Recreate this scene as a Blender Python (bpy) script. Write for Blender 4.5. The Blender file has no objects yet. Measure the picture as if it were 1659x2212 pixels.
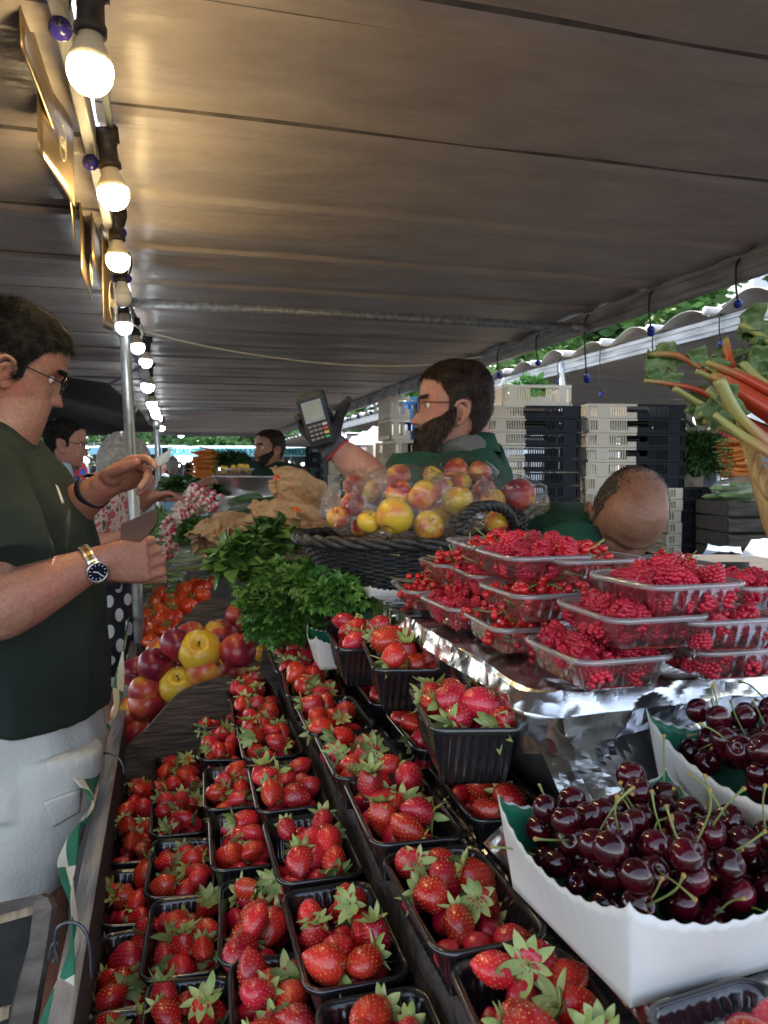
import bpy, bmesh, math, random
from mathutils import Vector, Matrix, Quaternion, noise
R = random.Random(7)
rad = math.radians
SC = bpy.context.scene
COL = SC.collection

# ------------------------------------------------------------ camera, sky, sun, exposure
F = 1661.0; CX = 829.5; CY = 1106.0           # focal length and centre in the 1659 x 2212 measuring grid
YAW = rad(15.8); PIT = rad(2.9); CAMH = 1.45
cam = bpy.data.objects.new('camera', bpy.data.cameras.new('camera'))
COL.objects.link(cam); SC.camera = cam
cam.location = (0, 0, CAMH); cam.rotation_euler = (rad(90) - PIT, 0, -YAW)
cam.data.sensor_fit = 'VERTICAL'; cam.data.sensor_height = 36; cam.data.lens = 36 * F / 2212
cam.data.clip_start = 0.02; cam.data.clip_end = 900
cam.data.dof.use_dof = True; cam.data.dof.focus_distance = 1.25; cam.data.dof.aperture_fstop = 11.0
w = bpy.data.worlds.new("World"); SC.world = w; w.use_nodes = True
nt = w.node_tree; bg = nt.nodes['Background']
sky = nt.nodes.new('ShaderNodeTexSky'); sky.sky_type = 'NISHITA'; sky.sun_disc = False
SUN_EL, SUN_AZ = rad(46), rad(3)             # azimuth from +Y towards +X
sky.sun_elevation = SUN_EL; sky.sun_rotation = SUN_AZ
hsv = nt.nodes.new('ShaderNodeHueSaturation'); hsv.inputs['Saturation'].default_value = .62   # hazy, paler sky
nt.links.new(sky.outputs[0], hsv.inputs['Color']); nt.links.new(hsv.outputs[0], bg.inputs[0]); bg.inputs[1].default_value = 0.15
sun = bpy.data.objects.new('sun', bpy.data.lights.new('sun', 'SUN')); COL.objects.link(sun)
sun.data.energy = 3.2; sun.data.angle = rad(0.5); sun.data.color = (1, 0.93, 0.82)
sd = Vector((math.sin(SUN_AZ) * math.cos(SUN_EL), math.cos(SUN_AZ) * math.cos(SUN_EL), math.sin(SUN_EL)))
sun.rotation_euler = sd.to_track_quat('Z', 'Y').to_euler()
SC.view_settings.view_transform = 'Standard'; SC.view_settings.look = 'None'
SC.view_settings.gamma = 1; SC.view_settings.exposure = 1.9
cy = SC.cycles
cy.max_bounces = 8; cy.diffuse_bounces = 4; cy.glossy_bounces = 4; cy.transmission_bounces = 4
cy.transparent_max_bounces = 24; cy.caustics_reflective = False; cy.caustics_refractive = False
cy.sample_clamp_indirect = 4

# ------------------------------------------------------------ camera-grid measuring
_R = Vector((math.cos(YAW), -math.sin(YAW), 0))
_F = Vector((math.sin(YAW) * math.cos(PIT), math.cos(YAW) * math.cos(PIT), -math.sin(PIT)))
_U = Vector((math.sin(YAW) * math.sin(PIT), math.cos(YAW) * math.sin(PIT), math.cos(PIT)))
C0 = Vector((0, 0, CAMH))
def P(x, y, d): return C0 + _F * d + _R * ((x - CX) / F * d) - _U * ((y - CY) / F * d)
def Pz(x, y, z):                                # point at height z above the ground
    r = _F + _R * ((x - CX) / F) - _U * ((y - CY) / F)
    return C0 + r * ((z - CAMH) / r.z)
PX = lambda px, d: px * d / F                   # size in metres

# ------------------------------------------------------------ materials
MATS = {}
def newmat(name):
    m = bpy.data.materials.new(name); m.use_nodes = True; MATS[name] = m
    n = m.node_tree.nodes; b = n['Principled BSDF']; return m, m.node_tree, n, b
def rgb(c): return (c[0], c[1], c[2], 1)
def M(name, c1, c2=None, scale=8, rough=.5, bump=0, bscale=None, metal=0, stretch=(1, 1, 1), rnd=0, coat=0, sss=0, detail=5, lo=.35, hi=.65, spec=.5, hue=0, sscol=None):
    m, t, n, b = newmat(name)
    b.inputs['Roughness'].default_value = rough; b.inputs['Metallic'].default_value = metal
    b.inputs['Coat Weight'].default_value = coat; b.inputs['Coat Roughness'].default_value = .08
    b.inputs['Specular IOR Level'].default_value = spec
    if sss:
        b.inputs['Subsurface Weight'].default_value = sss; b.inputs['Subsurface Scale'].default_value = .006
        b.inputs['Subsurface Radius'].default_value = sscol or (1, .35, .2)
    tc = n.new('ShaderNodeTexCoord'); mp = n.new('ShaderNodeMapping'); mp.inputs[3].default_value = stretch
    t.links.new(tc.outputs['Object'], mp.inputs[0])
    col = None
    if c2 is not None:
        nz = n.new('ShaderNodeTexNoise'); nz.inputs['Scale'].default_value = scale; nz.inputs['Detail'].default_value = detail
        t.links.new(mp.outputs[0], nz.inputs['Vector'])
        cr = n.new('ShaderNodeValToRGB'); cr.color_ramp.elements[0].position = lo; cr.color_ramp.elements[1].position = hi
        cr.color_ramp.elements[0].color = rgb(c1); cr.color_ramp.elements[1].color = rgb(c2)
        t.links.new(nz.outputs[0], cr.inputs[0]); col = cr.outputs[0]
    if rnd or hue:
        oi = n.new('ShaderNodeObjectInfo'); hs = n.new('ShaderNodeHueSaturation')
        mr = n.new('ShaderNodeMapRange'); mr.inputs[3].default_value = 1 - rnd; mr.inputs[4].default_value = 1 + rnd
        t.links.new(oi.outputs['Random'], mr.inputs[0]); t.links.new(mr.outputs[0], hs.inputs['Value'])
        if hue:
            m2 = n.new('ShaderNodeMath'); m2.operation = 'MULTIPLY_ADD'; m2.inputs[1].default_value = 7.31; m2.inputs[2].default_value = .3
            m3 = n.new('ShaderNodeMath'); m3.operation = 'FRACT'
            m4 = n.new('ShaderNodeMapRange'); m4.inputs[3].default_value = .5 - hue; m4.inputs[4].default_value = .5 + hue
            t.links.new(oi.outputs['Random'], m2.inputs[0]); t.links.new(m2.outputs[0], m3.inputs[0]); t.links.new(m3.outputs[0], m4.inputs[0]); t.links.new(m4.outputs[0], hs.inputs['Hue'])
        if col: t.links.new(col, hs.inputs['Color'])
        else: hs.inputs['Color'].default_value = rgb(c1)
        col = hs.outputs[0]
    if col: t.links.new(col, b.inputs['Base Color'])
    else: b.inputs['Base Color'].default_value = rgb(c1)
    if bump:
        nz2 = n.new('ShaderNodeTexNoise'); nz2.inputs['Scale'].default_value = bscale or scale; nz2.inputs['Detail'].default_value = 6
        t.links.new(mp.outputs[0], nz2.inputs['Vector'])
        bp = n.new('ShaderNodeBump'); bp.inputs['Strength'].default_value = min(1, bump); bp.inputs['Distance'].default_value = .01
        t.links.new(nz2.outputs[0], bp.inputs['Height']); t.links.new(bp.outputs[0], b.inputs['Normal'])
    return m
def skin_mat(name, c1, c2, c3):
    m, t, n, b = newmat(name); b.inputs['Roughness'].default_value = .46; b.inputs['Subsurface Weight'].default_value = .18; b.inputs['Subsurface Scale'].default_value = .005; b.inputs['Subsurface Radius'].default_value = (1, .35, .2)
    tc = n.new('ShaderNodeTexCoord'); a = n.new('ShaderNodeTexNoise'); a.inputs['Scale'].default_value = 14; a.inputs['Detail'].default_value = 8; a.inputs['Roughness'].default_value = .65; t.links.new(tc.outputs['Object'], a.inputs['Vector'])
    r = n.new('ShaderNodeValToRGB'); e = r.color_ramp.elements; e[0].position = .32; e[0].color = rgb(c1); e[1].position = .7; e[1].color = rgb(c3); k = e.new(.5); k.color = rgb(c2); t.links.new(a.outputs[0], r.inputs[0])
    f = n.new('ShaderNodeTexNoise'); f.inputs['Scale'].default_value = 170; f.inputs['Detail'].default_value = 3; t.links.new(tc.outputs['Object'], f.inputs['Vector'])
    g = n.new('ShaderNodeMapRange'); g.inputs[1].default_value = .3; g.inputs[2].default_value = .7; g.inputs[3].default_value = .82; g.inputs[4].default_value = 1.12; t.links.new(f.outputs[0], g.inputs[0])
    h = n.new('ShaderNodeHueSaturation'); t.links.new(g.outputs[0], h.inputs['Value']); t.links.new(r.outputs[0], h.inputs['Color']); t.links.new(h.outputs[0], b.inputs['Base Color'])
    v = n.new('ShaderNodeTexVoronoi'); v.inputs['Scale'].default_value = 520; t.links.new(tc.outputs['Object'], v.inputs['Vector'])
    mm = n.new('ShaderNodeMath'); mm.operation = 'ADD'; t.links.new(v.outputs['Distance'], mm.inputs[0]); t.links.new(a.outputs[0], mm.inputs[1])
    bp = n.new('ShaderNodeBump'); bp.inputs['Strength'].default_value = .22; bp.inputs['Distance'].default_value = .004; t.links.new(mm.outputs[0], bp.inputs['Height']); t.links.new(bp.outputs[0], b.inputs['Normal'])
    return m
def clear_mat(name, tint=(1, 1, 1), gloss=.12, rough=.05, bump=0, bscale=30, milky=0, frk=1, stretch=(1, 1, 1)):
    m, t, n, b = newmat(name); out = n['Material Output']; n.remove(b)
    tr = n.new('ShaderNodeBsdfTransparent'); tr.inputs[0].default_value = rgb(tint)
    gl = n.new('ShaderNodeBsdfGlossy'); gl.inputs['Roughness'].default_value = rough; gl.inputs[0].default_value = (1, 1, 1, 1)
    fr = n.new('ShaderNodeFresnel'); fr.inputs[0].default_value = 1.5
    ad = n.new('ShaderNodeMath'); ad.operation = 'ADD'; ad.inputs[1].default_value = gloss; ad.use_clamp = True
    mx = n.new('ShaderNodeMixShader')
    fm = n.new('ShaderNodeMath'); fm.operation = 'MULTIPLY'; fm.inputs[1].default_value = frk; t.links.new(fr.outputs[0], fm.inputs[0])
    t.links.new(fm.outputs[0], ad.inputs[0]); t.links.new(ad.outputs[0], mx.inputs[0])
    base = tr.outputs[0]
    if milky:
        df = n.new('ShaderNodeBsdfTranslucent'); df.inputs[0].default_value = (.9, .9, .92, 1)
        d2 = n.new('ShaderNodeBsdfDiffuse'); d2.inputs[0].default_value = (.85, .85, .88, 1)
        a2 = n.new('ShaderNodeMixShader'); a2.inputs[0].default_value = .5
        t.links.new(df.outputs[0], a2.inputs[1]); t.links.new(d2.outputs[0], a2.inputs[2])
        mm = n.new('ShaderNodeMixShader'); mm.inputs[0].default_value = milky
        t.links.new(base, mm.inputs[1]); t.links.new(a2.outputs[0], mm.inputs[2]); base = mm.outputs[0]
    t.links.new(base, mx.inputs[1]); t.links.new(gl.outputs[0], mx.inputs[2])
    if bump:
        tc = n.new('ShaderNodeTexCoord'); nz = n.new('ShaderNodeTexNoise'); nz.inputs['Scale'].default_value = bscale; nz.inputs['Detail'].default_value = 4; nz.inputs['Distortion'].default_value = 1.2
        mp = n.new('ShaderNodeMapping'); mp.inputs[3].default_value = stretch; mp.inputs[2].default_value = (.5, .6, .3); t.links.new(tc.outputs['Object'], mp.inputs[0]); t.links.new(mp.outputs[0], nz.inputs['Vector']); bp = n.new('ShaderNodeBump'); bp.inputs['Strength'].default_value = bump; bp.inputs['Distance'].default_value = .01
        t.links.new(nz.outputs[0], bp.inputs['Height']); t.links.new(bp.outputs[0], gl.inputs['Normal']); t.links.new(bp.outputs[0], fr.inputs['Normal'])
    t.links.new(mx.outputs[0], out.inputs[0]); return m
def emit_mat(name, col, s):
    m, t, n, b = newmat(name); b.inputs['Base Color'].default_value = (.9, .9, .9, 1)
    b.inputs['Emission Color'].default_value = rgb(col); b.inputs['Emission Strength'].default_value = s
    return m

# ------------------------------------------------------------ mesh and object helpers
def mesh(bm, name, mats, smooth=True):
    me = bpy.data.meshes.new(name); bm.to_mesh(me); bm.free()
    for m in (mats if isinstance(mats, (list, tuple)) else [mats]): me.materials.append(m)
    if smooth: me.polygons.foreach_set('use_smooth', [True] * len(me.polygons))
    return me
def link(name, data, parent=None, loc=None, rot=None):
    o = bpy.data.objects.new(name, data); COL.objects.link(o)
    if parent is not None: o.parent = parent
    if loc is not None: o.location = loc
    if rot is not None: o.rotation_euler = rot
    return o
def tag(o, label=None, cat=None, group=None, kind=None):
    if label: o['label'] = label
    if cat: o['category'] = cat
    if group: o['group'] = group
    if kind: o['kind'] = kind
    return o
def obj(name, bm, m, parent=None, smooth=True, loc=None, rot=None):
    return link(name, mesh(bm, name, m, smooth), parent, loc, rot)
def thing(name, label, cat, loc=(0, 0, 0), rot=(0, 0, 0), group=None):
    o = link(name, None, None, loc, rot); o.empty_display_size = .05
    return tag(o, label, cat, group)
def dup(o, loc=None, rot=None, label=None, group=None, scale=None):
    c = o.copy(); COL.objects.link(c)
    if loc is not None: c.location = loc
    if rot is not None: c.rotation_euler = rot
    if scale is not None: c.scale = scale if hasattr(scale, '__len__') else (scale,) * 3
    if label: c['label'] = label
    if group: c['group'] = group
    for ch in list(o.children):
        d = ch.copy(); COL.objects.link(d); d.parent = c
        for g in list(ch.children):
            e = g.copy(); COL.objects.link(e); e.parent = d
    return c
def remove(o):
    for c in list(o.children): remove(c)
    bpy.data.objects.remove(o)
def box(bm, x0, x1, y0, y1, z0, z1, mi=0, mat=None):
    vs = [bm.verts.new(v) for v in ((x0, y0, z0), (x1, y0, z0), (x1, y1, z0), (x0, y1, z0), (x0, y0, z1), (x1, y0, z1), (x1, y1, z1), (x0, y1, z1))]
    if mat is not None:
        for v in vs: v.co = mat @ v.co
    for f in ((0, 3, 2, 1), (4, 5, 6, 7), (0, 1, 5, 4), (1, 2, 6, 5), (2, 3, 7, 6), (3, 0, 4, 7)):
        fc = bm.faces.new([vs[i] for i in f]); fc.material_index = mi
    return vs
def frame_of(d):
    d = d.normalized(); a = Vector((0, 0, 1)) if abs(d.z) < .9 else Vector((1, 0, 0))
    u = d.cross(a).normalized(); return u, d.cross(u).normalized()
def tube(bm, pts, rr, n=8, caps=True, mi=0, flat=1.0):
    """swept tapered tube with rounded ends"""
    pts = [Vector(p) for p in pts]
    if not hasattr(rr, '__len__'): rr = [rr] * len(pts)
    if caps == 'round':
        d0 = (pts[0] - pts[1]).normalized(); d1 = (pts[-1] - pts[-2]).normalized(); a, b = rr[0], rr[-1]
        pre = [(pts[0] + d0 * a * s, a * math.sqrt(max(0.02, 1 - s * s))) for s in (.98, .8, .45)]
        post = [(pts[-1] + d1 * b * s, b * math.sqrt(max(0.02, 1 - s * s))) for s in (.45, .8, .98)]
        pts = [p for p, _ in pre] + pts + [p for p, _ in post]; rr = [r for _, r in pre] + list(rr) + [r for _, r in post]
    rings = []; u = None
    for i, p in enumerate(pts):
        d = (pts[min(i + 1, len(pts) - 1)] - pts[max(i - 1, 0)])
        if d.length < 1e-9: d = Vector((0, 0, 1))
        d.normalize()
        if u is None: u, v = frame_of(d)
        else:
            u = (u - d * u.dot(d)); u = u.normalized() if u.length > 1e-6 else frame_of(d)[0]
            v = d.cross(u)
        rings.append([bm.verts.new(p + (u * math.cos(k * math.tau / n) + v * math.sin(k * math.tau / n) * flat) * rr[i]) for k in range(n)])
    for a, b in zip(rings, rings[1:]):
        for k in range(n):
            f = bm.faces.new((a[k], a[(k + 1) % n], b[(k + 1) % n], b[k])); f.material_index = mi
    if caps:
        for r in (rings[0][::-1], rings[-1]):
            f = bm.faces.new(r); f.material_index = mi
    return rings
def curve_pts(ctrl, n):
    """Catmull-Rom through control points"""
    c = [Vector(p) for p in ctrl]; c = [c[0] * 2 - c[1]] + c + [c[-1] * 2 - c[-2]]; out = []
    seg = len(c) - 3
    for i in range(n + 1):
        t = i / n * seg; k = min(int(t), seg - 1); t -= k
        a, b, d, e = c[k:k + 4]
        out.append(.5 * ((2 * b) + (d - a) * t + (2 * a - 5 * b + 4 * d - e) * t * t + (3 * b - a - 3 * d + e) * t ** 3))
    return out
def ico(bm, c, r, sub=2, mi=0, sc=(1, 1, 1), rot=None):
    res = bmesh.ops.create_icosphere(bm, subdivisions=sub, radius=1)
    m = Matrix.Translation(c) @ (rot.to_4x4() if rot else Matrix.Identity(4)) @ Matrix.Diagonal((r * sc[0], r * sc[1], r * sc[2], 1))
    fs = set()
    for v in res['verts']:
        v.co = m @ v.co
        for f in v.link_faces: fs.add(f)
    if mi:
        for f in fs: f.material_index = mi
    return res['verts']
def revolve(bm, prof, n=24, mi=0, fn=None, close=True):
    """prof: (r, z) list from bottom to top"""
    rings = []
    for j, (r, z) in enumerate(prof):
        ring = []
        for k in range(n):
            a = k * math.tau / n; p = Vector((r * math.cos(a), r * math.sin(a), z))
            if fn: p = fn(p, a, j / (len(prof) - 1))
            ring.append(bm.verts.new(p))
        rings.append(ring)
    for a, b in zip(rings, rings[1:]):
        for k in range(n):
            f = bm.faces.new((a[k], a[(k + 1) % n], b[(k + 1) % n], b[k])); f.material_index = mi
    if close:
        f = bm.faces.new(rings[0][::-1]); f.material_index = mi
        f = bm.faces.new(rings[-1]); f.material_index = mi
    return rings
def loft(bm, secs, n=24, mi=0, caps=True, p=2.0):
    """secs: (centre, u, v) ellipse sections, u and v are half-axis vectors"""
    rings = []
    for c, u, v in secs:
        ring = []
        for k in range(n):
            a = k * math.tau / n; ca, sa = math.cos(a), math.sin(a)
            e = 2 / p; x = math.copysign(abs(ca) ** e, ca); y = math.copysign(abs(sa) ** e, sa)
            ring.append(bm.verts.new(c + u * x + v * y))
        rings.append(ring)
    for a, b in zip(rings, rings[1:]):
        for k in range(n):
            f = bm.faces.new((a[k], a[(k + 1) % n], b[(k + 1) % n], b[k])); f.material_index = mi
    if caps:
        for r in (rings[0][::-1], rings[-1]):
            f = bm.faces.new(r); f.material_index = mi
    return rings
def displace(bm, amp, scale, seed=0, ridged=False, verts=None):
    bm.normal_update(); s = Vector((seed * 13.7, seed * 5.1, seed * 9.3))
    for v in (verts or bm.verts):
        h = noise.fractal(v.co * scale + s, 1.0, 2.0, 4)
        if ridged: h = .5 - abs(noise.noise(v.co * scale + s)) * 2 - abs(noise.noise(v.co * scale * 2.3 + s))
        v.co += v.normal * (h * amp)
def remeshed(bm, voxel, smooth=2, disp=None):
    """one continuous skin over overlapping closed shells"""
    me = bpy.data.meshes.new('tmp'); bm.to_mesh(me); bm.free()
    o = bpy.data.objects.new('tmp', me); COL.objects.link(o)
    md = o.modifiers.new('r', 'REMESH'); md.mode = 'VOXEL'; md.voxel_size = voxel
    if smooth:
        s = o.modifiers.new('s', 'SMOOTH'); s.factor = .5; s.iterations = smooth
    dg = bpy.context.evaluated_depsgraph_get(); dg.update()
    me2 = bpy.data.meshes.new_from_object(o.evaluated_get(dg))
    bpy.data.objects.remove(o)
    b = bmesh.new(); b.from_mesh(me2); bpy.data.meshes.remove(me2)
    if disp: disp(b)
    return b
def place(m, bm):
    for v in bm.verts: v.co = m @ v.co
def basis(o, x, y, z):
    return Matrix(((x.x, y.x, z.x, o.x), (x.y, y.y, z.y, o.y), (x.z, y.z, z.z, o.z), (0, 0, 0, 1)))
# ------------------------------------------------------------ palette
m_asph = M('asphalt', (.045, .045, .048), (.075, .073, .07), 3, .9, .4, 120)
m_wood = M('grey_wood', (.075, .062, .052), (.15, .125, .105), 9, .75, .5, 14, stretch=(1, 7, 7))
m_woodd = M('dark_wood', (.035, .028, .024), (.09, .07, .056), 9, .75, .6, 12, stretch=(1, 8, 8))
m_divider = M('worn_divider_wood', (.045, .033, .027), (.125, .094, .072), 11, .7, .9, 16, stretch=(1, 7, 7), detail=9)
m_rail = M('worn_metal_rail', (.30, .30, .31), (.50, .50, .50), 14, .42, .3, 40, metal=.3, stretch=(3, .6, 1))
m_black = M('black_plastic', (.014, .014, .016), None, rough=.2, spec=.85, coat=.3)
m_blackm = M('black_matte', (.012, .012, .013), (.03, .03, .03), 20, .6)
m_steel = M('brushed_steel', (.68, .69, .70), (.80, .80, .80), 60, .32, metal=1, stretch=(.2, 1, 1))
m_pole = M('galvanised_pole', (.36, .37, .39), (.55, .56, .57), 16, .42, .12, 60, metal=.75, stretch=(3, 3, 1))
m_alu = M('grey_beam_metal', (.22, .22, .225), (.42, .42, .42), 8, .5, .15, 30, metal=.35, stretch=(6, .7, 6))
m_tarp_l = None
m_white_pl = M('white_plastic', (.78, .77, .74), None, rough=.35)
m_carton = M('white_carton', (.70, .68, .65), (.79, .77, .74), 9, .55, .06, 50)
m_green_liner = M('green_liner', (.012, .17, .085), (.02, .23, .12), 40, .5)
m_blue = M('blue_ball', (.01, .03, .30), None, rough=.25)
m_purple = M('violet_ball', (.035, .025, .22), None, rough=.25)
m_cord = M('black_cord', (.015, .015, .017), None, rough=.5)
m_cable = M('pale_cable', (.45, .41, .33), None, rough=.5)
m_gold = M('brass_sign', (.34, .235, .115), (.47, .34, .18), 5, .3, .05, 30, metal=.75, stretch=(.3, .3, 12))
m_ink = M('cream_ink', (.75, .68, .5), None, rough=.5)
m_bulb_off = M('opal_glass', (.72, .72, .74), None, rough=.2)
m_bulb_warm = emit_mat('lit_bulb_warm', (1, .74, .36), 40)
m_bulb_cool = emit_mat('lit_bulb_cool', (.86, .95, 1), 9)
m_bulb_neck = M('bulb_collar', (.72, .62, .45), None, rough=.4)
m_socket = M('brown_socket', (.035, .026, .02), None, rough=.5)
m_leafd = M('dark_leaf', (.018, .055, .012), (.05, .13, .025), 18, .5, .2, 60, rnd=.15)
m_leaf = M('parsley_leaf', (.04, .14, .018), (.11, .27, .045), 16, .45, .2, 80, rnd=.15)
m_basil = M('basil_leaf', (.045, .12, .022), (.13, .26, .06), 14, .38, .35, 60, rnd=.2)
m_stemg = M('green_stem', (.14, .26, .06), (.25, .36, .11), 30, .5)
m_calyx = M('pale_calyx', (.24, .35, .09), (.50, .56, .22), 60, .5, rnd=.2)
m_cherrystem = M('cherry_stem', (.17, .24, .06), (.33, .34, .12), 60, .5)
m_nub = M('stem_nub', (.42, .25, .06), None, rough=.7)
m_straw = M('strawberry_flesh', (.46, .006, .018), (.70, .026, .026), 26, .25, .2, 260, rnd=.25, hue=.008, coat=.45, sss=.08)
m_seed = M('strawberry_seed', (.72, .40, .07), (.85, .62, .18), 50, .4)
m_rasp = M('raspberry_flesh', (.38, .006, .024), (.58, .020, .050), 40, .3, rnd=.18, sss=.08)
m_cherry = M('cherry_skin', (.022, .0008, .004), (.085, .002, .009), 30, .08, rnd=.35, coat=.5)
m_currant = M('currant_skin', (.50, .004, .012), (.68, .02, .02), 90, .1, rnd=.2, coat=.5, sss=.3)
m_curstem = M('currant_stem', (.20, .27, .07), (.34, .36, .12), 60, .5)
m_tomato = M('tomato_skin', (.62, .035, .008), (.80, .12, .02), 14, .16, rnd=.2, hue=.006, coat=.3)
m_carrot = M('carrot_skin', (.55, .15, .02), (.70, .25, .05), 30, .5, .2, 60, stretch=(1, 1, 5), rnd=.2)
m_radish_p = M('radish_pink', (.70, .04, .13), (.85, .16, .28), 30, .35, rnd=.2)
m_radish_w = M('radish_white', (.85, .68, .60), (.92, .85, .75), 30, .45)
m_kraft = M('kraft_paper', (.36, .22, .115), (.50, .33, .19), 7, .6, .5, 30)
m_kraftd = M('brown_leather_card', (.062, .020, .007), (.085, .028, .010), 12, .6)
m_paper = M('receipt_paper', (.62, .63, .56), None, rough=.6)
m_bean = M('bean_green', (.10, .17, .05), (.22, .32, .11), 20, .45, rnd=.25)
m_wick = M('dark_wicker', (.012, .012, .012), (.038, .036, .034), 60, .42, .4, 90)
m_wickl = M('straw_wicker', (.42, .27, .11), (.58, .40, .19), 60, .6, .4, 90)
m_foil = M('aluminium_foil', (.62, .63, .65), None, rough=.2, metal=1, bump=.3, bscale=10)
m_redpad = M('red_liner', (.62, .03, .025), None, rough=.5)
m_clear = clear_mat('clear_tray_plastic', (.99, .975, .975), .02, .10, .15, 20, milky=.025, frk=.6)
m_clrim = clear_mat('clear_rim_plastic', (.95, .93, .93), .08, .12, .1, 20, milky=.34)
m_bag = clear_mat('clear_bag_film', (.995, .99, .995), .045, .08, 1.0, 8, milky=.02, frk=.3, stretch=(1, 1, 7))
m_bagw = clear_mat('cloudy_bag_film', (.96, .98, .96), .05, .2, .9, 9, milky=.16, frk=.35, stretch=(1, 1, 6))
m_skin = skin_mat('skin_fair', (.50, .17, .13), (.46, .21, .145), (.55, .31, .23))
m_skin2 = skin_mat('skin_warm', (.40, .13, .09), (.36, .155, .10), (.45, .23, .155))
m_skin3 = skin_mat('skin_tan', (.27, .10, .06), (.33, .155, .095), (.42, .22, .15))
m_lip = M('lips', (.36, .12, .09), None, rough=.4)
m_eye = M('eye_white', (.7, .68, .65), None, rough=.15)
m_iris = M('iris', (.03, .02, .015), None, rough=.1)
m_hair_g = M('hair_dark_greying', (.008, .007, .0065), (.030, .028, .027), 60, .75, lo=.45, hi=.75, spec=.12)
m_hair_b = M('hair_brown', (.012, .007, .005), (.038, .022, .015), 60, .55, spec=.2)
m_hair_s = M('hair_beard_tips', (.05, .028, .018), (.16, .10, .075), 50, .5)
m_hair_gr = M('hair_grey', (.22, .21, .20), (.40, .38, .36), 60, .6)
m_shirt = M('green_black_cotton', (.006, .014, .009), (.010, .021, .014), 6, .9, .25, 300)
m_polo = M('green_polo_cotton', (.006, .050, .026), (.010, .070, .038), 6, .85, .3, 260)
m_greyt = M('grey_undershirt', (.14, .14, .13), None, rough=.9)
m_shorts = M('pale_cotton', (.50, .50, .47), (.60, .60, .56), 5, .85, .25, 160)
m_ltblue = M('light_blue_cotton', (.33, .42, .55), (.42, .50, .62), 8, .85)
m_glove = M('black_glove', (.012, .012, .014), (.03, .03, .035), 80, .7, .4, 200)
m_navy = M('navy_cloth', (.008, .010, .022), None, rough=.8)

def band_ramp(n, t, src, stops):
    cr = n.new('ShaderNodeValToRGB'); cr.color_ramp.interpolation = 'LINEAR'; e = cr.color_ramp.elements
    e[0].position, e[0].color = stops[0][0], rgb(stops[0][1]); e[1].position, e[1].color = stops[-1][0], rgb(stops[-1][1])
    for p, c in stops[1:-1]:
        k = e.new(p); k.color = rgb(c)
    t.links.new(src, cr.inputs[0]); return cr.outputs[0]
def apple_mat():
    m, t, n, b = newmat('apple_skin'); b.inputs['Roughness'].default_value = .33; b.inputs['Coat Weight'].default_value = .12; b.inputs['Coat Roughness'].default_value = .15
    tc = n.new('ShaderNodeTexCoord'); oi = n.new('ShaderNodeObjectInfo')
    ad = n.new('ShaderNodeVectorMath'); ad.operation = 'ADD'; mul = n.new('ShaderNodeVectorMath'); mul.operation = 'SCALE'; mul.inputs['Scale'].default_value = 9
    cb = n.new('ShaderNodeCombineXYZ'); t.links.new(oi.outputs['Random'], cb.inputs[0]); t.links.new(oi.outputs['Random'], cb.inputs[1])
    t.links.new(cb.outputs[0], mul.inputs[0]); t.links.new(tc.outputs['Object'], ad.inputs[0]); t.links.new(mul.outputs[0], ad.inputs[1])
    nz = n.new('ShaderNodeTexNoise'); nz.inputs['Scale'].default_value = 13; nz.inputs['Detail'].default_value = 1.5; t.links.new(ad.outputs[0], nz.inputs['Vector'])
    # fine streaks that run from stem to base
    mp = n.new('ShaderNodeMapping'); mp.inputs[3].default_value = (1, 1, .12); t.links.new(ad.outputs[0], mp.inputs[0])
    n2 = n.new('ShaderNodeTexNoise'); n2.inputs['Scale'].default_value = 130; n2.inputs['Detail'].default_value = 4; t.links.new(mp.outputs[0], n2.inputs['Vector'])
    ma = n.new('ShaderNodeMath'); ma.operation = 'MULTIPLY_ADD'; ma.inputs[1].default_value = .22; t.links.new(n2.outputs[0], ma.inputs[0]); t.links.new(nz.outputs[0], ma.inputs[2])
    mr = n.new('ShaderNodeMapRange'); mr.inputs[3].default_value = -.36; mr.inputs[4].default_value = .16; sc_ = n.new('ShaderNodeSeparateColor'); t.links.new(oi.outputs['Color'], sc_.inputs[0]); t.links.new(sc_.outputs[0], mr.inputs[0])
    a3 = n.new('ShaderNodeMath'); a3.operation = 'ADD'; t.links.new(ma.outputs[0], a3.inputs[0]); t.links.new(mr.outputs[0], a3.inputs[1])
    col = band_ramp(n, t, a3.outputs[0], [(.30, (.76, .50, .045)), (.42, (.74, .34, .06)), (.50, (.58, .10, .045)), (.62, (.38, .022, .035)), (.72, (.19, .012, .04))])
    vo = n.new('ShaderNodeTexVoronoi'); vo.inputs['Scale'].default_value = 170; t.links.new(tc.outputs['Object'], vo.inputs['Vector'])
    lt = n.new('ShaderNodeMath'); lt.operation = 'LESS_THAN'; lt.inputs[1].default_value = .14; t.links.new(vo.outputs['Distance'], lt.inputs[0])
    mx = n.new('ShaderNodeMix'); mx.data_type = 'RGBA'; mf = n.new('ShaderNodeMath'); mf.operation = 'MULTIPLY'; mf.inputs[1].default_value = .45
    t.links.new(lt.outputs[0], mf.inputs[0]); t.links.new(mf.outputs[0], mx.inputs[0]); t.links.new(col, mx.inputs[6]); mx.inputs[7].default_value = (.62, .42, .22, 1)
    t.links.new(mx.outputs[2], b.inputs['Base Color']); return m
m_apple = apple_mat()
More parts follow.
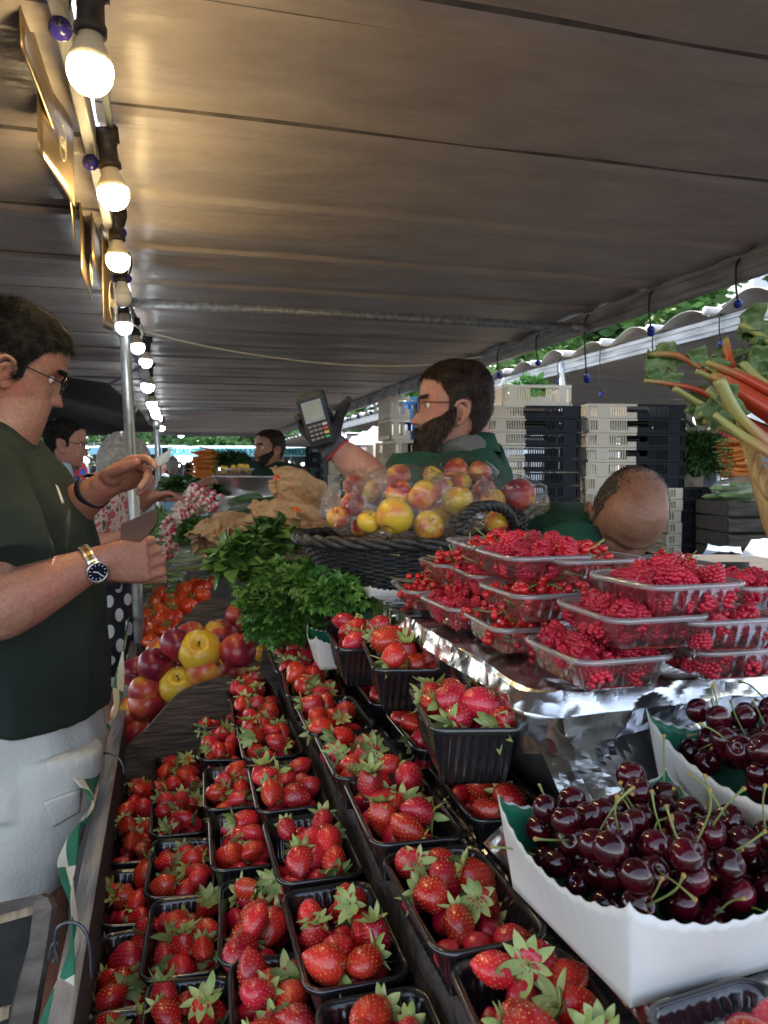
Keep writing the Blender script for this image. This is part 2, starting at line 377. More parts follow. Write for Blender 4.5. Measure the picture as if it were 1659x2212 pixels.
def tarp_mat(name, a, b_, transl=.0):
    m, t, n, b = newmat(name); b.inputs['Roughness'].default_value = .47; b.inputs['Specular IOR Level'].default_value = .42
    tc = n.new('ShaderNodeTexCoord'); mp = n.new('ShaderNodeMapping'); mp.inputs[3].default_value = (2, 4.5, 3); t.links.new(tc.outputs['Object'], mp.inputs[0])
    nz = n.new('ShaderNodeTexNoise'); nz.inputs['Scale'].default_value = 2.2; nz.inputs['Detail'].default_value = 8; nz.inputs['Roughness'].default_value = .65; t.links.new(mp.outputs[0], nz.inputs['Vector'])
    col = band_ramp(n, t, nz.outputs[0], [(.3, a), (.5, tuple((x + y) / 2 for x, y in zip(a, b_))), (.7, b_)])
    mp2 = n.new('ShaderNodeMapping'); mp2.inputs[3].default_value = (3, 14, 3); t.links.new(tc.outputs['Object'], mp2.inputs[0])
    sp = n.new('ShaderNodeTexNoise'); sp.inputs['Scale'].default_value = 9; sp.inputs['Detail'].default_value = 6; sp.inputs['Roughness'].default_value = .75; t.links.new(mp2.outputs[0], sp.inputs['Vector'])
    sr = n.new('ShaderNodeMapRange'); sr.inputs[1].default_value = .66; sr.inputs[2].default_value = .74; sr.inputs[4].default_value = .55; t.links.new(sp.outputs[0], sr.inputs[0])
    mx = n.new('ShaderNodeMix'); mx.data_type = 'RGBA'; t.links.new(sr.outputs[0], mx.inputs[0]); t.links.new(col, mx.inputs[6]); mx.inputs[7].default_value = rgb([x * .35 for x in a])
    t.links.new(mx.outputs[2], b.inputs['Base Color'])
    n3 = n.new('ShaderNodeTexNoise'); n3.inputs['Scale'].default_value = 3.5; n3.inputs['Detail'].default_value = 4; t.links.new(mp.outputs[0], n3.inputs['Vector'])
    bp = n.new('ShaderNodeBump'); bp.inputs['Strength'].default_value = .5; bp.inputs['Distance'].default_value = .02; t.links.new(n3.outputs[0], bp.inputs['Height']); t.links.new(bp.outputs[0], b.inputs['Normal'])
    if transl:
        tl = n.new('ShaderNodeBsdfTranslucent'); tl.inputs[0].default_value = (.8, .78, .75, 1); mx = n.new('ShaderNodeMixShader'); mx.inputs[0].default_value = transl
        t.links.new(b.outputs[0], mx.inputs[1]); t.links.new(tl.outputs[0], mx.inputs[2]); t.links.new(mx.outputs[0], n['Material Output'].inputs[0])
    return m
m_tarp = tarp_mat('canopy_tarpaulin', (.44, .375, .345), (.61, .54, .50), .018)
m_tarp2 = tarp_mat('pale_tarpaulin', (.34, .32, .31), (.50, .48, .46), .08)
m_tarpd = M('dark_tarpaulin', (.045, .042, .048), (.065, .06, .065), 4, .6, .2, 10)
def dots_mat():
    m, t, n, b = newmat('polka_dot_cloth'); b.inputs['Roughness'].default_value = .7
    tc = n.new('ShaderNodeTexCoord'); mp = n.new('ShaderNodeMapping'); mp.inputs[3].default_value = (1, 1, 1); t.links.new(tc.outputs['UV'], mp.inputs[0])
    fr = n.new('ShaderNodeVectorMath'); fr.operation = 'FRACTION'; t.links.new(mp.outputs[0], fr.inputs[0])
    o2 = n.new('ShaderNodeVectorMath'); o2.operation = 'ADD'; o2.inputs[1].default_value = (.5, .5, 0); t.links.new(mp.outputs[0], o2.inputs[0])
    f2 = n.new('ShaderNodeVectorMath'); f2.operation = 'FRACTION'; t.links.new(o2.outputs[0], f2.inputs[0])
    ds = []
    for f in (fr, f2):
        s = n.new('ShaderNodeVectorMath'); s.operation = 'DISTANCE'; s.inputs[1].default_value = (.5, .5, 0); t.links.new(f.outputs[0], s.inputs[0]); ds.append(s)
    mn = n.new('ShaderNodeMath'); mn.operation = 'MINIMUM'; t.links.new(ds[0].outputs['Value'], mn.inputs[0]); t.links.new(ds[1].outputs['Value'], mn.inputs[1])
    lt = n.new('ShaderNodeMath'); lt.operation = 'LESS_THAN'; lt.inputs[1].default_value = .22; t.links.new(mn.outputs[0], lt.inputs[0])
    mx = n.new('ShaderNodeMix'); mx.data_type = 'RGBA'; mx.inputs[6].default_value = (.008, .010, .02, 1); mx.inputs[7].default_value = (.62, .66, .72, 1)
    t.links.new(lt.outputs[0], mx.inputs[0]); t.links.new(mx.outputs[2], b.inputs['Base Color']); return m
m_dots = dots_mat()
def floral_mat():
    m, t, n, b = newmat('floral_cloth'); b.inputs['Roughness'].default_value = .85
    tc = n.new('ShaderNodeTexCoord'); vo = n.new('ShaderNodeTexVoronoi'); vo.inputs['Scale'].default_value = 26
    nz = n.new('ShaderNodeTexNoise'); nz.inputs['Scale'].default_value = 30; nz.inputs['Detail'].default_value = 3
    ad = n.new('ShaderNodeMix'); ad.data_type = 'VECTOR'; ad.inputs[0].default_value = .06
    t.links.new(tc.outputs['Object'], ad.inputs[4]); t.links.new(nz.outputs['Color'], ad.inputs[5]); t.links.new(ad.outputs[1], vo.inputs['Vector'])
    n2 = n.new('ShaderNodeTexNoise'); n2.inputs['Scale'].default_value = 42; n2.inputs['Detail'].default_value = 2; t.links.new(tc.outputs['Object'], n2.inputs['Vector'])
    col = band_ramp(n, t, n2.outputs[0], [(.36, (.08, .10, .10)), (.42, (.55, .42, .40)), (.54, (.62, .50, .47)), (.58, (.40, .04, .08)), (.68, (.5, .12, .16))])
    t.links.new(col, b.inputs['Base Color']); return m
m_floral = floral_mat()
# ------------------------------------------------------------ ground
bm = bmesh.new(); S = 260
vs = [bm.verts.new((x, y, 0)) for x, y in ((-S, -S), (S, -S), (S, S), (-S, S))]; bm.faces.new(vs)
tag(obj('ground', bm, m_asph, smooth=False), kind='structure')
ZC = 2.15; Y0 = 1.57; DY = .46
def canopy(name, x0, x1, y0, y1, z, label, m=m_tarp, arch=.0, off=0, fold=.012, nx=18, slope=0, knob=None):
    root = thing(name, label, 'canopy', ((x0 + x1) / 2, (y0 + y1) / 2, z))
    bm = bmesh.new(); ny = int((y1 - y0) / .0092); g = []
    for i in range(nx + 1):
        x = x0 + (x1 - x0) * i / nx; row = []
        for j in range(ny + 1):
            y = y0 + (y1 - y0) * j / ny; t = ((y - Y0 - off) / DY) % 1.0
            zz = z + slope * (x - x0)
            if t < .19: zz -= fold * (1 if .02 < t < .17 else .2)
            else:
                s = (t - .19) / .81; zz += arch * math.sin(s * math.pi) - (.010 * math.sin(s * math.pi) ** 2 if not arch else 0)
                zz += .007 * noise.noise(Vector((x * 2.6, y * 7, z))) + .022 * noise.noise(Vector((x * 1.1, y * 2.6, z + 4))) * math.sin(s * math.pi)
            row.append(bm.verts.new((x - root.location.x, y - root.location.y, zz - z)))
        g.append(row)
    for i in range(nx):
        for j in range(ny):
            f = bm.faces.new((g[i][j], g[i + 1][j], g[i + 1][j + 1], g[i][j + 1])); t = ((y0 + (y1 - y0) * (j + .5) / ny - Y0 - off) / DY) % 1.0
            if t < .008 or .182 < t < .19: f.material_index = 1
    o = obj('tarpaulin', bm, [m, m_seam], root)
    md = o.modifiers.new('t', 'SOLIDIFY'); md.thickness = .0025; md.offset = 1
    if knob:                                      # batten ends that stick out past the beam
        k = math.ceil((y0 - Y0 - off) / DY)
        while Y0 + off + k * DY < y1:
            y = Y0 + off + (k + .1) * DY; bm = bmesh.new()
            tube(bm, [(knob - root.location.x, y - root.location.y, .012), (knob + .3 - root.location.x, y - root.location.y, .012)], .021, 8)
            obj('batten', bm, m_batten, root); k += 1
    return root
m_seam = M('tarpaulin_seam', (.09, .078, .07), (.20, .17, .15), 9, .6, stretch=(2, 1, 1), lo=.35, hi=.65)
m_batten = M('batten_end', (.62, .60, .58), (.72, .70, .68), 30, .5)
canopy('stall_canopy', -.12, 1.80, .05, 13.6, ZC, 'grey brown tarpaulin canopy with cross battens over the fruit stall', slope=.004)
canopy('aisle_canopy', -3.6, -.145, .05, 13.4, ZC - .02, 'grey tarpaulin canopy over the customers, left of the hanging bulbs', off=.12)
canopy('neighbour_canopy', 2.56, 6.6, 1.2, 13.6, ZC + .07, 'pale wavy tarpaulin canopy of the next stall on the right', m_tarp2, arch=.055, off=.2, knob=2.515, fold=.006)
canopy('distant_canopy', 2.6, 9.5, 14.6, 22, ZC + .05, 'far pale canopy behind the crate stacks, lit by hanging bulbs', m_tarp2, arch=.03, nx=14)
def rect_beam(name, a, b, wd, h, m, label, cat='beam', flange=.0):
    a, b = Vector(a), Vector(b); L = (b - a).length
    bm = bmesh.new(); box(bm, -wd / 2, wd / 2, 0, L, -h, 0)
    if flange:
        box(bm, -wd / 2 - .004, wd / 2 + .004, -.001, L + .001, -h * .30, -h * .26); box(bm, -wd / 2 - .004, wd / 2 + .004, -.001, L + .001, -h * .74, -h * .70)
    bmesh.ops.bevel(bm, geom=bm.edges[:], offset=.002, segments=1, affect='EDGES')
    o = obj(name, bm, m, smooth=False, loc=a); o.rotation_euler = (b - a).to_track_quat('Y', 'Z').to_euler()
    return tag(o, label, cat)
rect_beam('canopy_beam', (1.79, .0, 2.152), (1.79, 13.6, 2.152), .035, .085, m_alu, 'grooved grey metal beam along the right edge of the stall canopy', flange=1)
rect_beam('canopy_beam', (-.132, .0, 2.122), (-.132, 13.6, 2.122), .022, .05, m_alu, 'grey metal beam above the row of hanging bulbs')
rect_beam('canopy_beam', (2.60, 1.1, 2.205), (2.60, 13.6, 2.205), .035, .085, m_alu, 'weathered grey metal beam carrying the wavy edge of the next canopy', flange=1)
rect_beam('canopy_beam', (2.7, 14.6, 2.18), (9.4, 14.6, 2.18), .04, .09, m_alu, 'far grey beam crossing behind the hanging white lamps')
rect_beam('canopy_beam', (-.12, 13.4, 2.135), (1.8, 13.4, 2.135), .035, .06, m_alu, 'short beam closing the far end of the stall canopy')
def pole(a, b, r, label, m=m_pole, fit=True):
    bm = bmesh.new(); a, b = Vector(a), Vector(b); tube(bm, [Vector((0, 0, 0)), b - a], r, 16)
    if fit:
        d = (b - a).normalized(); k = b - a - d * .10
        tube(bm, [k, k + d * .09], r * 1.22, 16)
    return tag(obj('tent_pole', bm, m, loc=a), label, 'pole')
pole(P(318, 1260, 3.0) - Vector((.015, 0, .85)), P(268, 672, 2.95), .0205, 'leaning silver tent pole right of the hand holding the card')
pole(P(356, 1100, 7.6) - Vector((.02, 0, 1.0)), P(338, 905, 7.6), .030, 'second silver tent pole, behind the first and left of the radishes')
pole((1.79, 4.25, 0), (1.79, 4.25, 2.15), .022, 'grey tent pole behind the head of the bearded seller', fit=True)
pole((1.79, 8.1, 0), (1.79, 8.1, 2.1), .03, 'far tent pole between the card terminal and the cream wall')
pole((2.60, 4.72, 0), (2.60, 4.72, 2.2), .028, 'silver pole rising behind the stacked black and cream crates')
pole((-.12, 3.02, 2.08), (1.79, 3.02, 2.08), .018, 'horizontal pipe under the canopy from the front pole to the right beam', m_alu)
pole((-.12, 7.7, 2.08), (1.79, 7.7, 2.08), .02, 'second horizontal pipe far back under the stall canopy', m_alu)
def cable(pts, r, label, m=m_cable, n=24, cat='cable', name='cable'):
    bm = bmesh.new(); q = curve_pts(pts, n); o = q[0].copy(); tube(bm, [p - o for p in q], r, 6)
    return tag(obj(name, bm, m, loc=o), label, cat)
cable([P(285, 700, 2.9), P(330, 720, 3.0), P(480, 755, 3.05), P(700, 785, 3.1), P(900, 790, 3.1), P(1040, 770, 3.2)], .004, 'thin tan rope sagging beneath the canopy pipe', name='rope', cat='rope')
cable([P(272, 705, 2.86), P(278, 800, 2.88), P(290, 950, 2.9), P(303, 1150, 2.92), P(306, 1290, 2.95)], .0045, 'pale electric cable running down beside the front pole')
cable([P(1212, 800, 4.6), P(1222, 850, 4.6), P(1243, 905, 4.6)], .012, 'white hose hanging between the two crate stacks', m_white_pl)
cable([P(1090, 818, 4.6), P(1072, 860, 4.6), P(1070, 905, 4.6)], .010, 'white hose beside the pole behind the bearded seller', m_white_pl)
cable([P(229, 833, 4.3), P(270, 812, 3.6), P(305, 790, 3.1)], .006, 'violet elastic cord stretched from the dark awning to the pole', M('violet_cord', (.12, .08, .22)), cat='cord', name='elastic_cord')

# bungee loops with blue balls on the beams
def bungee(x, y, z, drop, nb, label, group, m=m_blue, r=.0145, lean=0):
    root = thing('bungee_tie', label, 'bungee tie', (x, y, z), group=group)
    bm = bmesh.new(); tube(bm, curve_pts([(0, 0, .03), (-.024, 0, 0), (-.024 + lean * .3, .002, -drop * .5), (-.012 + lean, .006, -drop)], 10), .0035, 6); obj('elastic_loop', bm, m_cord, root)
    for k in range(nb):
        bm = bmesh.new(); ico(bm, (-.012 + lean + k * .012, .004 + k * .018, -drop - .008 - .009 * k), r, 3)
        tube(bm, [(-.012 + lean + k * .012, .004 + k * .018, -drop - .008 - .009 * k), (-.012 + lean + k * .012 - r * 1.02, .004 + k * .018, -drop - .008 - .009 * k)], r * .35, 8, mi=1)
        obj('ball', bm, [m, m_cord], root)
    return root
ords = ['nearest', 'second', 'third', 'fourth', 'fifth', 'sixth', 'seventh', 'eighth', 'ninth', 'tenth', 'eleventh', 'twelfth', 'thirteenth', 'fourteenth', 'fifteenth', 'sixteenth', 'seventeenth', 'eighteenth', 'nineteenth', 'twentieth']
for i in range(20):
    y = Y0 + .06 + DY * i + (.3 if i == 0 else 0)
    if y > 9.5: break
    bungee(1.785, y, 2.115, .115 if i != 3 else .24, 2 if i % 3 != 1 else 1, 'black elastic tie with blue balls, %s along the right canopy beam' % ords[i], 'elastic ties along the right canopy beam')
for i in range(9):
    bungee(2.595, 2.1 + DY * 1.15 * i, 2.20, .12 + (.14 if i == 4 else 0), 1 + (i % 2), 'elastic tie with blue balls, %s along the beam of the next canopy' % ords[i], 'elastic ties on the neighbouring beam')

# ------------------------------------------------------------ bulbs on the front string
def make_bulb(lit, label, glass=None):
    root = thing('light_bulb', label, 'light bulb', group='bulbs hanging along the front edge')
    bm = bmesh.new()
    prof = [(.002, -.0300), (.010, -.0285), (.018, -.0245), (.025, -.017), (.0293, -.007), (.0300, .002), (.0290, .010)]
    revolve(bm, prof, 24); obj('globe', bm, glass or (m_bulb_warm if lit else m_bulb_off), root)
    bm = bmesh.new(); revolve(bm, [(.0289, .010), (.0265, .020), (.021, .032), (.0165, .042), (.0150, .052)], 20); obj('collar', bm, m_bulb_neck if lit else m_bulb_off, root)
    bm = bmesh.new(); revolve(bm, [(.0165, .048), (.0215, .049), (.0215, .060), (.0185, .062), (.0175, .095), (.021, .098), (.021, .115), (.008, .122)], 16)
    box(bm, -.024, .024, -.009, .009, .098, .125); obj('socket', bm, m_socket, root)
    return root
warm0 = make_bulb(True, 'large lit bulb, nearest on the string at top left')
off0 = make_bulb(False, 'unlit white bulb, fourth on the string', m_bulb_off)
cool0 = make_bulb(True, 'white lit bulb just below the unlit one on the string', m_bulb_cool)
blb = [(195, 155, 1.03, warm0, 1), (245, 420, 1.51, warm0, 1), (255, 562, 1.98, warm0, 1), (264, 643, 2.42, off0, 1), (268, 706, 2.84, cool0, 1),
       (297, 750, 3.3, cool0, 1), (315, 782, 3.78, cool0, 1), (312, 809, 4.3, off0, 1), (319, 835, 4.9, cool0, 1.35), (328, 873, 6.1, cool0, 1.35), (334, 886, 6.8, cool0, 1.35), (336, 895, 7.4, cool0, 1.35), (342, 903, 8.0, cool0, 1.35), (349, 924, 9.6, cool0, 1.35)]
labs = ['large lit warm bulb, nearest on the string at top left', 'lit warm bulb second on the string, beside two violet balls', 'lit warm bulb third on the string', 'unlit white bulb fourth on the string, above the pole',
        'lit white bulb partly behind the top of the front pole', 'lit white bulb just right of the front pole top', 'lit white bulb seventh on the string', 'dark unlit bulb eighth on the string',
        'flat lit bulb, first after the second unlit bulb', 'flat lit bulb tenth on the string', 'flat lit bulb eleventh on the string', 'flat lit bulb twelfth on the string', 'flat lit bulb thirteenth on the string', 'small far lit bulb, last on the string']
used = set(); strpts = []
for i, (x, y, d, src, s) in enumerate(blb):
    p = P(x, y, d)
    if id(src) in used: o = dup(src, p, label=labs[i], scale=s)
    else: o = src; used.add(id(src)); o.location = p; o['label'] = labs[i]; o.scale = (s, s, s)
    o.rotation_euler = (rad(R.uniform(-5, 5)), rad(R.uniform(-7, 7) + (6 if i < 1 else 0)), 0)
    strpts.append(p + Vector((-.004, 0, .125 * s)))
bm = bmesh.new(); q0 = strpts[0] + Vector((-.02, -.5, .03)); sp = [q0]
for a, b in zip([q0] + strpts, strpts): sp += [(a + b) / 2 + Vector((0, 0, .012)), b]
pts = [p - q0 for p in curve_pts(sp, 120)]; tube(bm, pts, .007, 6, flat=.35)
tag(obj('string_cable', bm, M('cable_tape', (.35, .40, .36)), loc=q0), 'flat pale cable linking all the hanging bulbs', 'cable')
for i, (x, y, d, r, lab) in enumerate([(131, 62, 1.06, .016, 'violet ball left of the nearest bulb socket'), (196, 351, 1.5, .0155, 'violet ball left of the second bulb socket'), (240, 348, 1.53, .0155, 'violet ball right of the second bulb socket'),
                                     (262, 503, 1.98, .014, 'violet ball right of the third bulb socket'), (244, 603, 2.42, .013, 'violet ball left of the unlit bulb socket'), (276, 602, 2.42, .013, 'violet ball right of the unlit bulb socket')]):
    p = P(x, y, d); root = thing('bungee_tie', lab.replace('ball', 'ball on an elastic loop'), 'bungee tie', p, group='violet ball ties at the bulbs')
    bm = bmesh.new(); ico(bm, (0, 0, 0), r, 3); tube(bm, [(0, 0, 0), (0, -r * 1.02, 0)], r * .3, 8, mi=1); obj('ball', bm, [m_purple, m_cord], root)
    bm = bmesh.new(); tube(bm, curve_pts([(0, 0, 0), (.012, .01, .05), (.0, .02, .09), (-.02, .02, .10)], 10), .003, 6); obj('elastic_loop', bm, m_cord, root)

# ------------------------------------------------------------ brass signs with drawn ovals
def text_mesh(s, size, m, parent, loc, rot, name='lettering', ext=.0006, shear=0, align='CENTER'):
    cu = bpy.data.curves.new('t', 'FONT'); cu.body = s; cu.size = size; cu.extrude = ext; cu.align_x = align; cu.align_y = 'CENTER'; cu.shear = shear; cu.offset = size * .03
    o = bpy.data.objects.new('t', cu); COL.objects.link(o); dg = bpy.context.evaluated_depsgraph_get(); dg.update()
    me = bpy.data.meshes.new_from_object(o.evaluated_get(dg)); bpy.data.objects.remove(o); me.materials.clear(); me.materials.append(m)
    q = link(name, me, parent, loc, rot); return q
def sign(a, b, h, label, txt=None, tx=.5, tz=.25):
    a, b = Vector(a), Vector(b); d = (b - a); L = d.length; d.normalize(); up = Vector((0, 0, 1))
    n = d.cross(up).normalized()                    # towards the customers' side when positive x is flipped
    bm = bmesh.new(); nx, nz = 10, 8; bow = .0015
    g = [[bm.verts.new(d * (L * i / nx) + up * (h * j / nz) + n * (bow * math.sin(i / nx * math.pi) * math.cos(j / nz * 2))) for j in range(nz + 1)] for i in range(nx + 1)]
    for i in range(nx):
        for j in range(nz): bm.faces.new((g[i][j], g[i + 1][j], g[i + 1][j + 1], g[i][j + 1]))
    root = thing('hanging_sign', label, 'sign', a, group=None)
    o = obj('board', bm, m_gold, root); md = o.modifiers.new('s', 'SOLIDIFY'); md.thickness = .003
    if txt:
        for sg in (1, -1):
            base = d * (L * tx) + up * (h * tz) + n * (.011 * sg if sg > 0 else -.006)
            x = d * sg; m4 = basis(Vector((0, 0, 0)), x, up, x.cross(up)); e = m4.to_euler()
            text_mesh(txt, h * .17, m_ink, root, base, e, shear=.3, ext=.0004)
            bm = bmesh.new(); pts = [Vector((math.cos(t * math.tau / 28) * h * .14, math.sin(t * math.tau / 28) * h * .2, 0)) for t in range(29)]
            tube(bm, pts, .0012, 5); q = obj('oval_ring', bm, m_ink, root, loc=base, rot=e)
    return root
sign(P(48, 100, 1.11), P(132, 325, 1.43), .125, 'largest brass sign, nearest, with a bulb reflected in it')
sign(P(86, 332, 1.27), P(162, 446, 1.50), .155, 'brass sign with a drawn oval emblem, behind the nearest sign', 'GR', .45, .42)
sign(P(177, 594, 1.95), P(199, 650, 2.2), .205, 'narrow brass sign with a glare and small emblem, left of the third bulb', 'G', .5, .25)
sign(P(202, 560, 2.0), P(219, 627, 2.3), .19, 'thin brass sign seen nearly edge on, between two others')
sign(P(225, 708, 2.13), P(246, 718, 2.24), .285, 'tallest brass sign, hanging lowest beside the unlit bulb', 'Jean', .5, .28)
sign(P(140, 330, 1.52), P(163, 540, 2.0), .10, 'brass sign hanging edge on behind the oval emblem sign')

# dark awning with a curved corner
pts = [(-120, 790), (-20, 800), (60, 812), (140, 822), (229, 833), (210, 850), (207, 866), (213, 884), (238, 905), (283, 917), (330, 921), (332, 930), (283, 931), (150, 936), (60, 941), (-120, 952)]
bm = bmesh.new(); top = P(80, 800, 4.6); o0 = top
vv = [bm.verts.new(P(x, y, 4.5 + .25 * math.sin(x * .012) + (y - 830) * .002) - o0) for x, y in pts]; f = bm.faces.new(vv)
bmesh.ops.triangulate(bm, faces=[f]); bmesh.ops.subdivide_edges(bm, edges=bm.edges[:], cuts=2)
for v in bm.verts: v.co.y += .03 * noise.noise(v.co * 3)
o = obj('awning', bm, m_tarpd, loc=o0); md = o.modifiers.new('s', 'SOLIDIFY'); md.thickness = .02
tag(o, 'dark grey awning with a curved corner behind the customer in the black shirt', 'awning')
# ------------------------------------------------------------ far side: trees, buildings, market row, people
def leaf_cloud(bm, n, c, rx, ry, rz, size, seed, m_n=2):
    rr = random.Random(seed); blobs = [(Vector((rr.gauss(0, .45), rr.gauss(0, .45), rr.gauss(0, .42))), rr.uniform(.28, .5)) for _ in range(11)]
    for _ in range(n):
        b, br = blobs[rr.randrange(len(blobs))]; d = Vector((rr.gauss(0, 1), rr.gauss(0, 1), rr.gauss(0, 1))).normalized() * br * rr.uniform(.55, 1.05)
        p = b + d; p = Vector((p.x * rx, p.y * ry, p.z * rz)) + c
        a = Vector((rr.gauss(0, 1), rr.gauss(0, 1), rr.gauss(0, .6))).normalized(); u, v = frame_of(a); s = size * rr.uniform(.6, 1.3)
        q = [p - u * s, p + v * s * .45, p + u * s, p - v * s * .45]
        f = bm.faces.new([bm.verts.new(x) for x in q]); f.material_index = rr.randrange(m_n)
m_tl1 = M('tree_leaf_dark', (.03, .09, .018), (.06, .15, .03), 2, .5); m_tl2 = M('tree_leaf_light', (.09, .22, .04), (.14, .30, .07), 2, .5)
m_bark = M('bark', (.08, .06, .045), (.15, .12, .09), 10, .9, .6, 30)
def tree(x, y, d, h, rx, rz, label, n=5200, size=.16, seed=1, limb=0):
    p = P(x, y, d); root = thing('tree', label, 'tree', (p.x, p.y, 0), group='trees beyond the market')
    bm = bmesh.new(); leaf_cloud(bm, n, Vector((0, 0, p.z)), rx, rx, rz, size, seed); obj('crown', bm, [m_tl1, m_tl2], root, smooth=False)
    bm = bmesh.new(); tube(bm, [(0, 0, 0), (.05, 0, p.z * .4), (.2, .1, p.z * .75), (.1, 0, p.z)], [.2, .16, .11, .05], 8)
    rr = random.Random(seed)
    for k in range(6):
        a = rr.uniform(0, 6.28); z0 = p.z * rr.uniform(.45, .8)
        tube(bm, [(.1, 0, z0), (math.cos(a) * rx * .35, math.sin(a) * rx * .35, z0 + rz * .3), (math.cos(a) * rx * .7, math.sin(a) * rx * .7, z0 + rz * .7)], [.08, .05, .02], 6)
    if limb: tube(bm, [(-.3, -.2, p.z - 1.4), (.0, -.3, p.z - .55), (.9, -.4, p.z + .1)], [.17, .14, .09], 8)
    obj('trunk', bm, m_bark, root); return root
tree(1500, 640, 13, 5, 2.4, 1.3, 'leafy tree above the next canopy, nearest the white building', 6500, .13, 2)
tree(1230, 715, 15, 5, 2.2, 1.3, 'leafy tree showing between the two canopies behind the silver pole', 6500, .13, 3)
tree(1010, 800, 18, 5, 2.0, 1.4, 'leafy tree partly hidden by the bearded seller', 5500, .15, 4)
tree(860, 850, 24, 5, 2.4, 1.2, 'far tree above the cream wall', 4000, .17, 5)
tree(440, 944, 42, 5, 4.2, 1.3, 'round dark green tree above the blue market awnings', 6500, .2, 6)
tree(345, 950, 50, 5, 2.2, 1.2, 'yellow green tree between the two tent poles', 3000, .2, 7)
tree(75, 975, 14, 3, .9, .8, 'tree with a thick slanting limb behind the man in the pale blue shirt', 3000, .08, 8, 1)
tree(222, 940, 30, 3, 1.5, 1.1, 'sparse tree hanging over the no stopping sign', 1500, .14, 9)
tree(285, 930, 34, 4, 1.2, 1.2, 'small tree top left of the leaning pole', 800, .14, 12)
tree(1395, 905, 26, 3, 1.5, .9, 'far tree seen over the crate stacks beneath the next canopy', 1500, .16, 10)
def building(name, x0, x1, ytop, d, label, wall, rows, cols, depth=6, z0=0, win=(.9, 1.3), balc=True, roofm=None):
    a, b = P(x0, CY, d), P(x1, CY, d); a.z = b.z = 0; top = P(x0, ytop, d).z; ux = (b - a); L = ux.length; ux.normalize(); uy = Vector((-ux.y, ux.x, 0))
    root = thing(name, label, 'building', a, rot=(0, 0, math.atan2(ux.y, ux.x)))
    bm = bmesh.new(); box(bm, 0, L, 0, depth, z0, top); obj('wall', bm, wall, root, smooth=False)
    bm = bmesh.new(); box(bm, -.2, L + .2, -.25, depth + .2, top + .003, top + .25); obj('cornice', bm, roofm or m_batten, root, smooth=False)
    for r in range(rows):
        for c in range(cols):
            x = L * (c + .5) / cols; z = z0 + (top - z0) * (r + .35) / rows
            bm = bmesh.new(); w_, h_ = win
            for (xa, xb, za, zb) in ((x - w_ / 2 - .08, x - w_ / 2, z, z + h_), (x + w_ / 2, x + w_ / 2 + .08, z, z + h_), (x - w_ / 2 - .08, x + w_ / 2 + .08, z - .1, z), (x - w_ / 2 - .08, x + w_ / 2 + .08, z + h_, z + h_ + .1), (x - .03, x + .03, z, z + h_)): box(bm, xa, xb, -.08, .0, za, zb)
            wn = obj('window', bm, m_white_pl, root, smooth=False)
            bm = bmesh.new(); box(bm, x - w_ / 2, x + w_ / 2, -.03, -.003, z, z + h_); obj('pane', bm, m_pane, wn, smooth=False)
        if balc:
            bm = bmesh.new(); z = z0 + (top - z0) * (r + .3) / rows; box(bm, L * .1, L * .9, -.9, -.09, z - .15, z - .02)
            for k in range(24): xx = L * .1 + L * .8 * k / 23; box(bm, xx, xx + .03, -.9, -.87, z - .02, z + .7)
            box(bm, L * .1, L * .9 + .03, -.91, -.86, z + .7, z + .75); obj('balcony', bm, m_alu, root, smooth=False)
    return root
m_pane = M('window_pane', (.05, .07, .09), None, rough=.08)
m_wall1 = M('pale_render', (.62, .66, .70), (.70, .72, .75), 2, .8); m_wall2 = M('white_render', (.78, .78, .77), (.82, .82, .8), 2, .8)
building('apartment_building', 540, 800, 780, 55, 'pale apartment building behind the far seller', m_wall1, 5, 6)
building('apartment_building', 195, 268, 860, 60, 'white building between the customers and the leaning pole', m_wall2, 3, 3, balc=False)
building('apartment_building', 1615, 1900, 300, 22, 'white building at the right edge above the trees', m_wall2, 3, 3, balc=False)
building('apartment_building', 870, 1330, 880, 48, 'pale building hidden low behind the crate stacks', m_wall1, 2, 8, balc=False)
# cream side wall with scalloped top
m_cream = M('cream_tarpaulin', (.50, .46, .38), (.66, .62, .54), 5, .6, .2, 8, stretch=(6, 6, 1), lo=.3, hi=.7)
a, b = P(744, CY, 10.5), P(905, CY, 7.2); ux = Vector((b.x - a.x, b.y - a.y, 0)); L = ux.length; ux.normalize()
bm = bmesh.new(); n_ = 40; z0, z1 = .9, 2.02; g = []
for i in range(n_ + 1):
    t = i / n_; q = ux * (L * t); z1 = P(744 + 161 * t, 952 - 66 * t, 10.5 - 3.3 * t).z
    g.append([bm.verts.new(q + Vector((0, 0, .9))), bm.verts.new(q + Vector((.01 * math.sin(t * 30), 0, (z1 + .9) / 2))), bm.verts.new(q + Vector((0, 0, z1 - .03 * abs(math.sin(t * 20)))))])
for i in range(n_):
    for j in range(2): bm.faces.new((g[i][j], g[i + 1][j], g[i + 1][j + 1], g[i][j + 1]))
o = obj('side_curtain', bm, m_cream, loc=(a.x, a.y, 0)); o.modifiers.new('s', 'SOLIDIFY').thickness = .01
tag(o, 'cream stained tarpaulin wall hanging behind the raised card terminal', 'curtain')

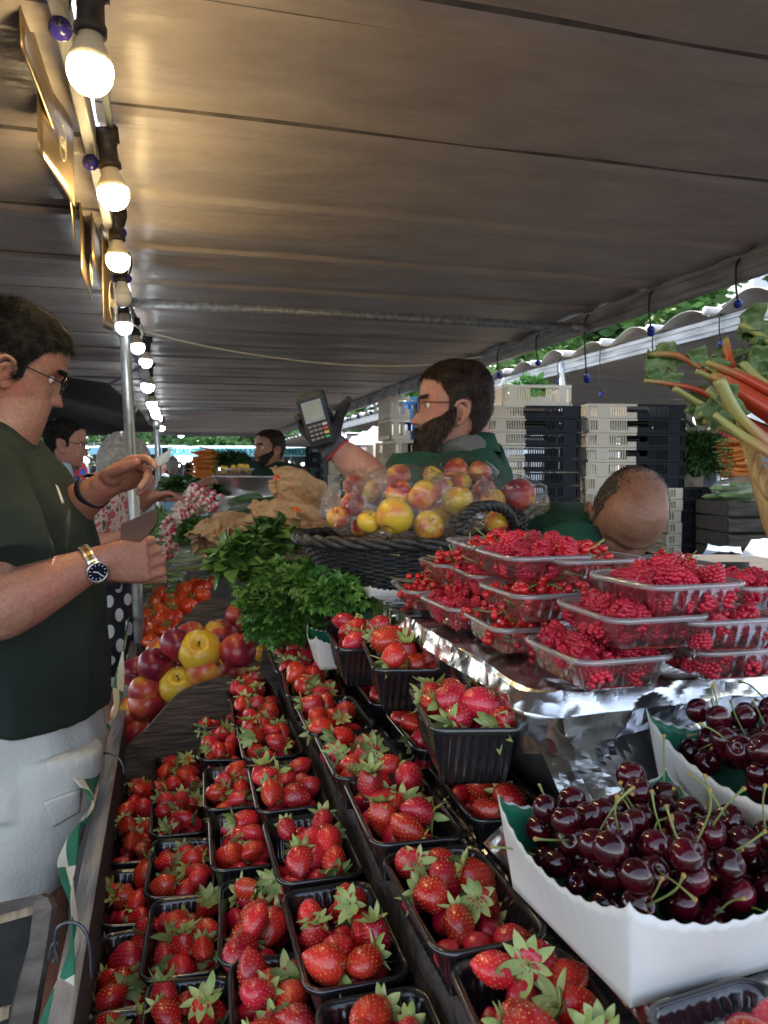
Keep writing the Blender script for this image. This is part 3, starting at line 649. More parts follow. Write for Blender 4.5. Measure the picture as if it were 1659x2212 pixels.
# market row across the street
m_fasc = M('blue_valance', (.30, .58, .72), (.36, .64, .78), 3, .7); m_letter = M('teal_lettering', (.02, .27, .25), None, rough=.7)
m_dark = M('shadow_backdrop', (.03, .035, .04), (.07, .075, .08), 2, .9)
def awning(x0, x1, ymid, d, label, h=.26, texts=(), dep=3.5):
    a, b = P(x0, CY, d), P(x1, CY, d); z = P((x0 + x1) / 2, ymid, d).z; a.z = b.z = 0; ux = b - a; L = ux.length; ux.normalize()
    root = thing('market_awning', label, 'awning', a, rot=(0, 0, math.atan2(ux.y, ux.x)))
    bm = bmesh.new(); box(bm, 0, L, -.02, 0, z - h / 2, z + h / 2); obj('valance', bm, m_fasc, root, smooth=False)
    bm = bmesh.new(); v = [bm.verts.new(q) for q in ((0, .002, z + h / 2), (L, .002, z + h / 2), (L, dep, z + h / 2 + .18), (0, dep, z + h / 2 + .18))]; bm.faces.new(v)
    o = obj('roof_sheet', bm, m_fasc, root, smooth=False); o.modifiers.new('s', 'SOLIDIFY').thickness = .01
    for k in range(4):
        bm = bmesh.new(); xx = L * k / 3; tube(bm, [(min(max(xx, .05), L - .05), .08, 0), (min(max(xx, .05), L - .05), .08, z)], .03, 8); obj('post', bm, m_pole, root)
    bm = bmesh.new(); box(bm, 0, L, dep + .1, dep + .2, 0, z + h / 2 + .1); obj('shade_backdrop', bm, m_dark, root, smooth=False)  # dark sheet standing in for the shade inside the stall
    for s, px, sz in texts:
        q = P(px, ymid, d); lx = (q - a).dot(ux); text_mesh(s, sz, m_letter, root, (lx, -.028, z), (rad(90), 0, 0), ext=.004)
    return root
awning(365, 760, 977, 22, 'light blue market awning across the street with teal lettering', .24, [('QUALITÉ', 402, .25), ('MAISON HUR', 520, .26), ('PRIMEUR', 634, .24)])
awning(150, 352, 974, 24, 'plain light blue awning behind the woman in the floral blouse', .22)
bl = make_bulb(True, 'x', m_bulb_cool); first = True
fb = [(x + R.uniform(-6, 6), R.uniform(996, 1012), R.uniform(22.6, 25)) for x in range(372, 660, 15)]
for i, p in enumerate(fb):
    o = bl if first else dup(bl); first = False
    o.location = P(*p); o.scale = (1.6,) * 3; o['label'] = 'tiny white lamp glowing under the light blue market awning'; o['group'] = 'lamps under the far awning'
for i, (x, y, d, s, lab) in enumerate([(1460, 912, 11.5, 3.0, 'left hanging white lamp over the carrots at right'), (1512, 905, 11.0, 3.0, 'middle hanging white lamp over the carrots at right'), (1545, 901, 12, 2.2, 'right hanging white lamp beside the far right post'),
                                    (391, 938, 14.5, 2.0, 'bare bulb glowing above the far carrot pile'), (742, 941, 14, 1.6, 'bare bulb glowing right of the far seller')]):
    dup(bl, P(x, y, d), label=lab, group='bare lamps hanging in the distance', scale=s)
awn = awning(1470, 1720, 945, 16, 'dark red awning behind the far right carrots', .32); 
m_redawn = M('red_valance', (.34, .015, .02), None, rough=.7)
for c in awn.children:
    if c.name.startswith(('valance', 'roof_sheet')): c.data.materials.clear(); c.data.materials.append(m_redawn)
bm = bmesh.new(); box(bm, -.30, .30, -.03, .03, -.07, .07); tag(obj('light_box', bm, emit_mat('lit_panel', (.9, .97, 1), 5), loc=P(391, 991, 21.5), rot=(0, 0, -YAW), smooth=False), 'glowing white light box below the QUALITÉ lettering', 'light')
# no-stopping sign
p = P(165, 1021, 14); root = thing('road_sign', 'round blue and red no stopping sign right of the man in pale blue', 'road sign', (p.x, p.y, 0), rot=(0, 0, -YAW + rad(55)))
bm = bmesh.new(); tube(bm, [(0, .03, 0), (0, .03, p.z + .25)], .028, 8); obj('post', bm, m_pole, root)
def disc(bm, r, y, th, n=40, mi=0): tube(bm, [(0, y, p.z), (0, y - th, p.z)], r, n, mi=mi)
bm = bmesh.new(); disc(bm, .25, 0, .01); obj('plate', bm, m_white_pl, root, smooth=False)
bm = bmesh.new(); disc(bm, .225, -.012, .004); obj('border', bm, M('sign_red', (.6, .02, .03), None, rough=.4), root, smooth=False)
bm = bmesh.new(); disc(bm, .17, -.018, .004); obj('field', bm, M('sign_blue', (.01, .10, .60), None, rough=.4), root, smooth=False)
bm = bmesh.new()
for s in (1, -1): box(bm, -.18, .18, -.030, -.024 - .001 * s, -.028, .028, mat=Matrix.Translation((0, 0, p.z)) @ Matrix.Rotation(rad(45 * s), 4, 'Y'))
obj('cross', bm, MATS['sign_red'], root, smooth=False)
# ------------------------------------------------------------ people
ZT = [(.120, -.012, -.022, .006), (.116, .022, -.050, .030), (.108, .046, -.068, .046), (.093, .068, -.083, .060), (.072, .083, -.093, .0695), (.050, .0895, -.098, .0745),
      (.025, .0905, -.099, .0765), (.000, .087, -.096, .0755), (-.02, .0855, -.090, .074), (-.04, .086, -.081, .0705), (-.06, .086, -.068, .0655), (-.08, .084, -.050, .059),
      (-.10, .080, -.028, .049), (-.113, .070, -.005, .037), (-.121, .052, .018, .018)]
def _sec(z):
    if z >= ZT[0][0]: return ZT[0][1:]
    for a, b in zip(ZT, ZT[1:]):
        if a[0] >= z >= b[0]:
            t = (a[0] - z) / (a[0] - b[0]); return tuple(p + (q - p) * t for p, q in zip(a[1:], b[1:]))
    return ZT[-1][1:]
G = lambda v, c, s: math.exp(-((v - c) / s) ** 2)
def head_pt(th, z, nose=1.0):
    f, b, wd = _sec(z); yc, l = (f + b) / 2, (f - b) / 2; e = 2 / 2.35; s, c = math.sin(th), math.cos(th)
    x = wd * math.copysign(abs(s) ** e, s); y = yc + l * math.copysign(abs(c) ** e, c)
    if c > -.2:
        k = 0
        if z > -.047: k = max(0, min(1, (.012 - z) / .055)) ** 1.15 * .027
        elif z > -.056: k = .027 * (1 - (-.047 - z) / .009)
        y += nose * k * math.exp(-(x / (.0085 + .006 * max(0, min(1, -z / .045)))) ** 2)
        y += .006 * G(z, -.042, .008) * (G(x, .012, .006) + G(x, -.012, .006))
        y += .0055 * G(z, .019, .009) * G(x, 0, .042)
        y -= .013 * G(z, -.001, .0105) * (G(x, .031, .016) + G(x, -.031, .016))
        y += .0055 * G(z, -.0665, .0042) * G(x, 0, .02) + .0055 * G(z, -.0765, .0048) * G(x, 0, .018) - .003 * G(z, -.0715, .002) * G(x, 0, .022) - .004 * G(z, -.087, .006) * G(x, 0, .03)
        y += .007 * G(z, -.105, .011) * G(x, 0, .022)
        y += .004 * G(z, -.033, .014) * (G(x, .042, .014) + G(x, -.042, .014))
    return Vector((x, y, z))
def head_bm(bm, m, sc=1.0, ears=True):
    nt_, nz_ = 88, 96; rings = []
    for j in range(nz_ + 1):
        z = .1205 - (.1205 + .1215) * (.5 - .5 * math.cos(j / nz_ * math.pi)); rings.append([bm.verts.new(m @ (head_pt(k * math.tau / nt_, z) * sc)) for k in range(nt_)])
    for a, b in zip(rings, rings[1:]):
        for k in range(nt_): bm.faces.new((a[k], b[k], b[(k + 1) % nt_], a[(k + 1) % nt_]))
    bm.faces.new(rings[0]); bm.faces.new(rings[-1][::-1])
    if ears:
        for s in (1, -1):
            c = [(.070, .010, -.022), (.078, .012, -.002), (.086, .004, .014), (.090, -.012, .017), (.091, -.022, .006), (.087, -.021, -.014), (.080, -.010, -.030), (.073, .002, -.041), (.071, .008, -.034)]
            tube(bm, [m @ (Vector((x * s, y - .002, z - .012)) * sc) for x, y, z in curve_pts(c, 26)], .0048 * sc, 8)
            c2 = [(.072, .004, -.012), (.078, -.004, .004), (.081, -.012, 0), (.078, -.012, -.014), (.073, -.002, -.026)]
            tube(bm, [m @ (Vector((x * s, y - .002, z - .012)) * sc) for x, y, z in curve_pts(c2, 16)], .0052 * sc, 8)
def eyes_bm(bm, m, sc, mw=1, mi_=2):
    for s in (1, -1):
        c = Vector((.031 * s, .0662, -.003)) * sc; ico(bm, m @ c, .0118 * sc, 3, mi=mw)
        ico(bm, m @ (c + Vector((0, .0082, -.0015)) * sc), .0052 * sc, 2, mi=mi_)
def lip_faces(bm, m, sc, mi):
    for z, h in ((-.0672, .0034), (-.0762, .0042)):
        tube(bm, [m @ (head_pt(t / 10 * .26, z - abs(t) * .00022) * sc + m.to_3x3() .inverted() @ Vector((0, 0, 0))) - m.to_3x3() @ Vector((0, .0018, 0)) for t in range(-10, 11)], [h * sc * (1 - (abs(t) / 10.5) ** 2) + .0004 for t in range(-10, 11)], 8, mi=mi)
def hair_pts(mask, n, seed, zr=(-.12, .12)):
    rr = random.Random(seed); out = []; tries = 0
    while len(out) < n and tries < n * 14:
        tries += 1; z = rr.uniform(*zr); th = rr.uniform(-math.pi, math.pi); f, b, wd = _sec(z)
        if rr.random() > (wd + .012) / .09: continue
        if mask(th, z, rr): out.append((th, z))
    return out
def h_norm(th, z):
    e = .01; a = head_pt(th + e, z) - head_pt(th - e, z); b = head_pt(th, z + .002) - head_pt(th, z - .002); n = a.cross(b)
    if n.length < 1e-12: return Vector((0, 0, 1))
    n.normalize(); c = head_pt(th, z) - Vector((0, 0, .0)); return n if n.dot(c) > 0 else -n
def hair_mesh(m, sc, mask, n, length, flow, seed, mats, shell=.003, lift=.35, wid=.0011, zr=(-.12, .12), droop=.0):
    rr = random.Random(seed); bm = bmesh.new()
    # underlayer
    nt_, nz_ = 110, 80; ok = {}
    def off(j, k):
        z = zr[1] - (zr[1] - zr[0]) * j / nz_; th = -math.pi + k * math.tau / nt_
        return bm.verts.new(m @ ((head_pt(th, z) + h_norm(th, z) * (shell * (.85 + .35 * noise.noise(Vector((th * 3, z * 30, seed)))))) * sc))
    vs = {}
    for j in range(nz_):
        for k in range(nt_):
            z = zr[1] - (zr[1] - zr[0]) * (j + .5) / nz_; th = -math.pi + (k + .5) * math.tau / nt_
            if mask(th, z, None):
                q = []
                for jj, kk in ((j, k), (j + 1, k), (j + 1, (k + 1) % nt_), (j, (k + 1) % nt_)):
                    if (jj, kk) not in vs: vs[(jj, kk)] = off(jj, kk)
                    q.append(vs[(jj, kk)])
                try: bm.faces.new(q)
                except ValueError: pass
    m3 = m.to_3x3()
    for th, z in hair_pts(mask, n, seed, zr):
        p = head_pt(th, z); nr = h_norm(th, z); fl = Vector(flow(th, z)); fl = fl - nr * fl.dot(nr)
        fl = (fl.normalized() if fl.length > 1e-6 else nr) + Vector((rr.gauss(0, .22), rr.gauss(0, .22), rr.gauss(0, .22)))
        L = length * rr.uniform(.55, 1.15); d0 = (nr * lift + fl).normalized(); d1 = (nr * lift * .25 + fl + Vector((0, 0, -droop))).normalized()
        p0 = p + nr * shell * .4; p1 = p0 + d0 * L * .5; p2 = p1 + d1 * L * .5; side = nr.cross(fl); side = side.normalized() * wid * rr.uniform(.7, 1.5)
        q = [bm.verts.new(m @ (x * sc)) for x in (p0 - side, p0 + side, p1 + side * .8, p1 - side * .8, p2)]
        mi = 1 if rr.random() < .25 and len(mats) > 1 else 0
        f = bm.faces.new((q[0], q[1], q[2], q[3])); f.material_index = mi; f = bm.faces.new((q[3], q[2], q[4])); f.material_index = mi
    return mesh(bm, 'hair', mats)
def scalp(front=.066, bald=0, nape=-.072):
    def mk(th, z, rr):
        a = abs(th) * 57.3; j = 0 if rr is None else rr.uniform(-.004, .004)
        if a < 35: h = front + .006 * math.cos(th * 5)
        elif a < 62: h = front - (a - 35) / 27 * .020
        elif a < 76: h = front - .020 - (a - 62) / 14 * .036
        elif a < 84: h = -.022 if front < .07 else -.018
        elif a < 106: h = .008 - abs(a - 95) / 11 * .010 + .010
        elif a < 125: h = -.028 - (a - 106) / 19 * .03
        else: h = nape
        if bald and z > bald: return False
        return z > h + j
    return mk
def beard_mask(goatee=False):
    def mk(th, z, rr):
        a = abs(th) * 57.3; x = abs(head_pt(th, z).x); j = 0 if rr is None else rr.uniform(-.003, .003)
        if goatee: return (x < .026 and -.121 < z < -.087 + j and a < 60) or (x < .028 and -.066 < z < -.058) or (.023 < x < .031 and -.1 < z < -.06 and a < 60)
        if x < .024 and -.0815 < z < -.0655 and a < 60: return False
        top = -.056 if x < .03 and a < 50 else (-.048 + (a - 35) * .0005 if a < 66 else -.03 + (a - 66) * .0012)
        return a < 86 + min(0, (z + .045) * 260) and z < top + j
    return mk
def hand(bm, w, d, nrm, ts, curls, sz=1.0, thumb=(.9, .35, 25), spread=.10, glove=1.0):
    d = d.normalized(); nrm = (nrm - d * nrm.dot(d)).normalized(); s = d.cross(nrm) * ts      # s: towards the thumb
    secs = []
    for t, hw, th in ((-.012, .027, .020), (.01, .030, .019), (.035, .037, .0165), (.06, .041, .0145), (.082, .042, .0125), (.094, .038, .010)):
        secs.append((w + d * t * sz, s * hw * sz * glove, nrm * th * sz * glove))
    loft(bm, secs, 20, p=2.5)
    ico(bm, w + d * .032 * sz + s * .020 * sz + nrm * .010 * sz, .021 * sz * glove, 2)
    for k, (o, L, r) in enumerate(((.031, .074, .0098), (.0105, .083, .0100), (-.0105, .077, .0096), (-.030, .061, .0085))):
        p = w + d * .084 * sz + s * o * sz; dd = (d + s * spread * (1.5 - k) * .35).normalized(); pts = [p - dd * .02 * sz]; rr_ = [r * .95 * sz]; c = curls[k]
        if not hasattr(c, '__len__'): c = (c, c * 1.15, c * .7)
        ax = dd.cross(nrm).normalized()
        for seg, fr in enumerate((.45, .30, .25)):
            dd = Quaternion(ax, rad(c[seg])) @ dd
            pts.append(p); rr_.append(r * (1.04 - .10 * seg) * sz); q = p + dd * L * fr * sz; pts.append((p + q) / 2); rr_.append(r * (.93 - .09 * seg) * sz); p = q
        pts.append(p); rr_.append(r * .72 * sz)
        tube(bm, pts, [x * glove for x in rr_], 12, caps='round')
    a, b, c = thumb; p = w + d * .022 * sz + s * .026 * sz + nrm * .006 * sz; dd = (d * .55 + s * a + nrm * b).normalized(); pts = [p]; rr_ = [.0135 * sz]
    ax = dd.cross(d).normalized()
    for seg, L in enumerate((.042, .032, .026)):
        p = p + dd * L * sz; pts.append(p); rr_.append((.0118, .0108, .0082)[seg] * sz); dd = Quaternion(ax, rad(c)) @ dd
    tube(bm, pts, [x * glove for x in rr_], 12, caps='round')
def wrinkle(amp, sc_, seed=0):
    def f(b):
        b.normal_update(); s = Vector((seed * 3.1, 7.7, seed))
        for v in b.verts:
            q = Vector((v.co.x * sc_, v.co.y * sc_, v.co.z * sc_ * .55)) + s
            v.co += v.normal * amp * (abs(noise.noise(q)) * -1.6 + .4 + .5 * noise.noise(q * 2.6))
    return f
def person(label, group=None, at=None):
    return thing('person', label, 'person', at or (0, 0, 0), group=group)
def Pc(x, y, d): return P(x, y, d)
def fix(o, root):                     # children were modelled in world space
    o.location = -root.location; return o
def body_mesh(root, bm, skin, voxel, m=None, sc=1, extra=None, eyes=True, lips=True):
    b = remeshed(bm, voxel, 2)
    if m is not None and eyes: eyes_bm(b, m, sc)
    if m is not None and lips: lip_faces(b, m, sc, 3)
    return fix(obj('body', b, [skin, m_eye, m_iris, m_lip], root), root)
def cloth(root, name, bm, mt, voxel, amp=.004, wsc=9, seed=1, smooth=3):
    return fix(obj(name, remeshed(bm, voxel, smooth, wrinkle(amp, wsc, seed)), mt, root), root)
def secs(rows, tilt=None):            # rows of (x, y, d, half x in px, half depth in m)
    out = []
    for x, y, d, hx, hd in rows: out.append((P(x, y, d), _R * PX(hx, d), (tilt or _F) * hd))
    return out
def glasses(root, m, sc, frame, r=.0215, near=None):
    g = link('glasses', None, root); bm = bmesh.new()
    for s in (1, -1):
        pts = [m @ (Vector((.032 * s + math.cos(t / 20 * math.tau) * r, .1005 - abs(math.cos(t / 20 * math.tau) * .5 + s * .5) * .004, -.006 + math.sin(t / 20 * math.tau) * r * .82)) * sc) for t in range(21)]
        tube(bm, pts, .0013 * sc, 6)
        tube(bm, [m @ (Vector(p) * sc) for p in ((.053 * s, .097, -.001), (.072 * s, .080, 0), (.079 * s, .02, .002), (.080 * s, -.012, -.002), (.077 * s, -.028, -.022))], .0013 * sc, 6)
    tube(bm, [m @ (Vector(p) * sc) for p in ((-.011, .1005, -.002), (0, .104, .001), (.011, .1005, -.002))], .0013 * sc, 6)
    fix(obj('frame', bm, frame, g), root)
    bm = bmesh.new()
    for s in (1, -1):
        f = bm.faces.new([bm.verts.new(m @ (Vector((.032 * s + math.cos(t / 20 * math.tau) * r, .100, -.006 + math.sin(t / 20 * math.tau) * r * .82)) * sc)) for t in range(20)])
    fix(obj('lens', bm, m_lens, g, smooth=False), root); return g
m_lens = clear_mat('spectacle_lens', (.93, .95, .95), .05, .03)
m_frame = M('dark_spectacle_frame', (.012, .010, .010), None, rough=.25)
def head_m(o, fwd, up):
    y = fwd.normalized(); x = y.cross(up).normalized(); z = x.cross(y); return basis(o, x, y, z)
flow_short = lambda th, z: (math.sin(th) * .25, .75 if z > .06 else -.35, -.25 if z > .06 else -.9)
flow_fwd = lambda th, z: (math.sin(th) * .3, .9 if z > .07 else .1, -.5)
flow_back = lambda th, z: (math.sin(th) * .2, -.6, -.7)
flow_beard = lambda th, z: (math.sin(th) * .15, .25, -1)

# --- customer in the black green shirt, left
c1 = person('man in dark green T-shirt and pale shorts reading a card at the far left', at=Vector((P(60, 1500, 1.5).x, P(60, 1500, 1.5).y, 0)))
hm = head_m(P(34, 786, 1.53), _R * .86 + _F * .40 - _U * .37, _U * 1 + _R * .34); s1 = .98
bm = bmesh.new(); head_bm(bm, hm, s1)
tube(bm, [P(50, 850, 1.54), P(28, 905, 1.53), P(0, 960, 1.53), P(-30, 1010, 1.53)], [.058, .060, .066, .08], 20)
# near arm, bare below the sleeve
tube(bm, [P(-40, 1080, 1.36), P(-30, 1200, 1.30), P(-22, 1290, 1.27)], [.055, .053, .052], 20, caps='round')
tube(bm, [P(-40, 1330, 1.27), P(10, 1310, 1.27), P(60, 1285, 1.28), P(120, 1255, 1.30), P(170, 1232, 1.32), P(200, 1218, 1.335), P(222, 1210, 1.34)], [.050, .054, .051, .043, .034, .0285, .027], 20, caps='round')
tube(bm, [P(-30, 1270, 1.27), P(-15, 1330, 1.26), P(5, 1325, 1.265)], [.052, .045, .045], 16, caps='round')
hand(bm, P(208, 1216, 1.335), _R * .99 + _U * .06 + _F * .05, _F * .97 + _U * .22, -1, [(42, 58, 34), (48, 62, 36), (54, 66, 38), (60, 70, 40)], .97, (.30, .55, 12), spread=.0)
# far arm reaching up with the card
tube(bm, [P(40, 1040, 1.66), P(80, 1110, 1.66), P(118, 1140, 1.64)], [.052, .048, .046], 18, caps='round')
tube(bm, [P(110, 1140, 1.63), P(145, 1110, 1.62), P(180, 1080, 1.60), P(210, 1060, 1.58), P(235, 1045, 1.57)], [.047, .046, .040, .031, .028], 18, caps='round')
hand(bm, P(222, 1050, 1.57), _R * .90 + _U * .42, -_U * .72 - _F * .62 + _R * .2, 1 if (_R * .90 + _U * .42).cross(-_U * .72 - _F * .62).dot(-_F) > 0 else -1, [(26, 34, 14), (52, 58, 30), (60, 66, 34), (66, 70, 36)], .98, (.26, .34, 6), spread=.0)
# legs
def foot(x, y, d, z): q = P(x, y, d); return Vector((q.x, q.y, z))
tube(bm, [P(70, 1700, 1.45), P(70, 1850, 1.45), P(78, 1960, 1.45), P(82, 2060, 1.46), P(92, 2200, 1.48), foot(95, 2400, 1.5, .12), foot(95, 2400, 1.5, .05)], [.085, .068, .058, .052, .057, .042, .040], 20, caps='round')
tube(bm, [P(-30, 1700, 1.72), P(-20, 1980, 1.72), P(-10, 2200, 1.75), foot(-10, 2250, 1.75, .12), foot(-10, 2250, 1.75, .05)], [.08, .055, .055, .042, .040], 20, caps='round')
o = body_mesh(c1, bm, m_skin2, .0032, hm, s1)
# T-shirt
bm = bmesh.new()
loft(bm, secs([(-32, 905, 1.53, 62, .07), (-32, 925, 1.53, 84, .10), (-32, 958, 1.53, 108, .155), (-32, 1000, 1.53, 134, .20), (-26, 1055, 1.53, 157, .22), (-12, 1110, 1.53, 176, .215), (0, 1180, 1.53, 188, .205), (8, 1260, 1.52, 191, .20), (12, 1350, 1.52, 194, .20), (14, 1450, 1.51, 200, .205), (16, 1535, 1.51, 204, .21)]), 40, p=2.4)
tube(bm, [P(-60, 1010, 1.42), P(-38, 1080, 1.35), P(-10, 1160, 1.30), P(8, 1232, 1.275)], [.075, .078, .079, .078], 24)
tube(bm, [P(10, 1010, 1.66), P(60, 1060, 1.68), P(100, 1105, 1.67)], [.085, .078, .072], 24)
sh = cloth(c1, 't_shirt', bm, m_shirt, .006, .014, 6, 2)
bm = bmesh.new()
loft(bm, secs([(5, 1505, 1.51, 196, .195), (3, 1600, 1.51, 208, .20), (-2, 1700, 1.50, 200, .20)]), 36, p=2.4)
loft(bm, secs([(35, 1620, 1.44, 172, .105), (42, 1720, 1.44, 155, .11), (58, 1830, 1.44, 122, .105), (68, 1915, 1.44, 86, .09)]), 32, p=2.3)
loft(bm, secs([(-60, 1620, 1.66, 150, .10), (-65, 1915, 1.68, 90, .09)]), 28)
shorts = cloth(c1, 'shorts', bm, m_shorts, .006, .020, 5, 5, smooth=4)
from mathutils.bvhtree import BVHTree
def bvh_of(o): return BVHTree.FromPolygons([(o.matrix_basis @ v.co) + o.parent.location for v in o.data.vertices], [p.vertices[:] for p in o.data.polygons])
def stick(bvh, px, lift=.003):
    out = []
    for x, y in px:
        r = (P(x, y, 1) - C0).normalized(); h = bvh.ray_cast(C0, r)
        out.append(h[0] - r * lift if h[0] else None)
    if any(q is None for q in out):
        g = [q for q in out if q is not None]; a = (sum(g, Vector()) / len(g)) if g else P(px[0][0], px[0][1], 1.45); dd = (a - C0).dot(_F)
        out = [q if q is not None else P(x, y, dd) for q, (x, y) in zip(out, px)]
    return out
def patch(root, name, bvh, px, mt, th=.004, grid=6, lift=.003):
    (a, b, c, d) = px; bm = bmesh.new(); g = []
    for i in range(grid + 1):
        u = i / grid; row = []
        for j in range(grid + 1):
            v = j / grid; row.append((a[0] * (1 - u) * (1 - v) + b[0] * u * (1 - v) + c[0] * u * v + d[0] * (1 - u) * v, a[1] * (1 - u) * (1 - v) + b[1] * u * (1 - v) + c[1] * u * v + d[1] * (1 - u) * v))
        g.append([bm.verts.new(q) for q in stick(bvh, row, lift)])
    for i in range(grid):
        for j in range(grid): bm.faces.new((g[i][j], g[i + 1][j], g[i + 1][j + 1], g[i][j + 1]))
    o = fix(obj(name, bm, mt, root), root); md = o.modifiers.new('s', 'SOLIDIFY'); md.thickness = th; md.offset = 0; return o
for q in (foot(95, 2400, 1.5, 0), foot(-10, 2250, 1.75, 0)):
    bm = bmesh.new(); loft(bm, [(q + _R * x + Vector((0, 0, h / 2 + .004)), Vector((0, 0, h / 2)), _F * w_) for x, h, w_ in ((-.09, .06, .02), (-.075, .10, .038), (0, .10, .042), (.09, .065, .048), (.15, .045, .042), (.18, .03, .02))], 18, p=3); fix(obj('shoe', bm, m_navy, c1), c1)
sb = bvh_of(shorts); patch(c1, 'pocket_flap', sb, [(92, 1733), (176, 1704), (172, 1752), (116, 1786)], m_shorts, .005, 8, .005)
patch(c1, 'stud', sb, [(31, 1555), (38, 1555), (38, 1562), (31, 1562)], m_frame, .004, 3)
patch(c1, 'shirt_print', bvh_of(sh), [(120, 1046), (126, 1052), (139, 1086), (134, 1088)], m_white_pl, .001, 4, .002)
mask = scalp(.066)
fix(link('hair', hair_mesh(hm, s1, mask, 16000, .024, lambda th, z: (math.sin(th) * .3, .55 if z > .07 else -.5, -.1 if z > .07 else -.7), 3, [m_hair_g, m_hair_g], .007, .6, .0005), c1), c1)
fix(link('goatee', hair_mesh(hm, s1, beard_mask(True), 1600, .010, flow_beard, 4, [m_hair_s, m_hair_gr], .0015, .5, .0006), c1), c1)
fix(link('eyebrow', hair_mesh(hm, s1, lambda th, z, rr: .013 < abs(head_pt(th, z).x) < .046 and .016 < z < .023 and abs(th) < 1.2, 500, .009, lambda th, z: (math.sin(th), 0, 0), 5, [m_hair_g], .002, .3, .0007), c1), c1)
glasses(c1, hm, s1, m_frame)
# watch
wc = P(196, 1219, 1.333); ax = (P(222, 1209, 1.34) - P(170, 1232, 1.32)).normalized(); u, v = frame_of(ax)
wt = link('watch', None, c1); bm = bmesh.new()
for k in range(26):
    a = k * math.tau / 26
    for q, mi, wdt in ((-.0058, 0, .0046), (0, 1, .006), (.0058, 0, .0046)):
        rr_ = (u * math.cos(a) + v * math.sin(a)); t_ = ax.cross(rr_); c = wc + rr_ * .0335 + ax * q
        box(bm, -.0038, .0038, -wdt / 2, wdt / 2, -.0014, .0014, mi=mi, mat=basis(c, t_, ax, rr_))
fix(obj('bracelet', bm, [m_steel, M('gold_links', (.8, .52, .18), None, rough=.2, metal=1)], wt, smooth=False), c1)
dn = (-_F * .66 + _R * .45 - _U * .28); dn = (dn - ax * dn.dot(ax)).normalized(); m4 = basis(wc + dn * .033, ax, dn.cross(ax), dn)
bm = bmesh.new(); revolve(bm, [(.0172, -.004), (.0187, -.001), (.0187, .004), (.0178, .0065), (.0165, .0065), (.0163, .0045)], 48, close=False, fn=lambda p, a, t: p * (1 + (.02 if int(a * 19.1) % 2 else 0)) if .2 < t < .7 else p); place(m4, bm); fix(obj('case', bm, m_steel, wt), c1)
bm = bmesh.new(); tube(bm, [Vector((0, 0, .002)), Vector((0, 0, .0048))], .0164, 32); place(m4, bm); fix(obj('dial', bm, M('watch_dial', (.01, .014, .03), None, rough=.15), wt, smooth=False), c1)
bm = bmesh.new()
for k in range(12): box(bm, -.0006, .0006, .0115, .0145, .0049, .0054, mat=m4 @ Matrix.Rotation(k * math.tau / 12, 4, 'Z'))
for a_, L_ in ((1.0, .008), (3.6, .012)): box(bm, -.0007, .0007, -.001, L_, .0055, .006, mat=m4 @ Matrix.Rotation(a_, 4, 'Z'))
fix(obj('hands_and_marks', bm, m_white_pl, wt, smooth=False), c1)
# wrist band
wc = P(200, 1062, 1.588); ax = (P(222, 1052, 1.57) - P(180, 1080, 1.60)).normalized(); u, v = frame_of(ax); bm = bmesh.new()
rings = []
for k in range(33):
    a = k * math.tau / 32; d_ = u * math.cos(a) + v * math.sin(a); rings.append([bm.verts.new(wc + d_ * r_ + ax * q) for r_, q in ((.0365, -.008), (.0385, -.007), (.0385, .007), (.0365, .008))])
for a, b in zip(rings, rings[1:]):
    for k in range(3): bm.faces.new((a[k], a[k + 1], b[k + 1], b[k]))
fix(obj('wristband', bm, m_cord, c1), c1)

def flat(name, px, d, mt, th, label, cat, dd=None, bow=0):
    """a thin card: polygon measured on the grid at its own distance"""
    bm = bmesh.new(); o0 = P(px[0][0], px[0][1], d); dd = dd or [0] * len(px)
    f = bm.faces.new([bm.verts.new(P(x, y, d + e) - o0) for (x, y), e in zip(px, dd)])
    r = bmesh.ops.extrude_face_region(bm, geom=[f]); 
    for v_ in r['geom']:
        if isinstance(v_, bmesh.types.BMVert): v_.co += _F * th
    bmesh.ops.recalc_face_normals(bm, faces=bm.faces[:])
    return tag(obj(name, bm, mt, loc=o0, smooth=False), label, cat)
flat('receipt', [(330, 993), (372, 968), (364, 995), (340, 1010), (322, 1021), (310, 1019)], 1.545, m_paper, .0006, 'small pale card pinched in the raised hand of the man in the dark shirt', 'card', [0, .03, .03, .01, -.01, -.01])
flat('card_wallet', [(261, 1133), (340, 1097), (339, 1128), (331, 1146), (318, 1158), (301, 1172), (260, 1166)], 1.262, m_kraftd, .004, 'brown folded leather wallet in the lower hand of the man in the dark shirt', 'wallet', [0, .03, .03, .03, .02, .01, 0])

# --- bearded seller
c2 = person('bearded seller with glasses in green polo holding up a card terminal', at=Vector((P(985, 1100, 2.12).x, P(985, 1100, 2.12).y, 0)))
hm = head_m(P(980, 880, 2.12), -_R * .99 - _F * .08 + _U * .03, _U - _R * .02); s2 = 1.05
bm = bmesh.new(); head_bm(bm, hm, s2)
tube(bm, [P(1000, 900, 2.14), P(1012, 950, 2.15), P(1010, 1000, 2.16)], [.062, .064, .085], 20)
tube(bm, [P(950, 1030, 2.02), P(880, 1040, 1.98), P(818, 1056, 1.95)], [.055, .050, .047], 18, caps='round')
tube(bm, [P(822, 1054, 1.95), P(790, 1022, 1.945), P(758, 995, 1.945), P(728, 970, 1.945), P(715, 958, 1.945)], [.048, .047, .042, .032, .030], 18, caps='round')
tube(bm, [P(1060, 1040, 2.3), P(1080, 1120, 2.3), P(1040, 1200, 2.2)], [.055, .048, .04], 16, caps='round')
body_mesh(c2, bm, m_skin, .0035, hm, s2)
bm = bmesh.new()
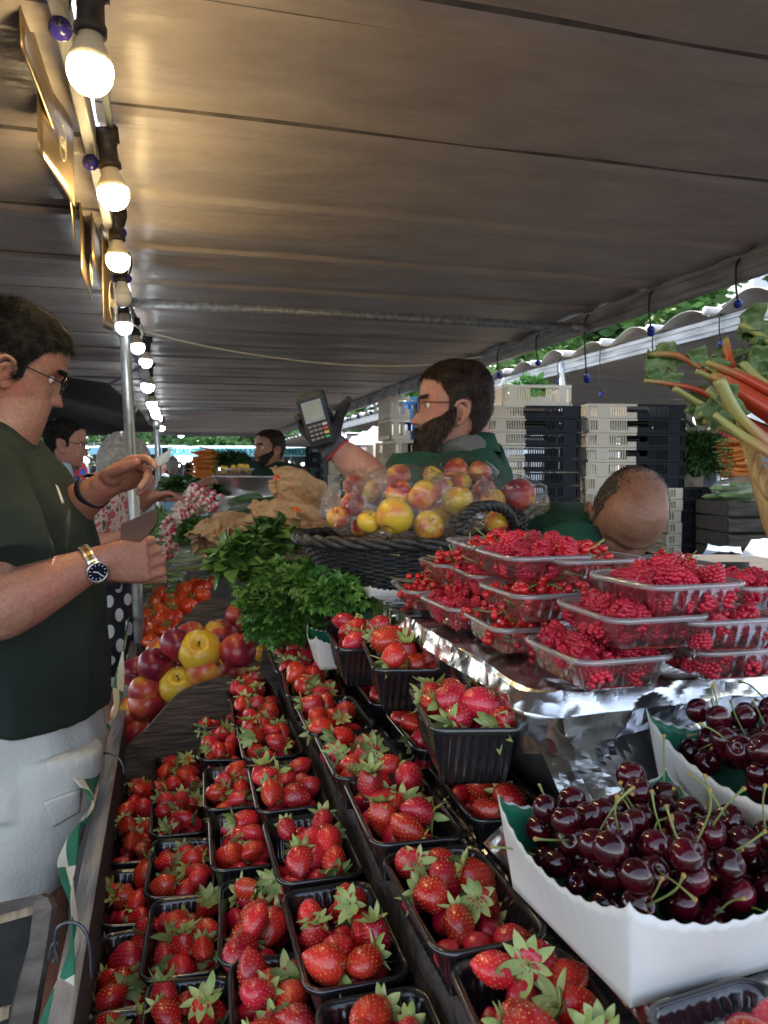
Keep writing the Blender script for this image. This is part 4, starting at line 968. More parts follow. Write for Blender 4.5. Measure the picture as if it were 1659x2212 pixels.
loft(bm, secs([(1012, 966, 2.16, 42, .075), (1006, 984, 2.16, 62, .125), (998, 1006, 2.16, 86, .17), (990, 1040, 2.16, 106, .185), (985, 1120, 2.16, 118, .175), (985, 1300, 2.16, 110, .16)]), 36, p=2.3)
tube(bm, [P(990, 1036, 2.07), P(935, 1038, 2.02), P(888, 1034, 1.985), P(843, 1030, 1.965)], [.082, .076, .068, .060], 24)
tube(bm, [P(1030, 1000, 2.26), P(1065, 1050, 2.3)], [.09, .075], 20)
cloth(c2, 'polo_shirt', bm, m_polo, .006, .008, 9, 3)
bm = bmesh.new(); n_ = 30; rg = []
for k in range(n_ + 1):
    a = -2.5 + 5.0 * k / n_; c = P(1014, 958, 2.155); r0 = .066; dirn = (_R * math.cos(a) + _F * math.sin(a)); rg.append([bm.verts.new(c + dirn * (r0 - .004) + _U * .022 + _R * .004), bm.verts.new(c + dirn * (r0 + .004) + _U * .026), bm.verts.new(c + dirn * (r0 + .014) - _U * .002), bm.verts.new(c + dirn * (r0 + .024) - _U * .026)])
for a, b in zip(rg, rg[1:]):
    for k in range(3): bm.faces.new((a[k], a[k + 1], b[k + 1], b[k]))
o = fix(obj('collar', bm, m_polo, c2), c2); o.modifiers.new('s', 'SOLIDIFY').thickness = .003
bm = bmesh.new(); tube(bm, [P(1004, 966, 2.14), P(996, 985, 2.12), P(985, 1005, 2.09)], [.074, .078, .07], 20); cloth(c2, 'undershirt', bm, m_greyt, .005, .003, 12, 1)
fix(link('hair', hair_mesh(hm, s2, scalp(.072), 15000, .015, flow_short, 13, [m_hair_b, m_hair_b], .008, .5, .0005), c2), c2)
fix(link('beard', hair_mesh(hm, s2, beard_mask(), 15000, .034, flow_beard, 14, [m_hair_b, m_hair_s], .012, .75, .0006, zr=(-.1215, .0)), c2), c2)
fix(link('eyebrow', hair_mesh(hm, s2, lambda th, z, rr: .012 < abs(head_pt(th, z).x) < .048 and .015 < z < .023 and abs(th) < 1.2, 700, .010, lambda th, z: (math.sin(th), 0, 0), 15, [m_hair_b], .002, .3, .0008), c2), c2)
glasses(c2, hm, s2, m_frame, .0205)
gl = bmesh.new(); wv = P(716, 962, 1.945)
hand(gl, wv, -_R * .55 + _U * .83, -_F, 1 if (-_R * .55 + _U * .83).cross(-_F).dot(_R) > 0 else -1, [(22, 42, 30), (32, 48, 34), (40, 50, 36), (46, 52, 36)], 1.0, (.7, .55, -8), glove=1.16)
tube(gl, [P(706, 945, 1.945), P(722, 968, 1.945)], [.033, .036], 20)
gv = cloth(c2, 'glove', gl, m_glove, .004, .001, 30, 1, smooth=1)
bm = bmesh.new(); tube(bm, [P(716, 960, 1.945), P(728, 972, 1.945)], [.036, .038], 20); fix(obj('glove_cuff', bm, M('grey_cuff', (.10, .10, .11), None, rough=.9), c2), c2)
bm = bmesh.new(); tube(bm, [P(728, 972, 1.945), P(730.5, 974.5, 1.945)], [.039, .039], 20); fix(obj('cuff_edge', bm, M('cuff_red', (.5, .03, .05), None, rough=.9), c2), c2)
# card terminal
up = (_U * .962 - _R * .26).normalized(); fn = (-_F * .95 - _R * .12 + _U * .10); fn = (fn - up * fn.dot(up)).normalized(); rt = up.cross(fn); tm = basis(P(682, 905, 1.875), rt, -fn, up)
tr = thing('card_terminal', 'black card payment terminal held up in the gloved hand', 'card terminal', tm.translation, rot=tm.to_euler())
bm = bmesh.new(); 
loft(bm, [(Vector((0, y + .012, z)), Vector((hw, 0, 0)), Vector((0, t, 0))) for z, hw, t, y in ((-.068, .025, .012, .0), (-.062, .030, .016, 0), (-.02, .032, .018, .0), (.02, .0345, .019, 0), (.045, .037, .021, -.002), (.062, .036, .022, -.004), (.066, .031, .018, -.003))], 32, p=5)
obj('casing', bm, m_blackm, tr)
bm = bmesh.new(); box(bm, -.025, .025, -.0108, -.0085, -.008, .044, 0); obj('bezel', bm, m_black, tr, smooth=False)
bm = bmesh.new(); box(bm, -.0215, .0215, -.0122, -.0110, -.004, .040, 0); obj('screen', bm, M('terminal_screen', (.16, .17, .12), (.24, .25, .18), 20, .25), tr, smooth=False)
for r_ in range(4):
    for c_ in range(3):
        bm = bmesh.new(); box(bm, -.0215 + c_ * .0115, -.0125 + c_ * .0115, -.0100, -.0075, -.0205 - r_ * .0105, -.0145 - r_ * .0105); bmesh.ops.bevel(bm, geom=bm.edges[:], offset=.0007, segments=1, affect='EDGES')
        obj('key', bm, m_keyg if False else MATS.get('key_grey') or M('key_grey', (.16, .15, .145), None, rough=.4), tr, smooth=False)
for r_, (c_) in enumerate(((.5, .4, .38), (.5, .02, .015), (.65, .42, .02), (.01, .30, .10))):
    bm = bmesh.new(); box(bm, .0140, .0255, -.0100, -.0075, -.0205 - r_ * .0105, -.0145 - r_ * .0105); q = obj('key', bm, M('key_colour_%d' % r_, c_, None, rough=.4), tr, smooth=False)

# --- bald man bending down
c3 = person('balding man in a green shirt bending his head down behind the raspberries', at=Vector((P(1330, 1150, 1.95).x, P(1330, 1150, 1.95).y, 0)))
hm = head_m(P(1352, 1122, 1.84), -_U * .74 - _F * .58 - _R * .18, _U * .62 - _F * .74 + _R * .18); s3 = 1.03
bm = bmesh.new(); head_bm(bm, hm, s3)
tube(bm, [P(1330, 1140, 1.90), P(1290, 1150, 1.98), P(1240, 1160, 2.05)], [.062, .066, .09], 20)
body_mesh(c3, bm, m_skin3, .0035, hm, s3, eyes=False)
bm = bmesh.new()
ax = (P(1290, 1120, 1.98) - P(1120, 1260, 2.15)).normalized(); uu, vv_ = _F, ax.cross(_F).normalized()
loft(bm, [(P(x, y, d), _F * a, vv_ * b) for x, y, d, a, b in ((1110, 1300, 2.1, .15, .12), (1150, 1235, 2.08, .18, .145), (1190, 1180, 2.05, .20, .145), (1240, 1145, 2.02, .20, .115), (1285, 1128, 1.99, .13, .075), (1300, 1124, 1.98, .085, .062))], 32)
tube(bm, [P(1230, 1160, 1.85), P(1245, 1240, 1.80)], [.085, .07], 20)
cloth(c3, 'shirt', bm, m_polo, .006, .010, 8, 7)
m_buzz = M('buzz_hair', (.03, .02, .015), (.12, .09, .07), 80, .6)
fix(link('hair', hair_mesh(hm, s3, lambda th, z, rr: scalp(.30)(th, z, rr) if abs(th) < 1.45 and abs(th) > 1.2 and z < .05 else (abs(th) >= 1.45 and scalp(.066)(th, z, rr) and z < (.088 if rr is None else .098 + rr.gauss(0, .012)) + (.014 if abs(th) > 2.1 else 0) + .006 * math.sin(th * 5)), 12000, .009, flow_back, 23, [m_buzz, m_hair_g], .0010, .5, .0005), c3), c3)
fix(link('stubble', hair_mesh(hm, s3, beard_mask(), 2200, .006, flow_beard, 24, [m_hair_b], .001, .5, .0005, zr=(-.1215, .0)), c3), c3)

# --- seller further back
c4 = person('seller with short dark hair in dark green behind the steel bowl', at=Vector((P(590, 1030, 5.1).x, P(590, 1030, 5.1).y, 0)))
hm = head_m(P(582, 970, 5.1), -_R * .75 - _F * .62 + _U * .05, _U - _R * .05); s4 = 1.08
bm = bmesh.new(); head_bm(bm, hm, s4)
tube(bm, [P(590, 985, 5.12), P(595, 1010, 5.15), P(597, 1025, 5.15)], [.062, .066, .1], 16)
tube(bm, [P(545, 1030, 5.0), P(500, 1035, 4.9), P(470, 1036, 4.8), P(442, 1043, 4.75)], [.05, .048, .042, .03], 14, caps='round')
hand(bm, P(445, 1042, 4.76), -_R * .95 - _U * .3, -_U, 1, [30, 32, 34, 36], 1.0)
body_mesh(c4, bm, m_skin2, .006, hm, s4)
bm = bmesh.new(); loft(bm, secs([(598, 998, 5.15, 26, .08), (598, 1008, 5.15, 52, .12), (598, 1020, 5.15, 68, .14), (596, 1050, 5.15, 72, .15), (596, 1200, 5.15, 66, .15)]), 28, p=2.3)
tube(bm, [P(548, 1012, 5.05), P(535, 1030, 4.98), P(520, 1040, 4.93)], [.075, .07, .06], 16); tube(bm, [P(650, 1018, 5.2), P(668, 1060, 5.2)], [.08, .07], 16)
cloth(c4, 'shirt', bm, m_shirt if False else M('dark_green_cotton', (.004, .025, .016), (.006, .035, .022), 6, .9), .012, .008, 8, 9)
fix(link('hair', hair_mesh(hm, s4, scalp(.070), 3500, .008, flow_short, 33, [m_hair_b], .004, .4, .0016), c4), c4)
fix(link('beard', hair_mesh(hm, s4, beard_mask(), 2500, .008, flow_beard, 34, [m_hair_b], .002, .5, .0014, zr=(-.1215, .0)), c4), c4)
fix(link('eyebrow', hair_mesh(hm, s4, lambda th, z, rr: .012 < abs(head_pt(th, z).x) < .048 and .015 < z < .023 and abs(th) < 1.2, 300, .010, lambda th, z: (math.sin(th), 0, 0), 35, [m_hair_b], .002, .3, .0015), c4), c4)

# --- customer in pale blue
c5 = person('man with glasses in a pale blue T-shirt behind the nearest customer', at=Vector((P(120, 1000, 3.9).x, P(120, 1000, 3.9).y, 0)))
hm = head_m(P(142, 957, 3.92), _R * .93 + _F * .25 - _U * .10, _U + _R * .06); s5 = 1.04
bm = bmesh.new(); head_bm(bm, hm, s5)
tube(bm, [P(136, 975, 3.95), P(122, 1000, 3.95), P(112, 1020, 3.95)], [.06, .064, .09], 16)
body_mesh(c5, bm, m_skin, .005, hm, s5)
bm = bmesh.new(); loft(bm, secs([(108, 982, 3.95, 20, .08), (106, 995, 3.95, 36, .16), (104, 1020, 3.95, 46, .2), (104, 1060, 3.95, 50, .2), (104, 1200, 3.95, 52, .2), (104, 1400, 3.95, 50, .19)]), 28)
tube(bm, [P(112, 1010, 3.76), P(122, 1050, 3.74), P(130, 1090, 3.73)], [.085, .085, .08], 16)
cloth(c5, 't_shirt', bm, m_ltblue, .012, .012, 6, 4)
fix(link('hair', hair_mesh(hm, s5, lambda th, z, rr: scalp(.078)(th, z, rr) and not (z > .10 and abs(th) > 2.2), 4500, .016, flow_back, 43, [m_hair_g, m_hair_g], .005, .4, .0010), c5), c5)
glasses(c5, hm, s5, m_frame, .020)

# --- woman in floral blouse and dotted skirt
c6 = person('grey haired woman in a floral blouse and dark polka dot skirt', at=Vector((P(243, 1400, 3.1).x, P(243, 1400, 3.1).y, 0)))
hm = head_m(P(262, 1003, 3.12), _R * .8 + _F * .4 - _U * .5, _U + _R * .3); s6 = .98
bm = bmesh.new(); head_bm(bm, hm, s6)
tube(bm, [P(258, 1020, 3.14), P(252, 1055, 3.15)], [.052, .07], 16)
tube(bm, [P(252, 1050, 3.15), P(248, 1120, 3.13), P(243, 1300, 3.12), P(243, 1480, 3.12)], [.06, .09, .10, .09], 16); tube(bm, [P(250, 1070, 3.14), P(290, 1090, 3.2)], [.06, .044], 12); tube(bm, [P(245, 1090, 3.1), P(200, 1130, 2.98)], [.06, .046], 12)
tube(bm, [P(200, 1130, 2.98), P(198, 1165, 2.95), P(225, 1172, 2.92), P(262, 1158, 2.92)], [.045, .042, .036, .026], 14, caps='round')
tube(bm, [P(290, 1090, 3.2), P(310, 1085, 3.15), P(330, 1070, 3.1)], [.042, .036, .028], 14, caps='round')
hand(bm, P(326, 1074, 3.1), _R * .9 + _U * .2, -_U, 1, [25, 25, 25, 25], .9)
tube(bm, [P(225, 1460, 3.1), P(225, 1560, 3.1), P(228, 1780, 3.1)], [.06, .05, .04], 14, caps='round'); tube(bm, [P(262, 1460, 3.15), P(262, 1560, 3.15), P(262, 1780, 3.15)], [.06, .05, .04], 14, caps='round')
body_mesh(c6, bm, m_skin, .006, hm, s6)
bm = bmesh.new(); loft(bm, secs([(256, 1040, 3.15, 22, .08), (252, 1052, 3.15, 42, .15), (248, 1075, 3.14, 56, .18), (244, 1120, 3.13, 60, .18), (242, 1165, 3.12, 56, .17), (242, 1190, 3.12, 55, .17)]), 28)
tube(bm, [P(215, 1080, 3.02), P(198, 1120, 2.97), P(190, 1155, 2.94)], [.075, .070, .062], 16); tube(bm, [P(280, 1070, 3.2), P(300, 1090, 3.2)], [.07, .06], 16)
cloth(c6, 'blouse', bm, m_floral, .010, .010, 8, 6)
bm = bmesh.new(); rows = [(242, 1185, 3.12, 54, .165), (242, 1210, 3.12, 56, .17), (243, 1300, 3.12, 60, .18), (245, 1400, 3.12, 64, .19), (247, 1470, 3.12, 66, .19)]; uvl = bm.loops.layers.uv.new('UV')
nn = 60; rg = []
for i in range(13):
    t = i / 12 * (len(rows) - 1); k = min(int(t), len(rows) - 2); t -= k; r_ = [a + (b - a) * t for a, b in zip(rows[k], rows[k + 1])]
    ring = []
    for q in range(nn + 1):
        a = q * math.tau / nn; fl = 1 + (.05 * i / 12) * math.sin(a * 9)
        ring.append(bm.verts.new(P(r_[0], r_[1], r_[2]) + _R * math.cos(a) * PX(r_[3], r_[2]) * fl + _F * math.sin(a) * r_[4] * fl))
    rg.append(ring)
for i in range(12):
    for q in range(nn):
        f = bm.faces.new((rg[i][q], rg[i + 1][q], rg[i + 1][q + 1], rg[i][q + 1]))
        for lp, (ii, qq) in zip(f.loops, ((i, q), (i + 1, q), (i + 1, q + 1), (i, q + 1))): lp[uvl].uv = (qq / nn * 11, -ii / 12 * 6.4)
fix(obj('skirt', bm, m_dots, c6), c6)
bm = bmesh.new(); loft(bm, secs([(242, 1206, 3.12, 60, .18), (243, 1232, 3.12, 61, .182)]), 28); fix(obj('belt_bag', bm, m_navy, c6), c6)
bm = bmesh.new(); loft(bm, secs([(225, 1225, 2.94, 30, .03), (228, 1250, 2.93, 34, .04), (232, 1272, 2.93, 26, .03)]), 20, p=3); fix(obj('pouch', bm, m_navy, c6), c6)
fix(link('hair', hair_mesh(hm, s6, scalp(.066), 3500, .014, flow_back, 53, [m_hair_gr], .010, .4, .0014), c6), c6)

# --- far passers-by
def passer(x, ytop, d, h, label, top, legs, hair, face=0, skin=m_skin, long=False):
    t = P(x, ytop, d); root = person(label, 'people far down the market aisle', (t.x, t.y, t.z - h)); root.rotation_euler = (0, 0, face); k = h / 1.72
    V = lambda a, b, c: Vector((a, b, c)) * k
    bm = bmesh.new(); ico(bm, V(0, 0, 1.60), .105 * k, 3, sc=(.8, .95, 1.12)); ico(bm, V(0, -.09, 1.585), .02 * k, 2)
    tube(bm, [V(0, .01, 1.50), V(0, .02, 1.38)], [.05, .06], 12)
    for s in (1, -1):
        tube(bm, [V(.19 * s, 0, 1.36), V(.23 * s, 0, 1.10), V(.21 * s, -.12, .88)], [.045, .04, .028], 10, caps='round'); ico(bm, V(.205 * s, -.16, .83), .04 * k, 2, sc=(.5, .8, 1.3))
        tube(bm, [V(.09 * s, 0, .9), V(.1 * s, 0, .5), V(.1 * s, .02, .07)], [.08, .06, .04], 10, caps='round'); ico(bm, V(.1 * s, -.06, .04), .05 * k, 2, sc=(.8, 2, .7))
    obj('body', remeshed(bm, .018, 1), skin, root)
    bm = bmesh.new(); loft(bm, [(V(0, 0, z), V(a, 0, 0), V(0, b, 0)) for z, a, b in ((.86, .17, .12), (1.05, .155, .11), (1.25, .19, .125), (1.38, .18, .10), (1.44, .08, .07))], 20)
    for s in (1, -1): tube(bm, [V(.17 * s, 0, 1.38), V(.235 * s, 0, 1.16)], [.065, .06], 12)
    obj('top', remeshed(bm, .018, 1), top, root)
    bm = bmesh.new(); loft(bm, [(V(0, 0, z), V(a, 0, 0), V(0, b, 0)) for z, a, b in ((.72, .18, .125), (.95, .165, .12))], 20)
    for s in (1, -1): tube(bm, [V(.09 * s, 0, .85), V(.1 * s, 0, .12)], [.098, .07], 12)
    obj('trousers', remeshed(bm, .02, 1), legs, root)
    bm = bmesh.new(); ico(bm, V(0, .022, 1.625), .112 * k, 3, sc=(.84, .92, 1.06))
    if long: tube(bm, [V(0, .08, 1.6), V(0, .11, 1.42), V(0, .10, 1.25)], [.09, .085, .05], 12)
    obj('hair', bm, hair, root)
passer(372, 988, 11, 1.72, 'far person in a long pale blue coat by the second pole', M('sky_cloth', (.22, .42, .66), None, rough=.9), MATS['sky_cloth'], m_hair_gr, 3.3)
passer(408, 1000, 13, 1.66, 'far dark haired woman in a black sleeveless top', m_navy, m_navy, m_hair_b, 2.9, long=True)
passer(428, 990, 15, 1.70, 'far person in a white top left of the carrot pile', m_white_pl, m_ltblue, m_hair_b, .2)
passer(336, 1012, 12, 1.62, 'far person in a grey blue top between the poles', m_ltblue, m_ltblue, m_hair_b, 3.0)
passer(206, 1006, 19, 1.65, 'far person in a pink top and dark cap left of the pole', M('pink_cloth', (.6, .12, .2), None, rough=.9), m_navy, m_hair_b, 1.5)
passer(352, 1000, 20, 1.7, 'far person in white shown between pole and blue coat', m_white_pl, m_navy, m_hair_b, .4)
passer(300, 1003, 22, 1.7, 'far person in teal beside the front pole', M('teal_cloth', (.05, .3, .4), None, rough=.9), m_navy, m_hair_b, 2.0)
# ------------------------------------------------------------ the stall: rail, table, steps
H0 = CAMH
bm = bmesh.new(); box(bm, -.116, 1.45, .25, 6.4, H0 - .87, H0 - .845)
for x in (-.05, .65, 1.35):
    for y in (.35, 1.8, 3.2, 4.6, 6.0): box(bm, x, x + .05, y, y + .05, 0, H0 - .87)
tag(obj('market_table', bm, m_woodd, smooth=False), 'dark wooden market table carrying the fruit display', 'table')
rail = thing('table_rail', 'worn grey metal edged rail along the customers side of the table', 'rail', (-.13, .2, H0 - .65))
bm = bmesh.new(); box(bm, -.0145, .0145, 0, 2.36, -.010, 0); bmesh.ops.bevel(bm, geom=bm.edges[:], offset=.0025, segments=2, affect='EDGES'); obj('metal_strip', bm, m_rail, rail, smooth=False)
bm = bmesh.new(); box(bm, -.012, .013, 0, 2.36, -.16, -.0105); obj('wooden_board', bm, m_wood, rail, smooth=False)
rail2 = thing('table_rail', 'second wooden rail further along the table, below the tomatoes', 'rail', (-.13, 2.75, H0 - .66))
bm = bmesh.new(); box(bm, -.014, .014, 0, 2.4, -.16, 0); bmesh.ops.bevel(bm, geom=bm.edges[:], offset=.002, segments=1, affect='EDGES'); obj('wooden_board', bm, m_wood, rail2, smooth=False)
HP = .062
cols = {'A': (-.12, -.775), 'B': (-.042, -.7265), 'C': (.063, -.645), 'D': (.143, -.567), 'E': (.246, -.465), 'F': (.380, -.45)}
for k, (x, z) in cols.items():
    bm = bmesh.new(); y1 = {'A': 1.98, 'B': 2.0, 'C': 2.18, 'D': 2.12, 'E': 2.0, 'F': 1.95}[k]
    box(bm, x + .030, x + .105, .3, y1, H0 - .843, H0 + z - HP - .002)
    tag(obj('display_step', bm, m_woodd, smooth=False), 'dark wooden step carrying the %s row of strawberry punnets' % {'A': 'rail side', 'B': 'second', 'C': 'third', 'D': 'fourth', 'E': 'fifth', 'F': 'sixth'}[k], 'step', 'display steps')

# ------------------------------------------------------------ punnets
def rrect(hw, hl, r, n=9):
    out = []
    for cx_, cy_, a0 in ((hw - r, hl - r, 0), (-hw + r, hl - r, 90), (-hw + r, -hl + r, 180), (hw - r, -hl + r, 270)):
        for k in range(n): a = rad(a0 + 90 * k / (n - 1)); out.append((cx_ + r * math.cos(a), cy_ + r * math.sin(a)))
    return out
def densify(pts, step):
    out = []
    for i, p in enumerate(pts):
        q = pts[(i + 1) % len(pts)]; L = math.hypot(q[0] - p[0], q[1] - p[1]); n = max(1, int(L / step))
        for k in range(n): out.append((p[0] + (q[0] - p[0]) * k / n, p[1] + (q[1] - p[1]) * k / n))
    return out
def punnet_bms(W, L, H, r, rib=.0012, ribn=1.0, taper=.014, lip=.006, pitch=.0105):
    base = densify(rrect(1, 1, .0001, 2), 9)
    per = densify(rrect(W / 2, L / 2, r), .0026); n = len(per); tot = 0; arc = []
    for i, p in enumerate(per):
        arc.append(tot); q = per[(i + 1) % n]; tot += math.hypot(q[0] - p[0], q[1] - p[1])
    def ring(bm, inset, z, ribamp=0):
        out = []
        for i, (x, y) in enumerate(per):
            a, b = per[i - 1], per[(i + 1) % n]; t = Vector((b[0] - a[0], b[1] - a[1], 0)).normalized(); nn = Vector((t.y, -t.x, 0))
            k = math.cos(arc[i] / tot * math.tau * round(tot / pitch)); k = max(-.4, min(.4, k)) * 2.5
            out.append(bm.verts.new(Vector((x, y, z)) + nn * (-inset + ribamp * k)))
        return out
    def skin(bm, rs, flip=False):
        for a, b in zip(rs, rs[1:]):
            for i in range(n):
                q = (a[i], a[(i + 1) % n], b[(i + 1) % n], b[i]); bm.faces.new(q[::-1] if flip else q)
    bm = bmesh.new()
    rs = [ring(bm, lip + .001 + taper + .006, -H), ring(bm, lip + .001 + taper + .001, -H + .004, rib), ring(bm, lip + .001 + taper * .5, -H * .5, rib), ring(bm, lip + .001 + .002, -.012, rib), ring(bm, lip + .001, -.009), ring(bm, lip, -.001)]
    bm.faces.new(rs[0][::-1]); skin(bm, rs)
    bm2 = bmesh.new(); rs = [ring(bm2, .001, -.006), ring(bm2, 0, -.003), ring(bm2, .001, -.0005), ring(bm2, lip * .45, .0006), ring(bm2, lip - .0004, -.0004), ring(bm2, lip + .0008, -.0035)]; skin(bm2, rs)
    return bm, bm2
def punnet(W, L, H, r, mt, label, group, name='punnet', cat='punnet', z0=0, **kw):
    root = thing(name, label, cat, group=group)
    a, b = punnet_bms(W, L, H, r, **kw)
    o = obj('tray', a, mt, root); md = o.modifiers.new('s', 'SOLIDIFY'); md.thickness = .0007
    obj('rim', b, m_clrim if mt is m_clear else mt, root)
    return root
blackp = punnet(.120, .188, HP, .024, m_black, 'x', 'black strawberry punnets')

# ------------------------------------------------------------ fruit shapes
def strawberry_bm(seed, n=34, m=30, seeds=True):
    rr = random.Random(seed); bm = bmesh.new(); Rr = .0175 * rr.uniform(.94, 1.08); L = .043 * rr.uniform(.9, 1.15); sq = rr.uniform(.84, .96); bend = rr.uniform(-.004, .004); pw = rr.uniform(.62, .95)
    def pt(a, t):                      # t 0 tip .. 1 shoulder
        s = math.sin(min(1, t * 1.04) ** pw * math.pi * .80) ** .95 if t > 0 else 0; r = Rr * s * (1 + .05 * math.sin(a * 3 + seed) + .04 * math.sin(a * 2 + seed * 2))
        if t > .9: r *= 1 - ((t - .9) / .1) ** 2 * .75
        z = -L * .52 + L * t - (.005 * ((t - .86) / .14) ** 2 if t > .86 else 0)
        return Vector((r * math.cos(a) + bend * math.sin(t * 3), r * math.sin(a) * sq, z))
    sd = []
    if seeds:
        N = 135; g = math.pi * (3 - math.sqrt(5))
        for k in range(N):
            t = .05 + .84 * (k + .5) / N; t = t ** .85; sd.append((pt(k * g, t), k * g, t))
    rings = []
    for j in range(m + 1):
        t = .0 + j / m; ring = []
        for k in range(n):
            a = k * math.tau / n; ring.append(bm.verts.new(pt(a, max(t, .012))))
        rings.append(ring)
    for a, b in zip(rings, rings[1:]):
        for k in range(n): bm.faces.new((a[k], a[(k + 1) % n], b[(k + 1) % n], b[k]))
    bm.faces.new(rings[0][::-1]); bm.faces.new(rings[-1])
    if seeds:
        from mathutils.kdtree import KDTree
        kd = KDTree(len(sd))
        for i, (p, a, t) in enumerate(sd): kd.insert(p, i)
        kd.balance(); bm.normal_update(); spc = .0042
        for v in bm.verts:
            co, i, dist = kd.find(v.co)
            v.co += v.normal * (-.0010 * math.exp(-(dist / .0013) ** 2) + .0004)
        for p, a, t in sd:
            e = .03; du = (pt(a + e, t) - pt(a - e, t)).normalized(); dv = (pt(a, min(1, t + .01)) - pt(a, t - .01)).normalized(); nn = du.cross(dv).normalized()
            c = p - nn * .00005; q = [c + du * .00085, c + dv * .0013, c - du * .00085, c - dv * .0013]; top = bm.verts.new(c + nn * .0007); q = [bm.verts.new(x - nn * .0006) for x in q]
            for i in range(4): f = bm.faces.new((q[i], q[(i + 1) % 4], top)); f.material_index = 1
    return bm, pt(0, 1).z
def calyx_bm(seed):
    rr = random.Random(seed); bm = bmesh.new(); n = rr.randrange(9, 12)
    for k in range(n):
        a = k * math.tau / n + rr.uniform(-.15, .15); L = rr.uniform(.015, .023); w = rr.uniform(.0030, .0046); curl = rr.uniform(-.25, 1.0); d = Vector((math.cos(a), math.sin(a), 0)); s = Vector((-d.y, d.x, 0)); prev = None
        tw = rr.uniform(-.3, .3)
        for i in range(7):
            t = i / 6; p = d * (.001 + L * t * math.cos(curl * t * .8)) + Vector((0, 0, .0015 + L * math.sin(curl * t * .9) * t - .002 * t * (1 - curl))); ww = w * math.sin((t * .86 + .14) * math.pi) ** .8 + .0002
            sv = (s + Vector((0, 0, tw * t))).normalized(); up = Vector((0, 0, .0012 * math.sin(t * 3)))
            row = [bm.verts.new(p - sv * ww + up), bm.verts.new(p - Vector((0, 0, .0006))), bm.verts.new(p + sv * ww + up)]
            if prev:
                for q in range(2): bm.faces.new((prev[q], prev[q + 1], row[q + 1], row[q]))
            prev = row
    tube(bm, [(0, 0, -.001), (rr.uniform(-.002, .002), 0, .005), (rr.uniform(-.005, .005), rr.uniform(-.004, .004), rr.uniform(.007, .013))], [.0022, .0013, .0012], 6)
    return bm
me_st = []; st_top = []
for s in range(6):
    b, zt = strawberry_bm(s + 1); me_st.append(mesh(b, 'strawberry', [m_straw, m_seed])); st_top.append(zt)
me_cal = [mesh(calyx_bm(s), 'calyx', m_calyx) for s in range(5)]
def settle(n, hw, hl, rs, floor, seed, tries=14, k=.9, corner=.01):
    rr = random.Random(seed); out = []
    for i in range(n):
        r = rs(rr); best = None
        for _ in range(tries):
            x = rr.uniform(-hw + r * .8, hw - r * .8); y = rr.uniform(-hl + r * .8, hl - r * .8)
            if abs(x) > hw - corner - r * .3 and abs(y) > hl - corner - r * .3: continue
            z = floor + r
            for (a, b, c, q) in out:
                d2 = (a - x) ** 2 + (b - y) ** 2; R2 = ((q + r) * k) ** 2
                if d2 < R2: z = max(z, c + math.sqrt(R2 - d2))
            if best is None or z < best[2]: best = (x, y, z, r)
        if best: out.append(best)
    return out
def slot_words(items):
    """each item (x, y): a phrase such as «back left» that only it has within its container"""
    n = len(items); rows = 3 if n > 4 else (2 if n > 2 else 1)
    if n > 15: rows = math.ceil(n / 8)
    idx = sorted(range(n), key=lambda i: items[i][1]); out = [None] * n; per = math.ceil(n / rows)
    rn = {1: [''], 2: ['front', 'back'], 3: ['front', 'middle', 'back']}.get(rows) or [(ords[q] if q else 'first') + ' row' for q in range(rows)]
    for r in range(rows):
        row = sorted(idx[r * per:(r + 1) * per], key=lambda i: items[i][0]); m = len(row)
        cn = {1: ['centre'], 2: ['left', 'right'], 3: ['left', 'centre', 'right'], 4: ['far left', 'left', 'right', 'far right'], 5: ['far left', 'left', 'centre', 'right', 'far right']}.get(m) or [('leftmost' if q == 0 else 'rightmost' if q == m - 1 else ords[q] + ' from left') for q in range(m)]
        for q, i in enumerate(row): out[i] = (rn[r] + ' ' + cn[q]).strip()
    return out
stuff_bm = bmesh.new(); lo_st, _ = strawberry_bm(9, 16, 14, False); me_lo = mesh(lo_st, 'lo', [m_straw])
def rand_rot(rr, tip_up=.2, lo=55, hi=125):
    tilt = rad(rr.uniform(lo, hi)); az = rr.uniform(0, math.tau)
    if rr.random() < tip_up: tilt = rad(rr.choice((rr.uniform(0, 40), rr.uniform(135, 175))))
    return (Matrix.Rotation(az, 3, 'Z') @ Matrix.Rotation(tilt, 3, 'Y') @ Matrix.Rotation(rr.uniform(0, 6.28), 3, 'Z'))
stuff_mats = []
def fill_strawberries(M4, seed, desc, n=17, keep=9, hw=.048, hl=.081, floor=-.050, rr_=(.0163, .0200)):
    rr = random.Random(seed * 7 + 1); pk = settle(n, hw, hl, lambda q: q.uniform(*rr_), floor, seed); pk.sort(key=lambda p: -p[2]); top = pk[:keep]; words = slot_words([(p[0], p[1]) for p in top])
    for i, (x, y, z, r) in enumerate(pk):
        rot = rand_rot(rr); m3 = rot; loc = M4 @ Vector((x, y, z)); sc = r / .0168 * rr.uniform(.95, 1.08)
        if i < keep:
            v = rr.randrange(6); o = link('strawberry', me_st[v], None, loc, (M4.to_3x3() @ m3).to_euler()); o.scale = (sc,) * 3
            tag(o, 'red strawberry at %s in the %s' % (words[i], desc), 'strawberry', 'strawberries in punnets')
            if rr.random() < .93:
                c = link('calyx', me_cal[rr.randrange(5)], o, (0, 0, st_top[v] - .001), (0, 0, rr.uniform(0, 6))); k_ = rr.uniform(.95, 1.3); c.scale = (k_,) * 3
        else: stuff_mats.append((loc, (M4.to_3x3() @ m3), sc))
rowsn = {'A': 'rail row', 'B': 'second row', 'C': 'third row', 'D': 'fourth row', 'E': 'fifth row', 'F': 'sixth row', 'G': 'top row'}
